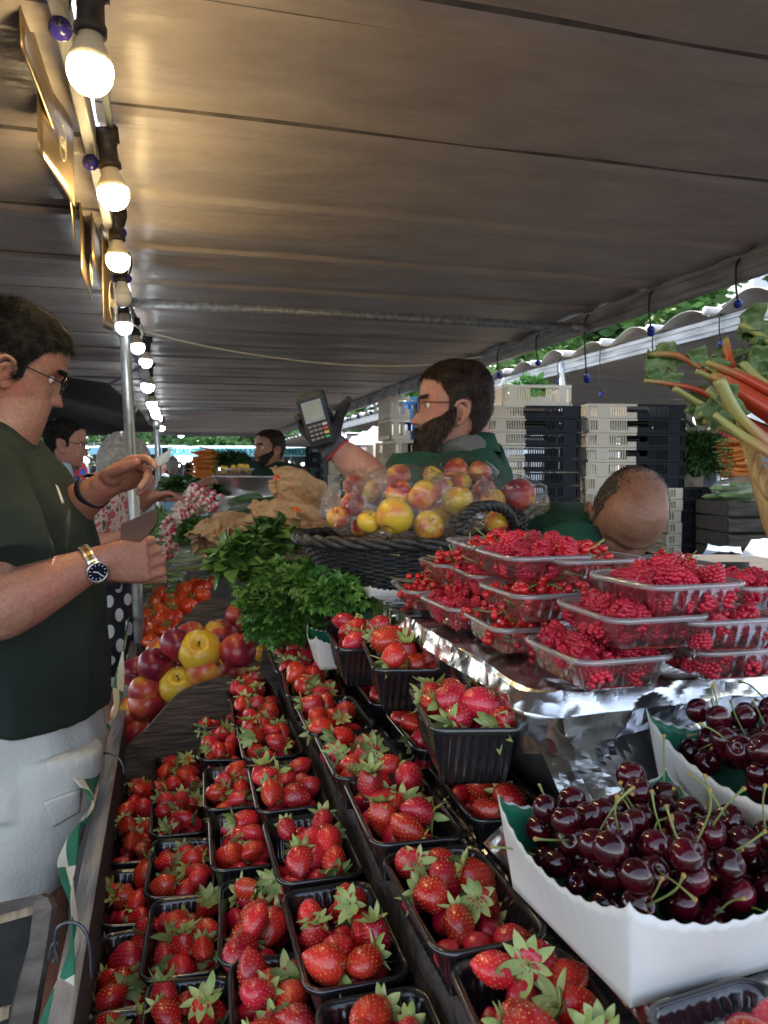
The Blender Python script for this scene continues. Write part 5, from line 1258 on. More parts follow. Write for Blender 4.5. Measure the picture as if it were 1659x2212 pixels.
Ys = {'A': [.93, 1.136, 1.345, 1.578, 1.79], 'B': [.905, 1.120, 1.344, 1.578, 1.803], 'C': [.79, 1.000, 1.250, 1.475, 1.728, 1.975], 'D': [.585, .809, 1.026, 1.273, 1.52, 1.737, 1.925],
      'E': [.455, .671, .893, 1.120, 1.345, 1.56, 1.775], 'F': [.909, 1.150, 1.42, 1.66], 'G': [.834, 1.150, 1.345]}
cnt = 0; first = True; rp = random.Random(5)
SXY = {'A': (1.0, 1.06), 'B': (1.03, 1.09), 'C': (1.0, 1.12), 'D': (1.06, 1.10), 'E': (1.06, 1.14), 'F': (1.0, 1.10), 'G': (1.03, 1.03)}
for k, ys in Ys.items():
    for i, y in enumerate(ys):
        cnt += 1; x, z = cols.get(k, (.315, -.304)); zz = H0 + z + rp.uniform(-.004, .004); yaw = rad(rp.uniform(-5, 0)); roll = rad(rp.uniform(-1, 4)); tx = rad(rp.uniform(-1, 3))
        if k == 'G': yaw = rad((-9, -8, -4)[i]); x = (.312, .325, .302)[i]; zz = H0 - (.304, .308, .318)[i]; roll = rad(2)
        sx, sy = SXY[k]; M4 = Matrix.Translation((x + .06, y + .094 * sy, zz)) @ Matrix.Rotation(yaw, 4, 'Z') @ Matrix.Rotation(roll, 4, 'Y') @ Matrix.Rotation(tx, 4, 'X')
        lab = 'black plastic strawberry punnet, %s of the %s from the front' % (ords[i] if i else 'nearest', rowsn[k])
        if first: o = blackp; first = False
        else: o = dup(blackp)
        o.location = M4.translation; o.rotation_euler = M4.to_euler(); o['label'] = lab; o.scale = (sx, sy, 1.25 if k == 'G' else 1)
        fill_strawberries(M4, cnt, '%s punnet of the %s' % (ords[i] if i else 'nearest', rowsn[k]), keep=9 if k in 'BCDEG' else 7, floor=-.043, n=17 if k in 'DEG' else 15, hw=.048 * sx, hl=.081 * sy)
o = dup(blackp, P(1662, 2262, .50) + Vector((.03, .0, -.03)), rot=(0, 0, .1), label='black strawberry punnet cut off at the bottom right corner'); M4 = o.matrix_basis.copy()
fill_strawberries(M4, 83, 'punnet in the bottom right corner', keep=7, n=13, floor=-.045)
# lower layers of the heaps, one object
for loc, r3, sc in stuff_mats:
    off = len(stuff_bm.verts); m4 = Matrix.Translation(loc) @ r3.to_4x4() @ Matrix.Scale(sc * .88, 4)
    vs = [stuff_bm.verts.new(m4 @ v.co) for v in me_lo.vertices]
    for p in me_lo.polygons: stuff_bm.faces.new([vs[i] for i in p.vertices])
tag(obj('strawberry_heap', stuff_bm, m_straw), 'lower layer of strawberries showing in the gaps inside the punnets', 'strawberries', kind='stuff')

# ------------------------------------------------------------ foil covered board
def crumple_sheet(name, corner_rows, nu, nv, mt, label, cat, amp=.008, sc=22, seed=1, th=.0012, kind=None, smooth=False):
    """grid through rows of world points, crumpled along its normal"""
    bm = bmesh.new(); g = []
    rows = [curve_pts(r, nu) if len(r) > 2 else [Vector(r[0]).lerp(Vector(r[1]), i / nu) for i in range(nu + 1)] for r in corner_rows]
    o0 = rows[0][0].copy()
    for j in range(nv + 1):
        t = j / nv * (len(rows) - 1); k = min(int(t), len(rows) - 2); t -= k; g.append([bm.verts.new(rows[k][i].lerp(rows[k + 1][i], t) - o0) for i in range(nu + 1)])
    for j in range(nv):
        for i in range(nu): bm.faces.new((g[j][i], g[j][i + 1], g[j + 1][i + 1], g[j + 1][i]))
    bm.normal_update(); s = Vector((seed * 3.3, seed, 0)); dd = []
    for v in bm.verts:
        q = v.co + o0; h = -abs(noise.noise(q * sc + s)) * 1.5 + noise.noise(q * sc * .4 + s) - abs(noise.noise(q * sc * 2.6 + s)) * .5; dd.append(v.normal * (h * amp))
    for v, d in zip(bm.verts, dd): v.co += d
    o = obj(name, bm, mt, loc=o0, smooth=smooth); md = o.modifiers.new('s', 'SOLIDIFY'); md.thickness = th; return tag(o, label, cat, kind=kind)
BX0, BX1, BY0, BY1, BZ = .405, 1.10, .80, 1.72, H0 - .252
bm = bmesh.new(); box(bm, BX0 + .115, BX1, BY0 + .04, BY1 - .02, H0 - .843, BZ - .0165); box(bm, BX0 + .02, BX1 + .005, BY0 + .03, BY1 - .015, BZ - .016, BZ - .012)
tag(obj('display_block', bm, m_blackm, smooth=False), 'raised block beneath the foil that carries the raspberry trays', 'stand')
Vx = Vector
crumple_sheet('foil_sheet', [[Vx((BX0 + .016, BY1 - .0, BZ - .10)), Vx((BX0 + .008, BY1 - .3, BZ - .085)), Vx((BX0 + .018, BY0 + .2, BZ - .095)), Vx((BX0 + .01, BY0, BZ - .08)), Vx((BX0 + .2, BY0 + .004, BZ - .06)), Vx((BX1, BY0 + .004, BZ - .06))],
                             [Vx((BX0 - .006, BY1, BZ - .03)), Vx((BX0 - .008, BY1 - .3, BZ - .03)), Vx((BX0 - .008, BY0 + .2, BZ - .03)), Vx((BX0, BY0 - .002, BZ - .03)), Vx((BX0 + .2, BY0 - .008, BZ - .03)), Vx((BX1, BY0 - .008, BZ - .03))],
                             [Vx((BX0, BY1, BZ)), Vx((BX0, BY1 - .3, BZ)), Vx((BX0, BY0 + .2, BZ)), Vx((BX0 + .012, BY0 + .012, BZ)), Vx((BX0 + .2, BY0, BZ)), Vx((BX1, BY0, BZ))],
                             [Vx((BX1, BY1, BZ - .004)), Vx((BX1, BY1 - .1, BZ - .004)), Vx((BX1, BY1 - .2, BZ - .004)), Vx((BX1, BY1 - .3, BZ - .004)), Vx((BX1, BY0 + .2, BZ - .004)), Vx((BX1, BY0 + .1, BZ - .004))]],
              260, 110, m_foil, 'crumpled aluminium foil covering the board of raspberry trays', 'foil', .008, 12, 3, th=.0006)
crumple_sheet('foil_sheet', [[Vx((BX0 + .006, BY0 + .015, BZ - .05)), Vx((BX1, BY0 + .015, BZ - .05))], [Vx((BX0 + .035, BY0 + .005, BZ - .12)), Vx((BX1, BY0 - .01, BZ - .12))], [Vx((BX0 + .075, BY0 - .01, BZ - .20)), Vx((BX1, BY0 - .03, BZ - .20))]], 70, 24, m_foil, 'foil curtain hanging in front of the raspberry board', 'foil', .014, 9, 4, th=.0006)
crumple_sheet('foil_sheet', [[Vx((.378, .30, H0 - .46)), Vx((.378, .86, H0 - .46))], [Vx((.392, .30, H0 - .425)), Vx((.392, .84, H0 - .425))], [Vx((1.15, .30, H0 - .425)), Vx((1.15, .84, H0 - .425))]], 60, 70, m_foil, 'crumpled foil lying under the white cherry cartons', 'foil', .006, 16, 5, th=.0006)
crumple_sheet('foil_sheet', [[Vx((.352, .3, H0 - .51)), Vx((.352, 2.0, H0 - .51))], [Vx((.398, .3, H0 - .50)), Vx((.398, 2.0, H0 - .50))]], 160, 8, m_foil, 'strip of crumpled foil showing between the two highest punnet rows', 'foil', .006, 26, 8, th=.0006)

# ------------------------------------------------------------ clear trays with raspberries and currants
def raspberry_bm(seed):
    rr = random.Random(seed); bm = bmesh.new(); R0, L = .0105 * rr.uniform(.92, 1.08), .021 * rr.uniform(.9, 1.1); rows = [(0.03, 6), (.17, 11), (.33, 13), (.49, 14), (.64, 13), (.78, 10), (.89, 7), (.97, 3)]
    for t, n in rows:
        r = R0 * (1 - (t * .93) ** 2.3) ** .5 * (1 if t > .1 else .93); z = -L * .45 + L * t
        for k in range(n):
            a = (k + .5 * (rows.index((t, n)) % 2) + rr.uniform(-.12, .12)) * math.tau / n; ico(bm, (r * math.cos(a), r * math.sin(a), z + rr.uniform(-.0004, .0004)), .00275 * rr.uniform(.92, 1.1), 2)
    revolve(bm, [(R0 * .45, -L * .1), (R0 * .72, -L * .36), (R0 * .96, -L * .30), (R0 * .8, L * .1), (R0 * .45, L * .38)], 14)
    return bm
me_ra = [mesh(raspberry_bm(s), 'raspberry', m_rasp) for s in range(4)]
b = bmesh.new(); ico(b, (0, 0, 0), .0052, 3); ico(b, (0, 0, -.0052), .0009, 1, mi=1); me_cu = mesh(b, 'currant', [m_currant, m_blackm])
def sprig_stem(pts, tips):
    bm = bmesh.new(); tube(bm, pts, [.0008, .0009, .0009, .0010] + [.0011] * (len(pts) - 4) if len(pts) > 4 else .0009, 6)
    for a, b_ in tips: tube(bm, [a, (a + b_) / 2 + Vector((0, 0, .001)), b_], .00045, 5)
    return bm
sprigs = []
for s in range(4):
    rr = random.Random(40 + s); pts = curve_pts([Vector((-.028, 0, 0)), Vector((-.01, rr.uniform(-.006, .006), .004)), Vector((.012, rr.uniform(-.006, .006), .002)), Vector((.036, rr.uniform(-.012, .012), rr.uniform(.006, .020)))], 12); root = thing('currant_sprig', 'x', 'red currants'); tips = []; n = 9; gg = []
    for k in range(n):
        i = min(9, int(k * .95)); a = rr.uniform(0, 6.28); d = Vector((0, math.cos(a), math.sin(a) * .7)).normalized(); q = pts[i] + d * rr.uniform(.0095, .0125) + Vector((rr.uniform(-.002, .002), 0, 0)); tips.append((pts[i], q)); gg.append(q)
    obj('stem', sprig_stem(pts, tips), m_curstem, root)
    for q in gg: o = link('berry', me_cu, root, q, (rr.uniform(-1, 1), rr.uniform(-1, 1), 0)); o.scale = (rr.uniform(1.0, 1.25),) * 3
    sprigs.append(root)
TW, TL, TH = .132, .150, .040
clearp = punnet(TW, TL, TH, .026, m_clear, 'x', 'clear fruit trays', name='clear_tray', cat='tray', rib=.0010, pitch=.016, taper=.010, lip=.007)
b = bmesh.new(); pts = [(x * 1.0, y) for x, y in rrect(TW / 2 - .020, TL / 2 - .020, .018)]; f = b.faces.new([b.verts.new((x, y, -TH + .003 + .0012 * math.sin(x * 300) * math.sin(y * 260))) for x, y in pts]); obj('liner', b, m_redpad, clearp, smooth=False)
# FL corner measured on the grid, rim height, what is in it, description
trays = [((1250, 1432), -.2055, 'r', 'front tray at the corner of the foil'), ((1075, 1360), -.2055, 'c', 'tray second along the foil edge'), ((968, 1316), -.2055, 'r', 'tray third along the foil edge'), ((885, 1277), -.2055, 'c', 'tray nearest the small cherry carton'),
         ((1525, 1412), -.2055, 'r', 'bottom tray at the right border'), ((1505, 1345), -.163, 'r', 'middle tray at the right border'), ((1330, 1340), -.157, 'r', 'large middle tray, second tier'), ((1119, 1289), -.157, 'c', 'middle tray, second tier'), ((1027, 1243), -.157, 'r', 'tray behind, second tier'),
         ((952, 1223), -.157, 'c', 'back tray with a long stem, second tier'), ((1412, 1269), -.122, 'r', 'topmost tray on the right'), ((1218, 1213), -.114, 'c', 'topmost tray below the bald man'), ((1106, 1204), -.110, 'r', 'top tray left of centre'), ((1028, 1180), -.110, 'c', 'highest tray beside the wicker handle'),
         ((1612, 1272), -.16, 'r', 'back tray at the right border'), ((1440, 1226), -.16, 'c', 'tray hidden behind the topmost right one')]
first = True; fs = [True] * 4; nrb = 0
for i, ((fx, fy), z, kind, desc) in enumerate(trays):
    c = Pz(fx, fy, H0 + z); rr = random.Random(300 + i); yaw = rad(rr.uniform(-4, 3)); loc = Vector((c.x + TW / 2, c.y + TL / 2, c.z))
    o = clearp if first else dup(clearp); first = False; o.location = loc; o.rotation_euler = (rad(rr.uniform(-1, 1.5)), 0, yaw)
    o['label'] = ('clear plastic raspberry ' if kind == 'r' else 'clear plastic red currant ') + desc; o['group'] = 'clear fruit trays'
    M4 = Matrix.Translation(loc) @ Matrix.Rotation(yaw, 4, 'Z')
    if kind == 'r':
        pk = settle(33, TW / 2 - .0105, TL / 2 - .0105, lambda q: q.uniform(.0112, .0132), -TH + .006, 500 + i, k=.88); pk = sorted([p for p in pk if p[2] < .018], key=lambda p: -p[2])[:33]; words = slot_words([(p[0], p[1]) for p in pk]) if len(pk) < 3 else None
        for (x, y, zz, r) in pk:
            if nrb >= 299: break
            nrb += 1; o = link('raspberry', me_ra[rr.randrange(4)], None, M4 @ Vector((x, y, zz)), rand_rot(rr, .35).to_euler()); o.scale = (r / .0108,) * 3
            tag(o, ('raspberry heaped on top in the ' if zz > -.008 else 'raspberry seen through the side of the ') + desc, 'raspberry', 'raspberries ' + ('on top of the ' if zz > -.008 else 'inside the ') + desc)
    else:
        for q in range(21):
            s = rr.randrange(4); x, y = rr.uniform(-TW / 2 + .028, TW / 2 - .028), rr.uniform(-TL / 2 + .028, TL / 2 - .028); lay = q // 7; zz = (-.030, -.016, -.001)[lay] + rr.uniform(-.002, .004)
            rot = (rad(rr.uniform(-25, 25)), rad(rr.uniform(-18, 4)), rr.uniform(0, 6.28)); lc = M4 @ Vector((x, y, zz)); lb = ('sprig of red currants on top of the ' if lay == 2 else 'sprig of red currants pressed inside the ') + desc
            if fs[s]: r_ = sprigs[s]; fs[s] = False; r_.location = lc; r_.rotation_euler = rot
            else: r_ = dup(sprigs[s], lc, rot)
            r_['label'] = lb; r_['group'] = ('currants on ' if lay == 2 else 'currants in ') + desc
for s in range(4):
    if fs[s]: remove(sprigs[s])
# ------------------------------------------------------------ cherries in white cartons
def cherry_bm(seed):
    rr = random.Random(seed); bm = bmesh.new(); n, m = 28, 20; R0 = .0125
    def fn(p, a, t):
        d = 1 + .03 * math.cos(a * 2 + seed); return Vector((p.x * d, p.y, p.z))
    prof = []
    for j in range(m + 1):
        t = j / m; ph = -math.pi / 2 + t * math.pi; r = R0 * math.cos(ph); z = R0 * .93 * math.sin(ph)
        z -= .0042 * math.exp(-(r / .0034) ** 2) if ph > 0 else 0; prof.append((max(r, .0002), z))
    revolve(bm, prof, n, fn=fn); return bm
me_ch = [mesh(cherry_bm(s), 'cherry', m_cherry) for s in range(3)]
def cherry_stem(seed):
    rr = random.Random(seed); bm = bmesh.new(); L = rr.uniform(.032, .048); b = rr.uniform(-.012, .012); c = rr.uniform(.004, .016)
    pts = curve_pts([(0, 0, .006), (b * .3, c * .2, L * .35), (b, c * .8, L * .75), (b * 1.8, c * 1.7, L)], 12); tube(bm, pts, [.0008] * 11 + [.0011, .0015], 6); ico(bm, pts[-1], .0021, 1, mi=1, sc=(1, 1, .8)); return bm
me_cs = [mesh(cherry_stem(s), 'stem', [m_cherrystem, m_nub]) for s in range(6)]
def carton(loc, yaw, W, L, H, label, sag=.30, nsc=11, wave=.0022, flare=.012):
    """scalloped paper carton: corners stand up, the sides dip in the middle"""
    root = thing('cherry_carton', label, 'carton', loc, (0, 0, yaw), group='white scalloped cherry cartons')
    for nm, off, mt in (('box', 0, m_carton), ('liner', .0016, m_green_liner)):
        bm = bmesh.new(); per = []
        cs = [(-W / 2, -L / 2), (W / 2, -L / 2), (W / 2, L / 2), (-W / 2, L / 2)]
        for i in range(4):
            a, b = cs[i], cs[(i + 1) % 4]; m = 60
            for k in range(m):
                t = k / m; per.append((a[0] + (b[0] - a[0]) * t, a[1] + (b[1] - a[1]) * t, t, i))
        rows = []
        for j in range(9):
            v = j / 8; row = []
            for x, y, t, i in per:
                e = 1 - off / (W / 2); fl = 1 + flare / (W / 2) * v; s_ = 4 * t * (1 - t); top = H * (1 - sag * s_ ** .8) - abs(math.sin(t * math.pi * nsc)) ** .7 * wave * 1.6 - (H * .03 if off else 0)
                bulge = .010 * s_ * v * (1 - .3 * v); nx, ny = ((0, -1), (1, 0), (0, 1), (-1, 0))[i]
                row.append(bm.verts.new(((x * fl * e) + nx * bulge, (y * fl * e) + ny * bulge, v * top + (.0005 if off else 0))))
            rows.append(row)
        n = len(per)
        for a, b in zip(rows, rows[1:]):
            for k in range(n): bm.faces.new((a[k], a[(k + 1) % n], b[(k + 1) % n], b[k]))
        bm.faces.new(rows[0][::-1]); o = obj(nm, bm, mt, root); md = o.modifiers.new('s', 'SOLIDIFY'); md.thickness = .0009
        for e_ in range(0): pass
    return root
def fill_cherries(root, n, hw, hl, z0, seed, desc, keep=None, dome=0, stem=.58):
    rr = random.Random(seed); M4 = Matrix.Translation(root.location) @ root.rotation_euler.to_matrix().to_4x4(); pk = settle(n, hw, hl, lambda q: q.uniform(.0132, .0155), z0, seed, tries=9, k=.93); pk.sort(key=lambda p: -p[2])
    if keep: pk = pk[:keep]
    ws = slot_words([(p[0], p[1]) for p in pk])
    for w_, (x, y, z, r) in zip(ws, pk):
        o = link('cherry', me_ch[rr.randrange(3)], None, M4 @ Vector((x, y, z)), (rr.uniform(-1.2, 1.2), rr.uniform(-1.2, 1.2), rr.uniform(0, 6.28))); o.scale = (r / .0125,) * 3; tag(o, 'dark cherry %s in the %s' % (w_, desc), 'cherry', 'cherries in white cartons')
        if rr.random() < stem: link('stem', me_cs[rr.randrange(6)], o)
def carton_at(px, d, yaw, W, L, H, label, corner=(-1, -1), **k):
    c = P(px[0], px[1], d); o = Vector((-corner[0] * W / 2, -corner[1] * L / 2, 0)); o.rotate(Quaternion((0, 0, 1), yaw)); return carton(c + o, yaw, W, L, H, label, **k)
k1 = carton_at((1362, 2178), .60, rad(4), .185, .185, .094, 'large white scalloped carton of cherries in the foreground')
fill_cherries(k1, 88, .094, .094, .027, 11, 'foreground carton', keep=86)
k2 = carton_at((1430, 1722), .89, rad(-3), .17, .25, .100, 'white cherry carton further back at the right border', corner=(-1, 1))
fill_cherries(k2, 88, .082, .120, .045, 12, 'carton at the right border', keep=86)
k3 = carton_at((808, 1336), 1.60, rad(-4), .085, .10, .072, 'small white cherry carton left of the currant trays', corner=(-1, -1), sag=.12, nsc=9)
fill_cherries(k3, 24, .033, .055, .03, 13, 'small carton by the currant trays', keep=10)
k4 = carton_at((692, 1447), 1.66, rad(-2), .08, .10, .078, 'small white cherry carton tucked left of the highest punnets', corner=(-1, -1), sag=.22, nsc=9)
fill_cherries(k4, 24, .030, .055, .03, 14, 'small carton by the highest punnets', keep=10)

# ------------------------------------------------------------ apples
def apple_bm(seed):
    rr = random.Random(seed); sk = rr.uniform(-.08, .08); fl = rr.uniform(.84, .92); prof = []; m = 26
    for j in range(m + 1):
        ph = -math.pi / 2 + j / m * math.pi; r = .045 * math.cos(ph) ** .86 if abs(math.cos(ph)) > 1e-6 else 0; z = .045 * fl * math.sin(ph); z -= .015 * math.exp(-(r / .011) ** 2) * (1 if ph > 0 else -.7); prof.append((max(r, .0003) * (1 + .05 * math.sin(ph)), z))
    bm = bmesh.new(); revolve(bm, prof, 36, fn=lambda p, a, t: Vector((p.x * (1 + .02 * math.cos(5 * a) * (1 - t)), p.y * (1 + .02 * math.sin(5 * a + 1) * (1 - t)), p.z * (1 + sk * math.cos(a))))); return bm
me_ap = [mesh(apple_bm(s), 'apple', m_apple) for s in range(4)]
b = bmesh.new(); tube(b, curve_pts([(0, 0, .022), (.001, .001, .034), (.004, .001, .044)], 8), [.0014] * 7 + [.0018, .0024], 6); me_as = mesh(b, 'stem', M('apple_stem', (.10, .06, .03), None, rough=.8))
def apple(px, py, rpx, label, group, seed, d=None, r=.046, rot=None, ripe=None):
    rr = random.Random(seed); rpx = rpx * (1.12 if d is None else 1.0); d = d or max(2.15, min(r * F / rpx, max(2.15, 2.45 + (1400 - py) * .004))); o = link('apple', me_ap[rr.randrange(4)], None, P(px, py, d), rot or (rr.uniform(-.9, .9), rr.uniform(-.9, .9), rr.uniform(0, 6.28))); s = rpx * d / F / .0455; o.scale = (s,) * 3
    v = ripe if ripe is not None else rr.uniform(.15, .6); o.color = (v, v, v, 1); tag(o, label, 'apple', group); link('stem', me_as, o); return o
g = 'apples between the wooden dividers'
for i, (x, y, r, lab) in enumerate([(289, 1578, 38, 'pink red apple lowest, against the rail by the divider'), (318, 1524, 38, 'orange red apple with its stem dip facing up, second from the bottom'), (273, 1541, 30, 'apple mostly hidden against the rail'), (316, 1493, 34, 'brownish red apple third up from the divider end'),
     (386, 1482, 38, 'yellow green apple leaning on the front divider'), (291, 1450, 31, 'dark red apple touching the rail'), (334, 1437, 34, 'purple red apple left of the middle'), (371, 1448, 30, 'red apple between the purple and yellow ones'), (432, 1407, 42, 'large bright yellow apple in the middle'),
     (441, 1449, 38, 'red and yellow apple with a visible stem beside the divider'), (484, 1444, 26, 'greenish apple behind the punnet corner'), (503, 1454, 25, 'orange apple low behind the first punnets'), (382, 1393, 34, 'very dark purple apple near the tomato basket'), (343, 1406, 26, 'yellow red apple behind the purple one'),
     (412, 1370, 27, 'orange brown apple by the rear divider'), (470, 1364, 26, 'yellow green apple with a red cheek under the parsley'), (484, 1378, 28, 'crimson apple in front of the rear divider'), (513, 1408, 36, 'large deep red apple below the parsley'), (515, 1330, 27, 'matte red apple high under the basil'),
     (537, 1351, 25, 'pinkish apple beneath the parsley leaves'), (556, 1309, 22, 'red apple furthest back under the parsley'), (570, 1412, 20, 'small yellow fruit under the parsley tips')]):
    apple(x, y, r, lab, g, 60 + i, r=.0495, ripe=(.55, .38, .5, .62, .12, .85, .9, .75, .0, .5, .15, .45, 1, .3, .42, .3, .8, .78, .72, .5, .8, .05)[i])
# sloped filler under the apples
crumple_sheet('sloped_tray', [[P(262, 1680, 2.05), P(470, 1600, 2.05)], [P(300, 1570, 2.35), P(520, 1550, 2.35)], [P(370, 1480, 2.88), P(590, 1440, 2.88)]], 12, 12, m_woodd, 'dark sloping board underneath the apples', 'board', .002, 6, th=.02)
def Py(x, y, Y):
    r = _F + _R * ((x - CX) / F) - _U * ((y - CY) / F); return C0 + r * (Y / r.y)
def divider(px, Y, th, label):
    bm = bmesh.new(); pts = [Py(x, y, Y) for x, y in px]; o0 = pts[0].copy(); n = len(pts)
    a = [bm.verts.new(p - o0) for p in pts]; f = bm.faces.new(a); r = bmesh.ops.extrude_face_region(bm, geom=[f])
    for v in r['geom']:
        if isinstance(v, bmesh.types.BMVert): v.co.y += th
    bmesh.ops.recalc_face_normals(bm, faces=bm.faces[:]); bmesh.ops.bevel(bm, geom=[e for e in bm.edges], offset=.003, segments=2, affect='EDGES')
    return tag(obj('divider_board', bm, m_divider, loc=o0, smooth=False), label, 'board', 'curved wooden divider boards')
divider([(270, 1700), (269, 1630), (272, 1618), (280, 1606), (299, 1589), (319, 1574), (333, 1556), (358, 1528), (383, 1502), (405, 1488), (434, 1477), (479, 1463), (500, 1460), (500, 1660), (380, 1700)], 2.02, .018, 'curved wooden divider board in front of the apples')
divider([(300, 1480), (352, 1400), (376, 1358), (405, 1330), (427, 1304), (452, 1295), (499, 1289), (590, 1289), (600, 1420), (450, 1480)], 2.98, .018, 'curved wooden divider board between apples and tomatoes')

# ------------------------------------------------------------ tomatoes in a straw basket
def tomato_bm(seed, long=False):
    rr = random.Random(seed); prof = []; m = 20; f = 1.25 if long else .86
    for j in range(m + 1):
        ph = -math.pi / 2 + j / m * math.pi; r = .034 * max(0, math.cos(ph)) ** .8; z = .034 * f * math.sin(ph); z -= .006 * math.exp(-(r / .01) ** 2) if ph > 0 else 0; prof.append((max(r, .0003), z))
    bm = bmesh.new(); k = rr.choice((5, 6, 7)); revolve(bm, prof, 40, fn=lambda p, a, t: Vector((p.x, p.y, p.z)) * (1 + .035 * math.cos(k * a) * (t ** 1.5))); return bm
me_to = [mesh(tomato_bm(s, s == 3), 'tomato', m_tomato) for s in range(4)]
def tcalyx(seed):
    rr = random.Random(seed); bm = bmesh.new()
    for k in range(6):
        a = k * math.tau / 6 + rr.uniform(-.2, .2); L = rr.uniform(.016, .026); c = rr.uniform(.2, 1.3); pts = [Vector((math.cos(a) * L * t, math.sin(a) * L * t, .027 + L * c * t * t)) for t in (0, .3, .6, .8, 1)]; tube(bm, pts, [.0022, .0026, .0020, .0012, .0004], 5, flat=.4)
    tube(bm, [(0, 0, .025), (.003, 0, .034), (rr.uniform(-.012, .012), .004, .046)], [.0024, .002, .0022], 6); return bm
me_tc = [mesh(tcalyx(s), 'calyx', m_stemg) for s in range(3)]
def tomato(x, y, r, label, seed, d=3.15, cal=True, group='tomatoes in the straw basket', dark=False):
    rr = random.Random(seed); o = link('tomato', me_to[seed % 4], None, P(x, y, d), (rr.uniform(-.7, .9), rr.uniform(-.6, .6), rr.uniform(0, 6.28))); s = 1.14 * r * d / F / .034; o.scale = (s,) * 3; tag(o, label, 'tomato', group)
    if cal: link('calyx', me_tc[seed % 3], o)
    return o
T = [(351, 1285, 20, 'roundest tomato on top with a curled stem'), (400, 1276, 19, 'ribbed tomato in the middle of the back row'), (436, 1269, 18, 'tomato right of centre in the back row'), (436, 1290, 17, 'smooth tomato beside the divider top'), (409, 1310, 19, 'tomato resting on the rear divider'), (376, 1305, 16, 'tomato under the roundest one'),
     (349, 1322, 18, 'tomato left of the middle with a stem'), (336, 1305, 14, 'small orange striped tomato near the left'), (313, 1333, 20, 'pale pink tomato at the left edge'), (341, 1342, 18, 'red tomato in the centre of the basket'), (374, 1333, 21, 'long red tomato by the divider'), (321, 1362, 21, 'dark brownish tomato low at the left'), (361, 1362, 20, 'deep red tomato near the front divider edge'),
     (326, 1387, 18, 'angular red tomato lowest in the basket'), (461, 1256, 12, 'tomato half hidden below the paper bag'), (393, 1292, 14, 'tomato wedged in the middle'), (300, 1352, 16, 'tomato against the basket rim'), (385, 1350, 16, 'tomato low beside the divider'), (419, 1262, 14, 'greenish red tomato at the back'), (367, 1292, 14, 'small tomato behind the roundest one')]
for i, (x, y, r, lab) in enumerate(T): tomato(x, y, r, lab, 200 + i, d=3.16 + (1330 - y) * .0022 * 1.2, cal=i not in (13, 11))
def rope_rim(root, pts, r, mt, twist=1.0, strands=3, closed=True, name='rim'):
    bm = bmesh.new(); n = len(pts)
    for s in range(strands):
        q = []
        for i, p in enumerate(pts):
            d = (pts[(i + 1) % n] - pts[i - 1]).normalized() if closed else (pts[min(i + 1, n - 1)] - pts[max(i - 1, 0)]).normalized(); u, v = frame_of(d); a = i * twist + s * math.tau / strands; q.append(p + (u * math.cos(a) + v * math.sin(a)) * r * .55)
        if closed: q.append(q[0])
        tube(bm, q, r * .62, 7)
    return obj(name, bm, mt, root)
bk = thing('straw_basket', 'shallow straw basket holding the ribbed tomatoes', 'basket', P(370, 1370, 3.2))
c = bk.location; e = []
for k in range(90):
    a = k * math.tau / 90; e.append(P(370 + 88 * math.cos(a), 1350 - 62 * math.sin(a) * .9, 3.22 + .28 * math.sin(a)) - c)
rope_rim(bk, e, .009, m_wickl, .55)
bm = bmesh.new(); rs = [[bm.verts.new(p * k_ + Vector((0, 0, -h))) for p in e] for k_, h in ((.99, .004), (.93, .03), (.8, .06), (.5, .08))]
for a, b in zip(rs, rs[1:]):
    for k in range(90): bm.faces.new((a[k], b[k], b[(k + 1) % 90], a[(k + 1) % 90]))
bm.faces.new(rs[-1]); o = obj('bowl', bm, m_wickl, bk); o.modifiers.new('s', 'SOLIDIFY').thickness = .006

# ------------------------------------------------------------ dark wicker basket
def wicker_basket(c, A, B, H, label, mt, name='wicker_basket', bot=.62, rot=0, rows=24, stakes=54, amp=.0028):
    root = thing(name, label, 'basket', c, (0, 0, rot)); bm = bmesh.new(); n = stakes * 8; m = rows * 5; g_ = []
    for j in range(m + 1):
        t = j / m; k = bot + (1 - bot) * t ** .75; row = []
        for i in range(n):
            a = i * math.tau / n; w_ = math.cos(stakes / 2 * a + (math.pi if int(t * rows) % 2 else 0)) * amp; rr_ = abs(math.sin(t * rows * math.pi)) ** .7 * amp * .8
            row.append(bm.verts.new((math.cos(a) * (A * k + w_ + rr_), math.sin(a) * (B * k + w_ + rr_), -H + H * t)))
        g_.append(row)
    for a, b in zip(g_, g_[1:]):
        for i in range(n): bm.faces.new((a[i], a[(i + 1) % n], b[(i + 1) % n], b[i]))
    bm.faces.new(g_[0][::-1]); o = obj('woven_side', bm, mt, root); o.modifiers.new('s', 'SOLIDIFY').thickness = .004
    rope_rim(root, [Vector((math.cos(k * math.tau / 160) * A * 1.02, math.sin(k * math.tau / 160) * B * 1.02, .004)) for k in range(160)], .013, mt, .42)
    return root
wb = wicker_basket(P(900, 1140, 1.75) + Vector((.0, .02, -.026)), .262, .195, .125, 'dark wicker basket with a rope handle holding bagged apples', m_wick, rot=-YAW * .8)
hp = [P(x, y, d) - wb.location for x, y, d in ((990, 1150, 1.57), (1000, 1122, 1.57), (1020, 1100, 1.58), (1050, 1093, 1.60), (1078, 1096, 1.63), (1100, 1112, 1.67), (1112, 1136, 1.70))]
hp = [Matrix.Rotation(YAW * .8, 3, 'Z') @ p for p in hp]; rope_rim(wb, curve_pts(hp, 60), .011, m_wick, .5, closed=False, name='handle')
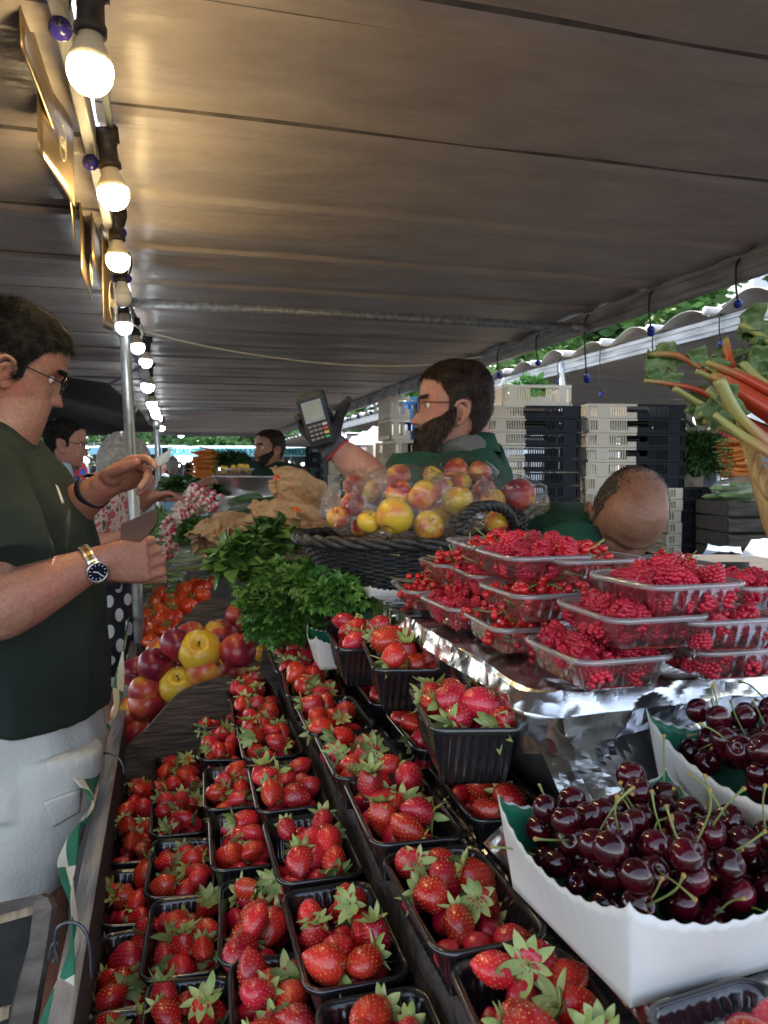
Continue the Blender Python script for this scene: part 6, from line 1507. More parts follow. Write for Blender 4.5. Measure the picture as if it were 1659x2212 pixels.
bm = bmesh.new(); ps = [P(x, y, d) - wb.location for x, y, d in ((1128, 1145, 1.72), (1130, 1120, 1.74), (1110, 1104, 1.78), (1080, 1100, 1.86))]; ps = [Matrix.Rotation(YAW * .8, 3, 'Z') @ p for p in ps]
bm.free(); rope_rim(wb, curve_pts(ps, 30), .010, m_wick, .5, closed=False, name='handle')
# bagged apples
ga = 'apples inside the clear bags'
AP = [(767, 1052, 24, 'red apple at the far left of the bagged heap', 1.85), (801, 1062, 22, 'yellow apple beside the leftmost red one', 1.85), (762, 1090, 24, 'pink and yellow apple above the basket left rim', 1.68), (730, 1118, 22, 'orange apple lowest at the left rim', 1.66), (861, 1030, 25, 'orange red apple on the crest of the heap', 1.78), (862, 1067, 27, 'yellow orange apple with its stem dip up, central', 1.68),
      (915, 1072, 32, 'large yellow apple with a red shoulder', 1.66), (853, 1115, 37, 'largest golden apple at the front of the basket', 1.60), (797, 1128, 24, 'yellow green apple showing a stem', 1.62), (926, 1136, 30, 'orange apple sunk behind the basket rim', 1.62), (988, 1082, 31, 'yellow apple right of the middle', 1.68), (985, 1018, 26, 'red apple in the upper right bag', 1.95), (936, 1030, 22, 'greenish yellow apple in the upper right bag', 1.93),
      (1037, 1020, 23, 'round red apple at the right of the upper bag', 1.95), (1045, 1062, 26, 'pinkish apple veiled by plastic', 1.85), (1065, 1085, 26, 'orange yellow apple near the handle', 1.78), (1122, 1070, 33, 'big red apple alone at the right end', 1.80), (1000, 1040, 18, 'orange apple between the two bags', 1.85), (950, 1110, 22, 'golden apple deep in the middle of the basket', 1.70), (1075, 1130, 26, 'orange apple under the handle', 1.72), (780, 1140, 20, 'pink apple low in the left bag', 1.68), (960, 1052, 18, 'small orange apple peeping between bags', 1.8)]
for i, (x, y, r, lab, d) in enumerate(AP): apple(x, y, r * 1.13, lab, ga, 400 + i, d=d, ripe=(.65, .25, .45, .4, .5, .25, .3, .08, .12, .3, .12, .5, .15, .55, .6, .35, .75, .4, .15, .4, .6, .4)[i])
def film_bag(px, d, rx, ry, rz, label, seed, mt=None, neck=None, amp=.14, group='clear produce bags', fl=None, cat='bag'):
    """thin crinkled bag round what it holds, drawn out into a twisted corner"""
    c = P(px[0], px[1], d); bm = bmesh.new(); ico(bm, (0, 0, 0), 1, 6); s = Vector((seed * 2.7, seed, 0)); nk = []
    for n_ in (neck or []): v = (P(*n_) - c); nk.append((v.normalized(), v.length))
    for v in bm.verts:
        u = v.co.normalized(); w_ = _R * (u.x * rx) + _F * (u.y * ry) + _U * (u.z * rz); d_ = w_.normalized()
        h = 1 + amp * (noise.noise(u * 1.9 + s) * .9 - abs(noise.noise(u * 4.2 + s)) * .6 - abs(noise.noise(Vector((u.x * 3, u.y * 3, u.z * 16)) + s)) * .16); w_ = w_ * h
        for nd, nl in nk:
            cs = d_.dot(nd)
            if cs > .80: t = ((cs - .80) / .20) ** 2.2; w_ = w_.lerp(nd * nl * (1 + .06 * noise.noise(u * 30 + s)), t)
        v.co = w_
    return tag(obj('plastic_bag', bm, mt or m_bag, loc=c), label, cat, group)
film_bag((790, 1093), 1.74, .100, .10, .085, 'clear bag of apples at the left end of the dark basket', 1, neck=[(716, 1072, 1.66), (722, 1140, 1.6), (690, 1115, 1.7)])
film_bag((870, 1088), 1.66, .115, .085, .090, 'clear bag of large golden apples at the basket front', 2, neck=[(822, 1022, 1.72), (935, 1155, 1.58), (960, 1045, 1.7)])
film_bag((990, 1088), 1.72, .095, .09, .075, 'clear bag of yellow apples right of the front bag', 3, neck=[(1075, 1105, 1.66), (930, 1040, 1.7)])
film_bag((990, 1025), 1.95, .110, .08, .050, 'clear bag of red apples lying highest in the heap', 4, neck=[(1075, 1018, 1.92), (918, 1040, 1.9)])
film_bag((1100, 1078), 1.82, .095, .08, .062, 'clear bag with a single big red apple near the handle', 5, neck=[(1180, 1048, 1.78), (1040, 1060, 1.8)])
# ------------------------------------------------------------ paper bags with tomatoes
def paper_bag(path, label, seed, open_end=0, n=90, m=46, crush=.16, group='open kraft paper bags'):
    """path: (x, y, d, half width px, half depth m), first entry is the open mouth"""
    bm = bmesh.new(); S_ = secs(path); o0 = S_[0][0].copy(); g_ = []; s = Vector((seed, seed * 2.2, 0)); ctr = curve_pts([a[0] for a in S_], m); U_ = curve_pts([a[1] for a in S_], m); V_ = curve_pts([a[2] for a in S_], m)
    for j in range(m + 1):
        c, u, v = ctr[j], U_[j], V_[j]; tng = (ctr[min(j + 1, m)] - ctr[max(j - 1, 0)]).normalized(); a1 = u - tng * u.dot(tng); a1 = a1.normalized() * u.length if a1.length > 1e-5 else u
        if abs(tng.dot(_R)) > .7: a1 = (_U - tng * _U.dot(tng)).normalized() * u.length
        a2 = tng.cross(a1).normalized() * v.length; row = []
        for i in range(n):
            a = i * math.tau / n; q = Vector((math.cos(a) * 1.6, math.sin(a) * 1.6, j / m * 2.6)) + s
            h = 1 + crush * (-abs(noise.noise(q * 1.3)) * 2.4 + .5 - abs(noise.noise(q * 3.1)) * 1.1 + .25 * noise.noise(q * 6.5)) + (.10 * math.sin(a * 5 + seed) if j < 4 else 0)
            row.append(bm.verts.new(c - o0 + a1 * math.cos(a) * h + a2 * math.sin(a) * h + tng * (.012 * noise.noise(q * 2) - (.02 * abs(math.sin(a * 3 + seed)) if j == 0 else 0))))
        g_.append(row)
    for a, b in zip(g_, g_[1:]):
        for i in range(n): bm.faces.new((a[i], a[(i + 1) % n], b[(i + 1) % n], b[i]))
    bm.faces.new(g_[-1]); o = obj('paper_bag', bm, m_kraft, loc=o0, smooth=False); o.modifiers.new('s', 'SOLIDIFY').thickness = .0012; return tag(o, label, 'paper bag', group)
paper_bag([(456, 1185, 2.72, 56, .08), (478, 1165, 2.75, 54, .085), (508, 1168, 2.78, 60, .095), (545, 1190, 2.82, 54, .09), (575, 1215, 2.88, 30, .05)], 'crumpled kraft bag nearest the basil with a tomato at its mouth', 3, crush=.22)
paper_bag([(600, 1060, 2.75, 50, .09), (625, 1060, 2.75, 52, .10), (665, 1085, 2.75, 54, .11), (705, 1110, 2.75, 44, .09), (725, 1140, 2.75, 24, .05)], 'tall kraft bag beside the dark wicker basket, tomatoes inside', 7, crush=.20)
paper_bag([(550, 1118, 2.6, 34, .07), (590, 1122, 2.6, 42, .09), (650, 1135, 2.6, 46, .10), (695, 1150, 2.6, 34, .08), (720, 1165, 2.6, 15, .05)], 'low kraft bag lying in front of the tall one', 12, crush=.24)
paper_bag([(640, 1190, 2.5, 60, .09), (665, 1200, 2.5, 62, .09), (690, 1215, 2.5, 50, .08), (700, 1235, 2.5, 24, .04)], 'kraft bag in shade under the wicker basket', 20, crush=.15)
for i, (x, y, r, lab, d) in enumerate([(454, 1202, 11, 'tomato peeping from the kraft bag nearest the basil', 2.68), (604, 1118, 15, 'orange red tomato lying on the low kraft bag', 2.56), (606, 1090, 13, 'pale red tomato between the kraft bags', 2.62), (622, 1062, 16, 'ribbed tomato at the mouth of the tall kraft bag', 2.69), (641, 1106, 13, 'tomato half hidden in the low kraft bag', 2.57), (600, 1035, 9, 'tomato in the top of the tall kraft bag', 2.7), (652, 1022, 10, 'tomato at the very back above the kraft bags', 2.95)]):
    tomato(x, y, r, lab, 300 + i, d=d, cal=False, group='tomatoes in the paper bags')

# ------------------------------------------------------------ leafy bunches
def leaf(bm, base, d, up, L, w, fold=.25, curl=.3, mi=0, seg=4, lobes=0):
    d = d.normalized(); s = d.cross(up).normalized(); up = s.cross(d); prev = None
    for i in range(seg + 1):
        t = i / seg; ww = w * math.sin((.08 + .92 * t) * math.pi) ** .75 * (1 if not lobes else (1 + .35 * math.cos(t * lobes * math.tau))); p = base + d * (L * t) - up * (curl * L * t * t)
        row = [bm.verts.new(p - s * ww + up * ww * fold), bm.verts.new(p), bm.verts.new(p + s * ww + up * ww * fold)]
        if prev:
            for q in range(2): f = bm.faces.new((prev[q], prev[q + 1], row[q + 1], row[q])); f.material_index = mi
        prev = row
def parsley_leaf(bm, c, d, up, s):
    """three toothed leaflets"""
    d = d.normalized(); sd = d.cross(up).normalized(); up = sd.cross(d)
    for ang, k in ((0, 1), (55, .8), (-55, .8)):
        q = Quaternion(up, rad(ang)); e = q @ d; f_ = e.cross(up).normalized(); b = c + e * s * .12
        pts = [(0, 0), (.35, .16), (.42, .42), (.62, .34), (.78, .5), (.95, .22), (1.15, .12), (1.25, 0), (1.15, -.12), (.95, -.22), (.78, -.5), (.62, -.34), (.42, -.42), (.35, -.16)]
        vs = [bm.verts.new(b + (e * x + f_ * y) * s * k + up * (abs(y) * .35 - x * x * .18) * s * k) for x, y in pts]; ct = bm.verts.new(b + e * .6 * s * k - up * .02 * s)
        for i in range(len(vs)): bm.faces.new((ct, vs[i], vs[(i + 1) % len(vs)]))
def bunch(label, c, rx, ry, rz, n, size, seed, mt, kind='parsley', name='herb_bunch', stems=None, cat='herbs', group=None):
    rr = random.Random(seed); root = thing(name, label, cat, c, group=group); bm = bmesh.new(); sb_ = bmesh.new()
    for i in range(n):
        a = rr.uniform(0, math.tau); z = rr.uniform(-.25, 1); r = math.sqrt(max(0, 1 - z * z)); d = Vector((math.cos(a) * r, math.sin(a) * r, z)); k = rr.uniform(.55, 1.02) * (1 + .22 * noise.noise(d * 2.4 + Vector((seed, 0, 0))))
        p = _R * d.x * rx * k + _F * d.y * ry * k + Vector((0, 0, d.z * rz * k)); dd = (d + Vector((rr.gauss(0, .5), rr.gauss(0, .5), rr.gauss(0, .4)))).normalized(); up = (Vector((0, 0, 1)) + d * .4 + Vector((rr.gauss(0, .4), rr.gauss(0, .4), 0))).normalized(); s = size * rr.uniform(.6, 1.25)
        if kind == 'parsley': parsley_leaf(bm, p, dd, up, s)
        elif kind == 'basil': leaf(bm, p, dd, up, s * 1.6, s * .55, .3, rr.uniform(.1, .6), seg=7)
        elif kind == 'needle':
            for _ in range(4): leaf(bm, p, (dd + Vector((rr.gauss(0, .6), rr.gauss(0, .6), rr.gauss(0, .5)))), up, s * 1.3, s * .12, .2, .3, seg=2)
        if i % 5 == 0: tube(sb_, curve_pts([p * .12 + Vector((0, 0, -rz * .5)), p * .6, p], 6), [.0011] * 7, 5)
    obj('leaves', bm, mt, root, smooth=(kind == 'basil')); obj('stems', sb_, m_stemg, root); return root
def at(x, y, d): return P(x, y, d)
bunch('large bunch of flat parsley spilling over the apples in the middle', at(645, 1305, 1.95), .14, .15, .11, 1300, .018, 1, m_leaf)
bunch('parsley sprigs hanging lowest over the strawberry punnets', at(612, 1360, 1.93), .095, .10, .08, 650, .019, 2, m_leaf)
bunch('parsley tips at the right of the bunch, beside the small carton', at(738, 1300, 1.66), .075, .09, .062, 700, .016, 3, m_leaf)
bunch('parsley at the upper middle behind the main bunch', at(690, 1262, 1.85), .08, .10, .045, 480, .018, 9, m_leaf)
bunch('bright basil bunch left of the parsley with broad leaves', at(530, 1228, 2.35), .10, .11, .085, 280, .034, 4, m_basil, 'basil')
bunch('darker basil bunch leaning on the paper bag', at(590, 1190, 2.45), .085, .10, .085, 230, .034, 5, m_basil, 'basil')
bunch('dense green herb bunch left of the first paper bag', at(430, 1160, 3.35), .095, .10, .075, 520, .020, 6, m_leaf)
bunch('green leaves of the radish bunches behind the scale', at(478, 1080, 3.7), .05, .08, .06, 160, .03, 7, m_leafd, 'basil')
bunch('low green tops left of the radishes', at(345, 1160, 4.6), .08, .2, .14, 500, .05, 8, m_leaf, 'needle', name='chive_bunch')
bunch('dark carrot tops behind the far carrot pile', at(505, 1000, 6.2), .12, .2, .07, 500, .05, 10, m_leafd, 'needle', name='leafy_bunch')
bunch('wide mass of dark carrot greens on the crates at right', at(1505, 1000, 4.6), .185, .2, .165, 1500, .05, 11, m_leafd, 'needle', name='leafy_bunch')
bunch('curly green lettuce in the topmost cream crate', at(1145, 842, 4.6), .10, .1, .045, 260, .035, 12, M('lettuce', (.12, .33, .10), (.22, .45, .16), 20, .5), 'basil', name='lettuce', cat='lettuce')
bunch('leafy greens on the table edge beside the front pole', at(395, 1060, 5.2), .10, .2, .06, 200, .05, 13, m_leafd, 'basil')
# long chives
bm = bmesh.new(); rr = random.Random(3); c = P(350, 1200, 3.9)
for i in range(160):
    b_ = P(350 + rr.uniform(-14, 20), 1210, 3.9 + rr.uniform(-.1, .3)) - c; t = b_ + Vector((rr.gauss(0, .05), rr.gauss(0, .05), rr.uniform(.12, .30))); tube(bm, curve_pts([b_, b_.lerp(t, .5) + Vector((rr.gauss(0, .012), 0, .02)), t], 5), [.0022, .002, .002, .0017, .0012, .0006], 4)
tag(obj('chives', bm, m_leaf, loc=c), 'upright bundle of thin chives behind the brown wallet', 'chives')

# ------------------------------------------------------------ radishes
def radish_bm():
    bm = bmesh.new(); prof = []
    for j in range(13):
        t = j / 12; prof.append((max(.0006, .0085 * math.sin(math.pi * min(1, t * .93 + .07)) ** .7), -.012 + .028 * t))
    rs = revolve(bm, prof, 12)
    for f in bm.faces:
        if f.calc_center_median().z < -.001: f.material_index = 1
    tube(bm, curve_pts([(0, 0, -.011), (.001, 0, -.024), (.004, .001, -.038)], 5), [.0012, .0008, .0006, .0004, .0003, .0002], 5, mi=1); return bm
me_rd = mesh(radish_bm(), 'radish', [m_radish_p, m_radish_w])
def radish_bunch(c, rx, rz, n, label, seed, dirn):
    rr = random.Random(seed); root = thing('radish_bunch', label, 'radishes', c, group='bunches of pink radishes')
    for i in range(n):
        a, b_ = rr.gauss(0, .55), rr.gauss(0, .55); p = _R * (a * rx) + Vector((0, 0, b_ * rz)) + _F * (rr.uniform(-.02, .03) + .03 * (a * a + b_ * b_)); d = (dirn + Vector((rr.gauss(0, .3), rr.gauss(0, .3), rr.gauss(0, .3)))).normalized()
        o = link('radish', me_rd, root, p, (-d).to_track_quat('Z', 'Y').to_euler()); o.scale = (rr.uniform(1.0, 1.4),) * 3
    bm = bmesh.new()
    for i in range(9):
        e = -dirn * .05 + Vector((rr.gauss(0, .02), rr.gauss(0, .02), rr.gauss(0, .02))); tube(bm, [e * .2, e, e * 2 + Vector((0, 0, rr.uniform(-.02, .02)))], [.002, .002, .0012], 5)
    obj('stalks', bm, m_stemg, root); return root
dl = (-_R * .8 - _F * .5 - _U * .15).normalized()
for i, (x, y, d, rx, rz, n, lab) in enumerate([(425, 1072, 3.6, .062, .055, 62, 'topmost radish bunch, left of the green leaves'), (402, 1098, 3.5, .062, .05, 62, 'radish bunch in the upper middle with long white roots'), (396, 1124, 3.45, .055, .045, 55, 'radish bunch above the dense green herb'), (446, 1092, 3.5, .045, .04, 45, 'darker pink radish bunch beside the leaves'),
     (376, 1148, 3.4, .05, .05, 45, 'radish bunch left of the dense green herb'), (370, 1178, 3.35, .055, .05, 50, 'lowest radish bunch beside the bagged beans'), (350, 1200, 3.3, .035, .035, 28, 'small radish bunch touching the front pole')]): radish_bunch(P(x, y, d), rx, rz, n, lab, 700 + i, dl)

# ------------------------------------------------------------ carrots
def carrot_bm():
    bm = bmesh.new(); tube(bm, curve_pts([(0, 0, 0), (0, 0, .004), (.001, 0, .05), (.003, .001, .11), (.006, 0, .16)], 12), [.006, .0105, .0115, .011, .0105, .0098, .009, .008, .007, .0058, .0044, .003, .001], 10); tube(bm, [(0, 0, 0), (0, 0, -.025)], [.004, .003], 6, mi=1); return bm
me_ca = mesh(carrot_bm(), 'carrot', [m_carrot, m_stemg])
def carrot_bunch(c, w_, h_, n, label, seed, dirn, L=1):
    rr = random.Random(seed); root = thing('carrot_bunch', label, 'carrots', c, group='bunches of carrots')
    for i in range(n):
        p = _F * rr.uniform(-w_, w_) + Vector((0, 0, rr.uniform(-h_, h_))) + dirn * rr.uniform(-.02, .02); d = (dirn + Vector((rr.gauss(0, .12), rr.gauss(0, .12), rr.gauss(0, .16)))).normalized()
        o = link('carrot', me_ca, root, p, d.to_track_quat('Z', 'Y').to_euler()); o.scale = (L * rr.uniform(.9, 1.2),) * 3
    return root
for i in range(5): carrot_bunch(P(462, 982 + i * 13, 6.0), .10, .028, 22, 'carrot bunch %s from the top of the far pile' % ords[i].replace('nearest', 'first'), 800 + i, (-_R * .93 - _F * .3).normalized(), .95)
for i in range(5): carrot_bunch(P(1566 + i * 2, 958 + i * 19, 4.3), .09, .026, 20, 'carrot bunch %s from the top of the pile at right' % ords[i].replace('nearest', 'first'), 820 + i, (_R * .95 - _F * .25).normalized(), .9)

# ------------------------------------------------------------ beans and courgettes in bags
def pods(c, n, rx, ry, rz, L, r, mt, seed, label, group, name='bean_pods', cat='beans'):
    rr = random.Random(seed); root = thing(name, label, cat, c, group=group)
    for i in range(n):
        p = _R * rr.uniform(-rx, rx) + _F * rr.uniform(-ry, ry) + Vector((0, 0, rr.uniform(-rz, rz))); a = rr.gauss(0, .25); d = _R * math.cos(a) + _F * math.sin(a) + Vector((0, 0, rr.gauss(0, .12) + .12)); b_ = rr.uniform(-.012, .012); bm = bmesh.new()
        tube(bm, curve_pts([-d * L / 2, Vector((0, 0, b_)), d * L / 2], 10), [r * .3] + [r] * 9 + [r * .3], 9, caps='round'); obj('pod', bm, mt, root, loc=p)
    return root
pods(P(335, 1250, 3.35), 26, .07, .10, .045, .17, .0095, m_bean, 1, 'green broad beans inside the bag left of the tomatoes', 'bagged green pods')
film_bag((335, 1248), 3.35, .115, .15, .082, 'clear bag of green broad beans above the tomatoes', 8, m_bagw, neck=[(284, 1232, 3.3), (420, 1215, 3.3), (290, 1300, 3.25)])
pods(P(425, 1205, 3.2), 14, .06, .09, .035, .15, .010, m_bean, 2, 'green beans in the second bag beside the herb', 'bagged green pods')
film_bag((425, 1205), 3.2, .095, .12, .055, 'clear bag of green beans right of the broad bean bag', 9, m_bagw, neck=[(460, 1175, 3.2), (370, 1225, 3.1)])
m_cuc = M('courgette_green', (.02, .06, .02), (.05, .12, .035), 20, .35)
pods(P(545, 1095, 3.3), 9, .05, .08, .035, .17, .019, m_cuc, 3, 'green courgettes in the bag under the scale', 'bagged green pods', name='courgettes', cat='courgettes')
film_bag((530, 1098), 3.3, .11, .12, .045, 'cloudy bag of courgettes below the steel bowl', 10, m_bagw, neck=[(470, 1070, 3.2), (480, 1130, 3.2)])
pods(P(1600, 1062, 4.0), 14, .09, .1, .04, .2, .015, m_bean, 4, 'cucumbers in the bag on the dark crates at right', 'bagged green pods', name='cucumbers', cat='cucumbers')
film_bag((1600, 1058), 4.0, .14, .14, .075, 'clear bag of cucumbers on the dark crates at right', 11, m_bagw, neck=[(1660, 1040, 4.0)])

# ------------------------------------------------------------ scale, bowl, yellow plums
c = P(545, 1028, 3.7); root = thing('steel_bowl', 'brushed steel weighing bowl on the scale behind the paper bags', 'bowl', c); bm = bmesh.new()
prof = [(.12, -.105), (.128, -.10), (.150, -.06), (.175, -.012), (.185, -.002), (.192, 0), (.192, -.004), (.184, -.006)]
revolve(bm, prof, 48, close=False, fn=lambda p, a, t: Vector((p.x * 1.0, p.y * .8, p.z))); revolve(bm, [(.001, -.104), (.12, -.104)], 48, close=False, fn=lambda p, a, t: Vector((p.x, p.y * .8, p.z))); obj('basin', bm, m_steel, root); root.rotation_euler = (0, 0, -YAW)
c = P(548, 1085, 3.7); root = thing('weighing_scale', 'pale weighing scale with a steel plate under the bowl', 'scale', c, (0, 0, -YAW)); bm = bmesh.new(); box(bm, -.16, .16, -.13, .13, .018, .034); bmesh.ops.bevel(bm, geom=bm.edges[:], offset=.005, segments=2, affect='EDGES'); obj('plate', bm, m_steel, root, smooth=False)
bm = bmesh.new(); box(bm, -.155, .155, -.14, .14, -.07, .012); bmesh.ops.bevel(bm, geom=bm.edges[:], offset=.01, segments=2, affect='EDGES'); obj('housing', bm, m_bulb_off, root, smooth=False)
bm = bmesh.new(); box(bm, -.05, .05, -.03, .03, .012, .018); obj('load_pin', bm, m_steel, root, smooth=False)
m_yel = M('yellow_plum', (.70, .42, .02), (.78, .55, .06), 20, .25, rnd=.15)
b = bmesh.new(); ico(b, (0, 0, 0), .0135, 3); me_pl = mesh(b, 'plum', m_yel)
for q, (x, y, d, lab) in enumerate([(493, 1016, 4.3, 'upper left clear tray of yellow plums'), (518, 1012, 4.2, 'clear tray of yellow plums above the bowl'), (486, 1058, 4.0, 'clear tray of yellow plums left of the bowl'), (486, 1080, 3.95, 'lowest clear tray of yellow plums left of the scale')]):
    c = P(x, y, d); o = dup(clearp, c, rot=(0, 0, .2 * q), label=lab, group='clear trays of yellow plums')
    rr = random.Random(q); 
    for (px_, py_, pz_, r) in settle(14, .05, .06, lambda z: .0135, -.02, 900 + q):
        o = link('yellow_plum', me_pl, None, c + Vector((px_, py_, pz_))); tag(o, 'small round yellow plum in the ' + lab, 'plum', 'plums in the ' + lab)

# ------------------------------------------------------------ two coloured crates
m_crl = M('cream_crate_plastic', (.58, .50, .385), (.66, .59, .47), 6, .5, rnd=.05); m_crd = M('black_crate_plastic', (.005, .006, .010), (.010, .012, .018), 6, .6, spec=.25)
m_crb = M('blue_crate_plastic', (.015, .16, .42), (.03, .22, .50), 6, .4); m_crbr = M('brown_crate_plastic', (.08, .035, .022), (.11, .05, .03), 6, .45)
def crate(W, D, H, split, mats, label, group, dens=.014, handle=True):
    """slatted crate; its two moulded halves differ in colour"""
    root = thing('plastic_crate', label, 'crate', group=group)
    for nm, xa, xb, mt in (('pale_half', -W / 2, -W / 2 + W * split, mats[0]), ('dark_half', -W / 2 + W * split, W / 2, mats[1])):
        bm = bmesh.new(); e = 0
        for (ya, yb) in ((-D / 2, -D / 2 + .012), (D / 2 - .012, D / 2)):
            box(bm, xa, xb, ya - .003, yb, H * .86, H); box(bm, xa, xb, ya, yb, .001, H * .2)
            x = xa
            while x < xb - .006:
                hx = handle and abs(x - (0)) < W * .11
                if hx: box(bm, x, min(x + dens * 1.01, xb), ya + .001, yb - .001, H * .2, H * .42)
                elif abs(abs(x) - W * .36) < W * .055: box(bm, x, min(x + dens * 1.01, xb), ya - .002, yb, H * .2, H * .86)
                else: box(bm, x, x + dens * .45, ya, yb, H * .2, H * .86)
                x += dens
        xs = xa if nm == 'pale_half' else xb - .012
        box(bm, xs, xs + .012, -D / 2, D / 2, H * .86, H - .001); box(bm, xs, xs + .012, -D / 2, D / 2, .002, H * .2)
        y = -D / 2
        while y < D / 2: box(bm, xs + .001, xs + .011, y, y + dens * .5, H * .2, H * .86); y += dens * 1.6
        box(bm, xa, xb, -D / 2 + .012, D / 2 - .012, .002, .006)
        obj(nm, bm, mt, root, smooth=False)
    return root
def stack(px, ybot, ytop, d, W, D, n, mats, split, what, rot=0, group=None, hgap=.002, proto=None):
    top = P(px, ytop, d); bot = P(px, ybot, d); H = (top.z - bot.z) / n; first_ = None
    for i in range(n):
        loc = (bot.x, bot.y, bot.z + H * i); lab = ('%s, %s' % (what.replace('behind the bearded seller', 'behind the beard') , 'lowest' if i == 0 else 'topmost' if i == n - 1 else ords[i] + ' from the bottom')).replace('nearest', 'first')
        if first_ is None: first_ = crate(W, D, H - hgap, split, mats, lab, group or what); o = first_
        else: o = dup(first_, label=lab)
        o.location = loc; o.rotation_euler = (0, 0, rot + rad(R.uniform(-1.2, 1.2)))
YR = -YAW
stack(1130, 1212, 883, 4.45, .54, .38, 12, (m_crl, m_crd), .42, 'cream and black crate behind the bearded seller', YR + rad(4), 'left stack of cream and black crates')
stack(1340, 1240, 880, 4.55, .58, .38, 12, (m_crl, m_crd), .50, 'cream and black crate left of the carrot greens', YR + rad(6), 'right stack of cream and black crates')
stack(1478, 1195, 1052, 4.3, .37, .36, 6, (m_crl, m_crd), .22, 'low cream and black crate beside the bald man', YR + rad(4), 'low stack of cream and black crates')
stack(872, 1100, 952, 6.2, .26, .4, 3, (m_crl, m_crbr), .60, 'cream and brown crate beside the bearded face', YR + rad(14), 'cream and brown crates')
stack(868, 952, 862, 6.2, .30, .4, 2, (m_crl, m_crb), .55, 'cream and blue crate beside the bearded face', YR + rad(14), 'cream and blue crates')
stack(827, 1060, 958, 6.6, .12, .3, 4, (m_crl, m_crl), .5, 'small cream crate left of the brown ones', YR, 'small cream crates')
stack(768, 1060, 962, 7.4, .34, .3, 4, (m_crb, m_crl), .66, 'navy and cream crate behind the raised forearm', YR, 'navy crates')
stack(735, 1130, 972, 5.6, .15, .3, 6, (m_crl, m_crd), .55, 'narrow cream crate behind the gloved wrist', YR, 'narrow cream crates')
stack(680, 1090, 965, 7.2, .14, .3, 6, (m_crd, m_crd), .5, 'black crate right of the far seller', YR, 'black crates by the far seller')
cc = crate(.40, .36, .118, .5, (m_crl, m_crl), 'cream slatted crate with lettuce on top of the left stack', None); cc.location = P(1142, 883, 4.55) + Vector((0, 0, .002)); cc.rotation_euler = (0, 0, YR + rad(4))
# dark wooden crates under the carrots
for i in range(4):
    c = P(1620, 1190 - i * 30, 3.9); root = thing('wooden_crate', 'dark weathered wooden crate at right, %s' % ('lowest', 'second up', 'third up', 'topmost under the bag')[i], 'crate', (c.x, c.y, P(1620, 1190, 3.9).z + i * .078 - .05), (0, 0, YR + rad(3)), group='dark wooden crates at right')
    for y in (-.17, .17):
        bm = bmesh.new(); box(bm, -.2, .25, y - .006, y + .006, .003, .066); bmesh.ops.bevel(bm, geom=bm.edges[:], offset=.002, segments=1, affect='EDGES'); obj('side_board', bm, m_woodd, root, smooth=False)
    for x in (-.196, .246):
        bm = bmesh.new(); box(bm, x - .006, x + .006, -.163, .163, .003, .072); obj('end_board', bm, m_woodd, root, smooth=False)
bm = bmesh.new(); box(bm, -.9, .9, -.35, .35, -.03, 0); c = P(1560, 1130, 4.5); tag(obj('side_table', bm, m_woodd, smooth=False, loc=(c.x, c.y, P(1560, 1062, 4.2).z - .01), rot=(0, 0, YR)), 'dark shelf carrying the carrots and greens at right', 'table') if False else bm.free()

# ------------------------------------------------------------ rhubarb in a straw basket
rb = thing('straw_basket', 'pale straw basket with a twisted rim holding the rhubarb', 'basket', P(1640, 1000, 1.30)); c = rb.location
pr = [(1612, 945), (1619, 958), (1628, 992), (1646, 1032), (1668, 1064), (1700, 1092), (1740, 1110), (1800, 1120)]
rim = curve_pts([P(x, y, 1.32 - i * .02) - c for i, (x, y) in enumerate(pr)], 60); rope_rim(rb, rim, .0115, m_wickl, .35, closed=False)
rim2 = curve_pts([P(1612, 945, 1.34) - c, P(1660, 925, 1.5) - c, P(1720, 930, 1.6) - c, P(1800, 1000, 1.5) - c], 60); rope_rim(rb, rim2, .010, m_wickl, .35, closed=False, name='back_rim')
bm = bmesh.new(); rs = [[bm.verts.new(p + Vector((.03 * k * k, .05 * k, -.03 - .085 * k)) * (1) + (_R * .03 * k)) for p in rim] for k in range(4)]
for a, b in zip(rs, rs[1:]):
    for k in range(len(rim) - 1): bm.faces.new((a[k], b[k], b[k + 1], a[k + 1]))
o = obj('woven_side', bm, m_wickl, rb); o.modifiers.new('s', 'SOLIDIFY').thickness = .006
m_rh = None
def rhub_mat(name, stops, sc=9):
    m, t, n, b = newmat(name); b.inputs['Roughness'].default_value = .35; tc = n.new('ShaderNodeTexCoord'); sp = n.new('ShaderNodeSeparateXYZ'); t.links.new(tc.outputs['UV'], sp.inputs[0])
    nz = n.new('ShaderNodeTexNoise'); nz.inputs['Scale'].default_value = 40; mp = n.new('ShaderNodeMapping'); mp.inputs[3].default_value = (3, .15, 1); t.links.new(tc.outputs['UV'], mp.inputs[0]); t.links.new(mp.outputs[0], nz.inputs['Vector'])
    ad = n.new('ShaderNodeMath'); ad.operation = 'MULTIPLY_ADD'; ad.inputs[1].default_value = .22; t.links.new(nz.outputs[0], ad.inputs[0]); t.links.new(sp.outputs['Y'], ad.inputs[2])
    c = band_ramp(n, t, ad.outputs[0], stops); t.links.new(c, b.inputs['Base Color']); return m
m_rhr = rhub_mat('rhubarb_stalk', [(.08, (.42, .40, .12)), (.3, (.46, .20, .08)), (.5, (.52, .075, .03)), (1, (.50, .04, .025))]); m_rhg = rhub_mat('rhubarb_green_stalk', [(.1, (.40, .42, .16)), (.5, (.42, .38, .12)), (.85, (.5, .22, .12)), (1, (.5, .1, .06))])
m_rhl = M('rhubarb_leaf', (.10, .17, .05), (.22, .30, .12), 12, .5, .4, 40)
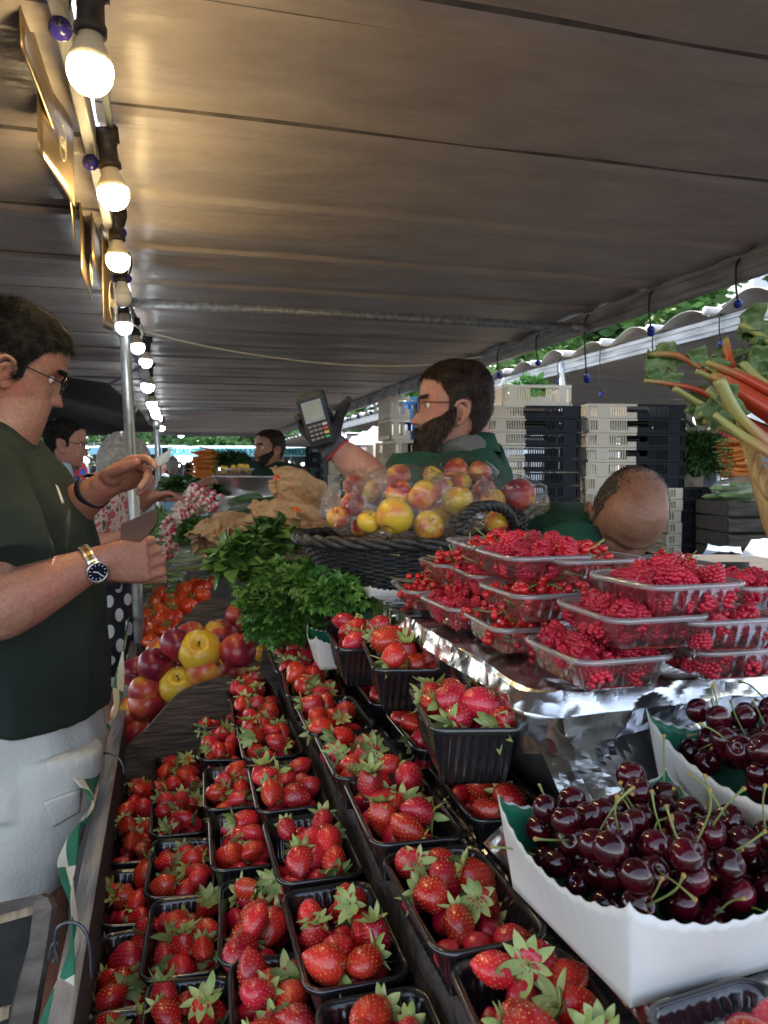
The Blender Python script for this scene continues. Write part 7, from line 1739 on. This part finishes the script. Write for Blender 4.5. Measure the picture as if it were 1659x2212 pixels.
def stalk(bm, pts, r0, r1, n=24, flat=.6):
    uvl = bm.loops.layers.uv.verify(); q = curve_pts(pts, n); before = set(bm.faces); rings = tube(bm, q, [r0 + (r1 - r0) * i / n for i in range(n + 1)], 14, flat=flat); k = 0
    for j, ring in enumerate(rings):
        for i, v in enumerate(ring): v.co += (v.co - q[j]) * (.06 * math.cos(i * math.pi))
    idx = {v: (i / 14, j / n) for j, ring in enumerate(rings) for i, v in enumerate(ring)}
    for f in set(bm.faces) - before:
        for lp in f.loops: lp[uvl].uv = idx[lp.vert]
def rag_leaf(bm, a, b, w_, seed, up):
    rr = random.Random(seed); a, b = Vector(a), Vector(b); d = (b - a); L = d.length; d.normalize(); s = d.cross(up).normalized(); uu = s.cross(d); prev = None; m, n = 18, 10
    for j in range(m + 1):
        t = j / m; ww = w_ * (math.sin((t * .85 + .12) * math.pi) ** .6) * (1 + .25 * math.sin(t * 17 + seed)); row = []
        for i in range(-n // 2, n // 2 + 1):
            u = i / (n / 2); row.append(bm.verts.new(a + d * L * t + s * u * ww + uu * (w_ * .45 * math.sin(u * 5 + t * 9 + seed) * abs(u) + w_ * .25 * noise.noise(Vector((u * 3, t * 6, seed))) + w_ * .5 * u * u)))
        if prev:
            for i in range(n): bm.faces.new((prev[i], prev[i + 1], row[i + 1], row[i]))
        prev = row
rr = random.Random(8); more_rh = []
for k in range(11):
    x0, y0 = 1500 + 105 * rr.random(), 775 + 15 * k + rr.uniform(-8, 8); dd = 1.22 + rr.uniform(-.06, .16); sl_ = .42 + rr.uniform(-.1, .12); red = rr.random() < .3
    more_rh.append(([(x0, y0, dd), (x0 + 70, y0 + 70 * sl_ - 5, dd - .01), (x0 + 160, y0 + 160 * sl_, dd - .02), (x0 + 290, y0 + 290 * sl_, dd - .03)], .007 + .003 * rr.random(), .011 + .004 * rr.random(), [((x0 + 45, y0 + 14, dd + .01), (x0 - 40, y0 - 18 + rr.uniform(-10, 10), dd + .01), .016 + .01 * rr.random(), 20 + k)] if k % 2 else [], m_rhr if red else m_rhg,
                    '%s rhubarb stalk, %s from the top of the packed fan' % ('reddish' if red else 'pale green', ords[k].replace('nearest', 'first'))))
for i, (pts, r0, r1, leafs, mt, lab) in enumerate([
    ([(1400, 765, 1.30), (1475, 772, 1.28), (1560, 835, 1.26), (1660, 905, 1.24), (1760, 960, 1.24)], .008, .012, [((1470, 768, 1.30), (1392, 800, 1.30), .026, 1)], m_rhr, 'upper rhubarb stalk with a torn leaf, reaching furthest left'),
    ([(1392, 822, 1.22), (1450, 830, 1.22), (1520, 848, 1.22), (1600, 900, 1.20), (1700, 970, 1.18)], .005, .011, [((1470, 830, 1.24), (1395, 812, 1.24), .016, 2)], m_rhr, 'pink rhubarb stalk just below the uppermost one'),
    ([(1545, 812, 1.20), (1580, 830, 1.18), (1660, 880, 1.16), (1760, 930, 1.16)], .014, .022, [], m_rhr, 'thickest deep red rhubarb stalk'),
    ([(1552, 820, 1.10), (1590, 890, 1.10), (1640, 945, 1.10), (1700, 1000, 1.10)], .013, .010, [((1600, 905, 1.12), (1545, 825, 1.12), .016, 3)], m_rhg, 'pale green rhubarb stalk crossing the thick red one'),
    ([(1530, 840, 1.14), (1570, 875, 1.13), (1640, 935, 1.12), (1700, 985, 1.12)], .010, .010, [((1590, 900, 1.16), (1500, 895, 1.16), .026, 4)], m_rhg, 'rhubarb stalk with a pale cut end and hanging leaf'),
    ([(1455, 838, 1.2), (1500, 865, 1.2), (1570, 905, 1.18), (1650, 960, 1.18), (1720, 1010, 1.18)], .007, .009, [((1490, 850, 1.24), (1535, 888, 1.24), .02, 5)], m_rhg, 'yellow green rhubarb stalk at mid left'),
    ([(1545, 895, 1.12), (1600, 938, 1.10), (1660, 978, 1.08), (1740, 1040, 1.08)], .009, .014, [], m_rhg, 'lowest yellow rhubarb stalk above the basket rim'),
    ([(1567, 733, 1.30), (1572, 765, 1.29), (1583, 810, 1.28), (1600, 870, 1.28)], .007, .013, [((1575, 800, 1.32), (1545, 755, 1.32), .028, 6)], m_rhr, 'rhubarb stalk standing upright with a cut tip'),
    ([(1588, 800, 1.22), (1625, 820, 1.2), (1680, 850, 1.2), (1740, 880, 1.2)], .008, .011, [], m_rhr, 'short rhubarb stalk with a broken end right of centre'),
    ([(1600, 700, 1.32), (1650, 730, 1.3), (1720, 790, 1.28), (1800, 850, 1.28)], .009, .012, [((1690, 760, 1.33), (1600, 680, 1.33), .035, 7), ((1640, 745, 1.34), (1592, 712, 1.34), .02, 8)], m_rhg, 'green topped rhubarb stalk at the right border'),
    ([(1605, 785, 1.26), (1640, 820, 1.24), (1700, 860, 1.24), (1760, 900, 1.24)], .010, .012, [((1690, 840, 1.28), (1610, 760, 1.28), .034, 9), ((1680, 800, 1.3), (1620, 735, 1.3), .03, 10)], m_rhg, 'leafy rhubarb stalk behind the broken one')] + more_rh):
    o0 = P(*pts[0]); root = thing('rhubarb_stalk', lab, 'rhubarb', o0, group='rhubarb stalks in the straw basket'); bm = bmesh.new(); stalk(bm, [P(*p) - o0 for p in pts], r0, r1); obj('stalk', bm, mt, root)
    for a, b, w_, s in leafs:
        bm = bmesh.new(); rag_leaf(bm, P(*a) - o0, P(*b) - o0, w_, s, (-_F + _U * .4)); q = obj('leaf_blade', bm, m_rhl, root); q.modifiers.new('s', 'SOLIDIFY').thickness = .0008

# ------------------------------------------------------------ striped cloth, hooks, wooden crate, slats
m_clothw = M('cream_canvas', (.55, .54, .46), (.62, .61, .53), 10, .8, .2, 90); m_clothg = M('green_canvas', (.012, .13, .075), (.02, .16, .09), 10, .8, .2, 90)
def check_strip(rows_out, label):
    bm = bmesh.new(); (a, b) = rows_out; n = 120; A = curve_pts(a, n); B = curve_pts(b, n); o0 = A[0].copy(); m = 8
    g_ = [[bm.verts.new(A[i].lerp(B[i], j / m) - o0 + _R * (.008 * math.sin(j / m * 3 + i * .21)) + Vector((0, 0, .0))) for j in range(m + 1)] for i in range(n + 1)]
    for i in range(n):
        for j in range(m):
            f = bm.faces.new((g_[i][j], g_[i + 1][j], g_[i + 1][j + 1], g_[i][j + 1])); blk = (i // 12) % 2; f.material_index = 1 if (blk if j < m // 2 else 1 - blk) and not (j in (3, 4) and blk == 0) else 0
    o = obj('canvas_valance', bm, [m_clothw, m_clothg], loc=o0); o.modifiers.new('s', 'SOLIDIFY').thickness = .0015
    for jj in (2, 4, 6):
        pass
    return tag(o, label, 'cloth')
check_strip(([P(105, 2330, .90), P(150, 2120, .98), P(168, 2000, 1.04), P(150, 1900, 1.12), P(168, 1800, 1.22), P(205, 1740, 1.32), P(198, 1700, 1.40), P(225, 1640, 1.52), P(248, 1560, 1.72), P(262, 1480, 2.0), P(272, 1400, 2.4), P(278, 1330, 3.0)],
             [P(60, 2330, .92), P(115, 2160, .98), P(158, 2045, 1.04), P(136, 1900, 1.12), P(143, 1830, 1.22), P(190, 1745, 1.32), P(156, 1660, 1.40), P(180, 1610, 1.52), P(240, 1540, 1.75), P(252, 1470, 2.05), P(266, 1400, 2.45), P(270, 1340, 3.0)]), 'cream and green canvas valance waving below the table rail')
m_hook = M('steel_hook', (.12, .13, .15), None, rough=.35, metal=.8)
for i, (pts, lab) in enumerate([([(126, 2075, .985), (118, 2040, .985), (125, 2005, .985), (150, 1992, .985), (178, 2003, .985), (193, 2040, .985), (198, 2110, .985)], 'large grey metal hook nearest on the table rail'), ([(214, 1652, 1.5), (216, 1632, 1.5), (230, 1627, 1.5), (250, 1632, 1.5), (264, 1650, 1.5), (268, 1672, 1.5)], 'grey metal hook on the rail below the front divider'),
                               ([(262, 1475, 2.1), (264, 1462, 2.1), (274, 1457, 2.1), (292, 1462, 2.1)], 'dark hook on the rail beside the apples'), ([(106, 2070, .99), (112, 2045, .99), (122, 2035, .99), (124, 2060, .99), (114, 2080, .99)], 'small eye hook hanging below the large hook'), ([(207, 1688, 1.48), (206, 1674, 1.48), (214, 1662, 1.48), (220, 1652, 1.49)], 'small hook through the canvas valance')]):
    bm = bmesh.new(); q = curve_pts([P(*p) for p in pts], 30); o0 = q[0].copy(); tube(bm, [p - o0 for p in q], .0022, 8, caps='round'); tag(obj('metal_hook', bm, m_hook, loc=o0), lab, 'hook', 'hooks on the table rail')
wc_ = thing('wooden_crate', 'broken wooden crate with raw splinters in the bottom left corner', 'crate', P(40, 2100, 1.02)); c = wc_.location
def plank(px, d, th, mt, dd=None):
    bm = bmesh.new(); f = bm.faces.new([bm.verts.new(P(x, y, d + e) - c) for (x, y), e in zip(px, dd or [0] * len(px))]); r = bmesh.ops.extrude_face_region(bm, geom=[f])
    for v in r['geom']:
        if isinstance(v, bmesh.types.BMVert): v.co += (_F * .9 - _U * .35) * th
    bmesh.ops.recalc_face_normals(bm, faces=bm.faces[:]); return obj('board', bm, mt, wc_, smooth=False)
m_raw = M('raw_wood', (.30, .22, .14), (.46, .36, .25), 14, .8, .4, 30, stretch=(8, 1, 1))
plank([(-60, 1962), (88, 1932), (108, 1945), (92, 1950), (-60, 1995)], 1.05, .02, m_wood)
plank([(-60, 1985), (78, 1952), (74, 1975), (-60, 2012)], 1.06, .01, m_raw)
plank([(74, 1945), (103, 1937), (112, 1960), (100, 2040), (70, 2212), (40, 2330), (-10, 2330), (30, 2150), (62, 2040)], 1.0, .02, m_wood, [.05, .05, .04, .02, -.02, -.05, -.05, -.01, .02])
plank([(-60, 2195), (20, 2175), (18, 2200), (-60, 2230)], 1.02, .02, m_raw)
plank([(-80, 2010), (-40, 2000), (-30, 2330), (-80, 2330)], 1.15, .02, m_woodd)
plank([(-80, 2000), (78, 1960), (60, 2040), (20, 2330), (-80, 2330)], 1.30, .01, m_blackm)
sl = thing('slatted_shelf', 'grey wooden slats under the dark wicker basket', 'shelf', P(730, 1230, 2.0))
for i in range(5):
    bm = bmesh.new(); box(bm, -.10, .62, -.045 + i * .12, .035 + i * .12, -.012, 0); bmesh.ops.bevel(bm, geom=bm.edges[:], offset=.002, segments=1, affect='EDGES'); obj('slat', bm, m_wood, sl, smooth=False)
bm = bmesh.new(); box(bm, -.06, -.03, -.05, .55, -.06, -.0125); box(bm, .5, .53, -.05, .55, -.06, -.0125); obj('bearer', bm, m_woodd, sl, smooth=False)
# supports for the produce further along
def slope_board(rows, label): return crumple_sheet('display_board', rows, 16, 16, m_woodd, label, 'board', .002, 5, th=.02)
slope_board([[P(285, 1450, 3.05), P(560, 1450, 3.05)], [P(300, 1340, 3.55), P(700, 1330, 3.2)], [P(350, 1215, 4.3), P(760, 1230, 3.9)], [P(380, 1115, 5.3), P(760, 1115, 5.2)]], 'dark display board below the herbs, beans and radishes')
slope_board([[P(560, 1450, 1.95), P(760, 1420, 1.95)], [P(570, 1380, 2.15), P(800, 1340, 2.15)], [P(580, 1320, 2.5), P(820, 1290, 2.5)]], 'dark board under the parsley')
# back shelf behind the raspberries, white paper
bm = bmesh.new(); box(bm, -.5, .9, -.3, .3, -.03, 0); c = P(1450, 1218, 2.6); tag(obj('back_shelf', bm, m_woodd, smooth=False, loc=c, rot=(0, 0, YR)), 'dark back shelf between the bald man and the wooden crates', 'shelf')
crumple_sheet('plastic_sheet', [[P(1518, 1195, 2.5), P(1605, 1190, 2.5)], [P(1530, 1172, 2.7), P(1600, 1178, 2.7)]], 20, 10, m_ltblue, 'folded pale blue plastic on the back shelf at right', 'plastic', .01, 14)
crumple_sheet('paper_sheet', [[P(1600, 1200, 2.4), P(1700, 1205, 2.4)], [P(1625, 1160, 2.5), P(1720, 1165, 2.5)]], 24, 12, m_carton, 'crumpled white paper at the right border on the back shelf', 'paper', .012, 14, 4)
bm = bmesh.new(); box(bm, -1.2, 2.2, -.4, .4, -.03, 0)
for x in (-1.1, 2.1): box(bm, x - .03, x + .03, -.3, .3, -.9, -.0305)
c = P(1300, CY, 4.5); tag(obj('rear_bench', bm, m_woodd, smooth=False, loc=(c.x, c.y, P(1340, 1245, 4.5).z), rot=(0, 0, YR)), 'dark bench carrying the stacked crates', 'bench')
c = P(790, CY, 6.8); bm = bmesh.new(); box(bm, -.9, .9, -.5, .5, -.03, 0)
for x in (-.8, .8): box(bm, x - .03, x + .03, -.3, .3, -.9, -.0305)
tag(obj('rear_bench', bm, m_woodd, smooth=False, loc=(c.x, c.y, P(790, 1105, 6.5).z), rot=(0, 0, YR)), 'dark bench under the far crates behind the raised arm', 'bench')
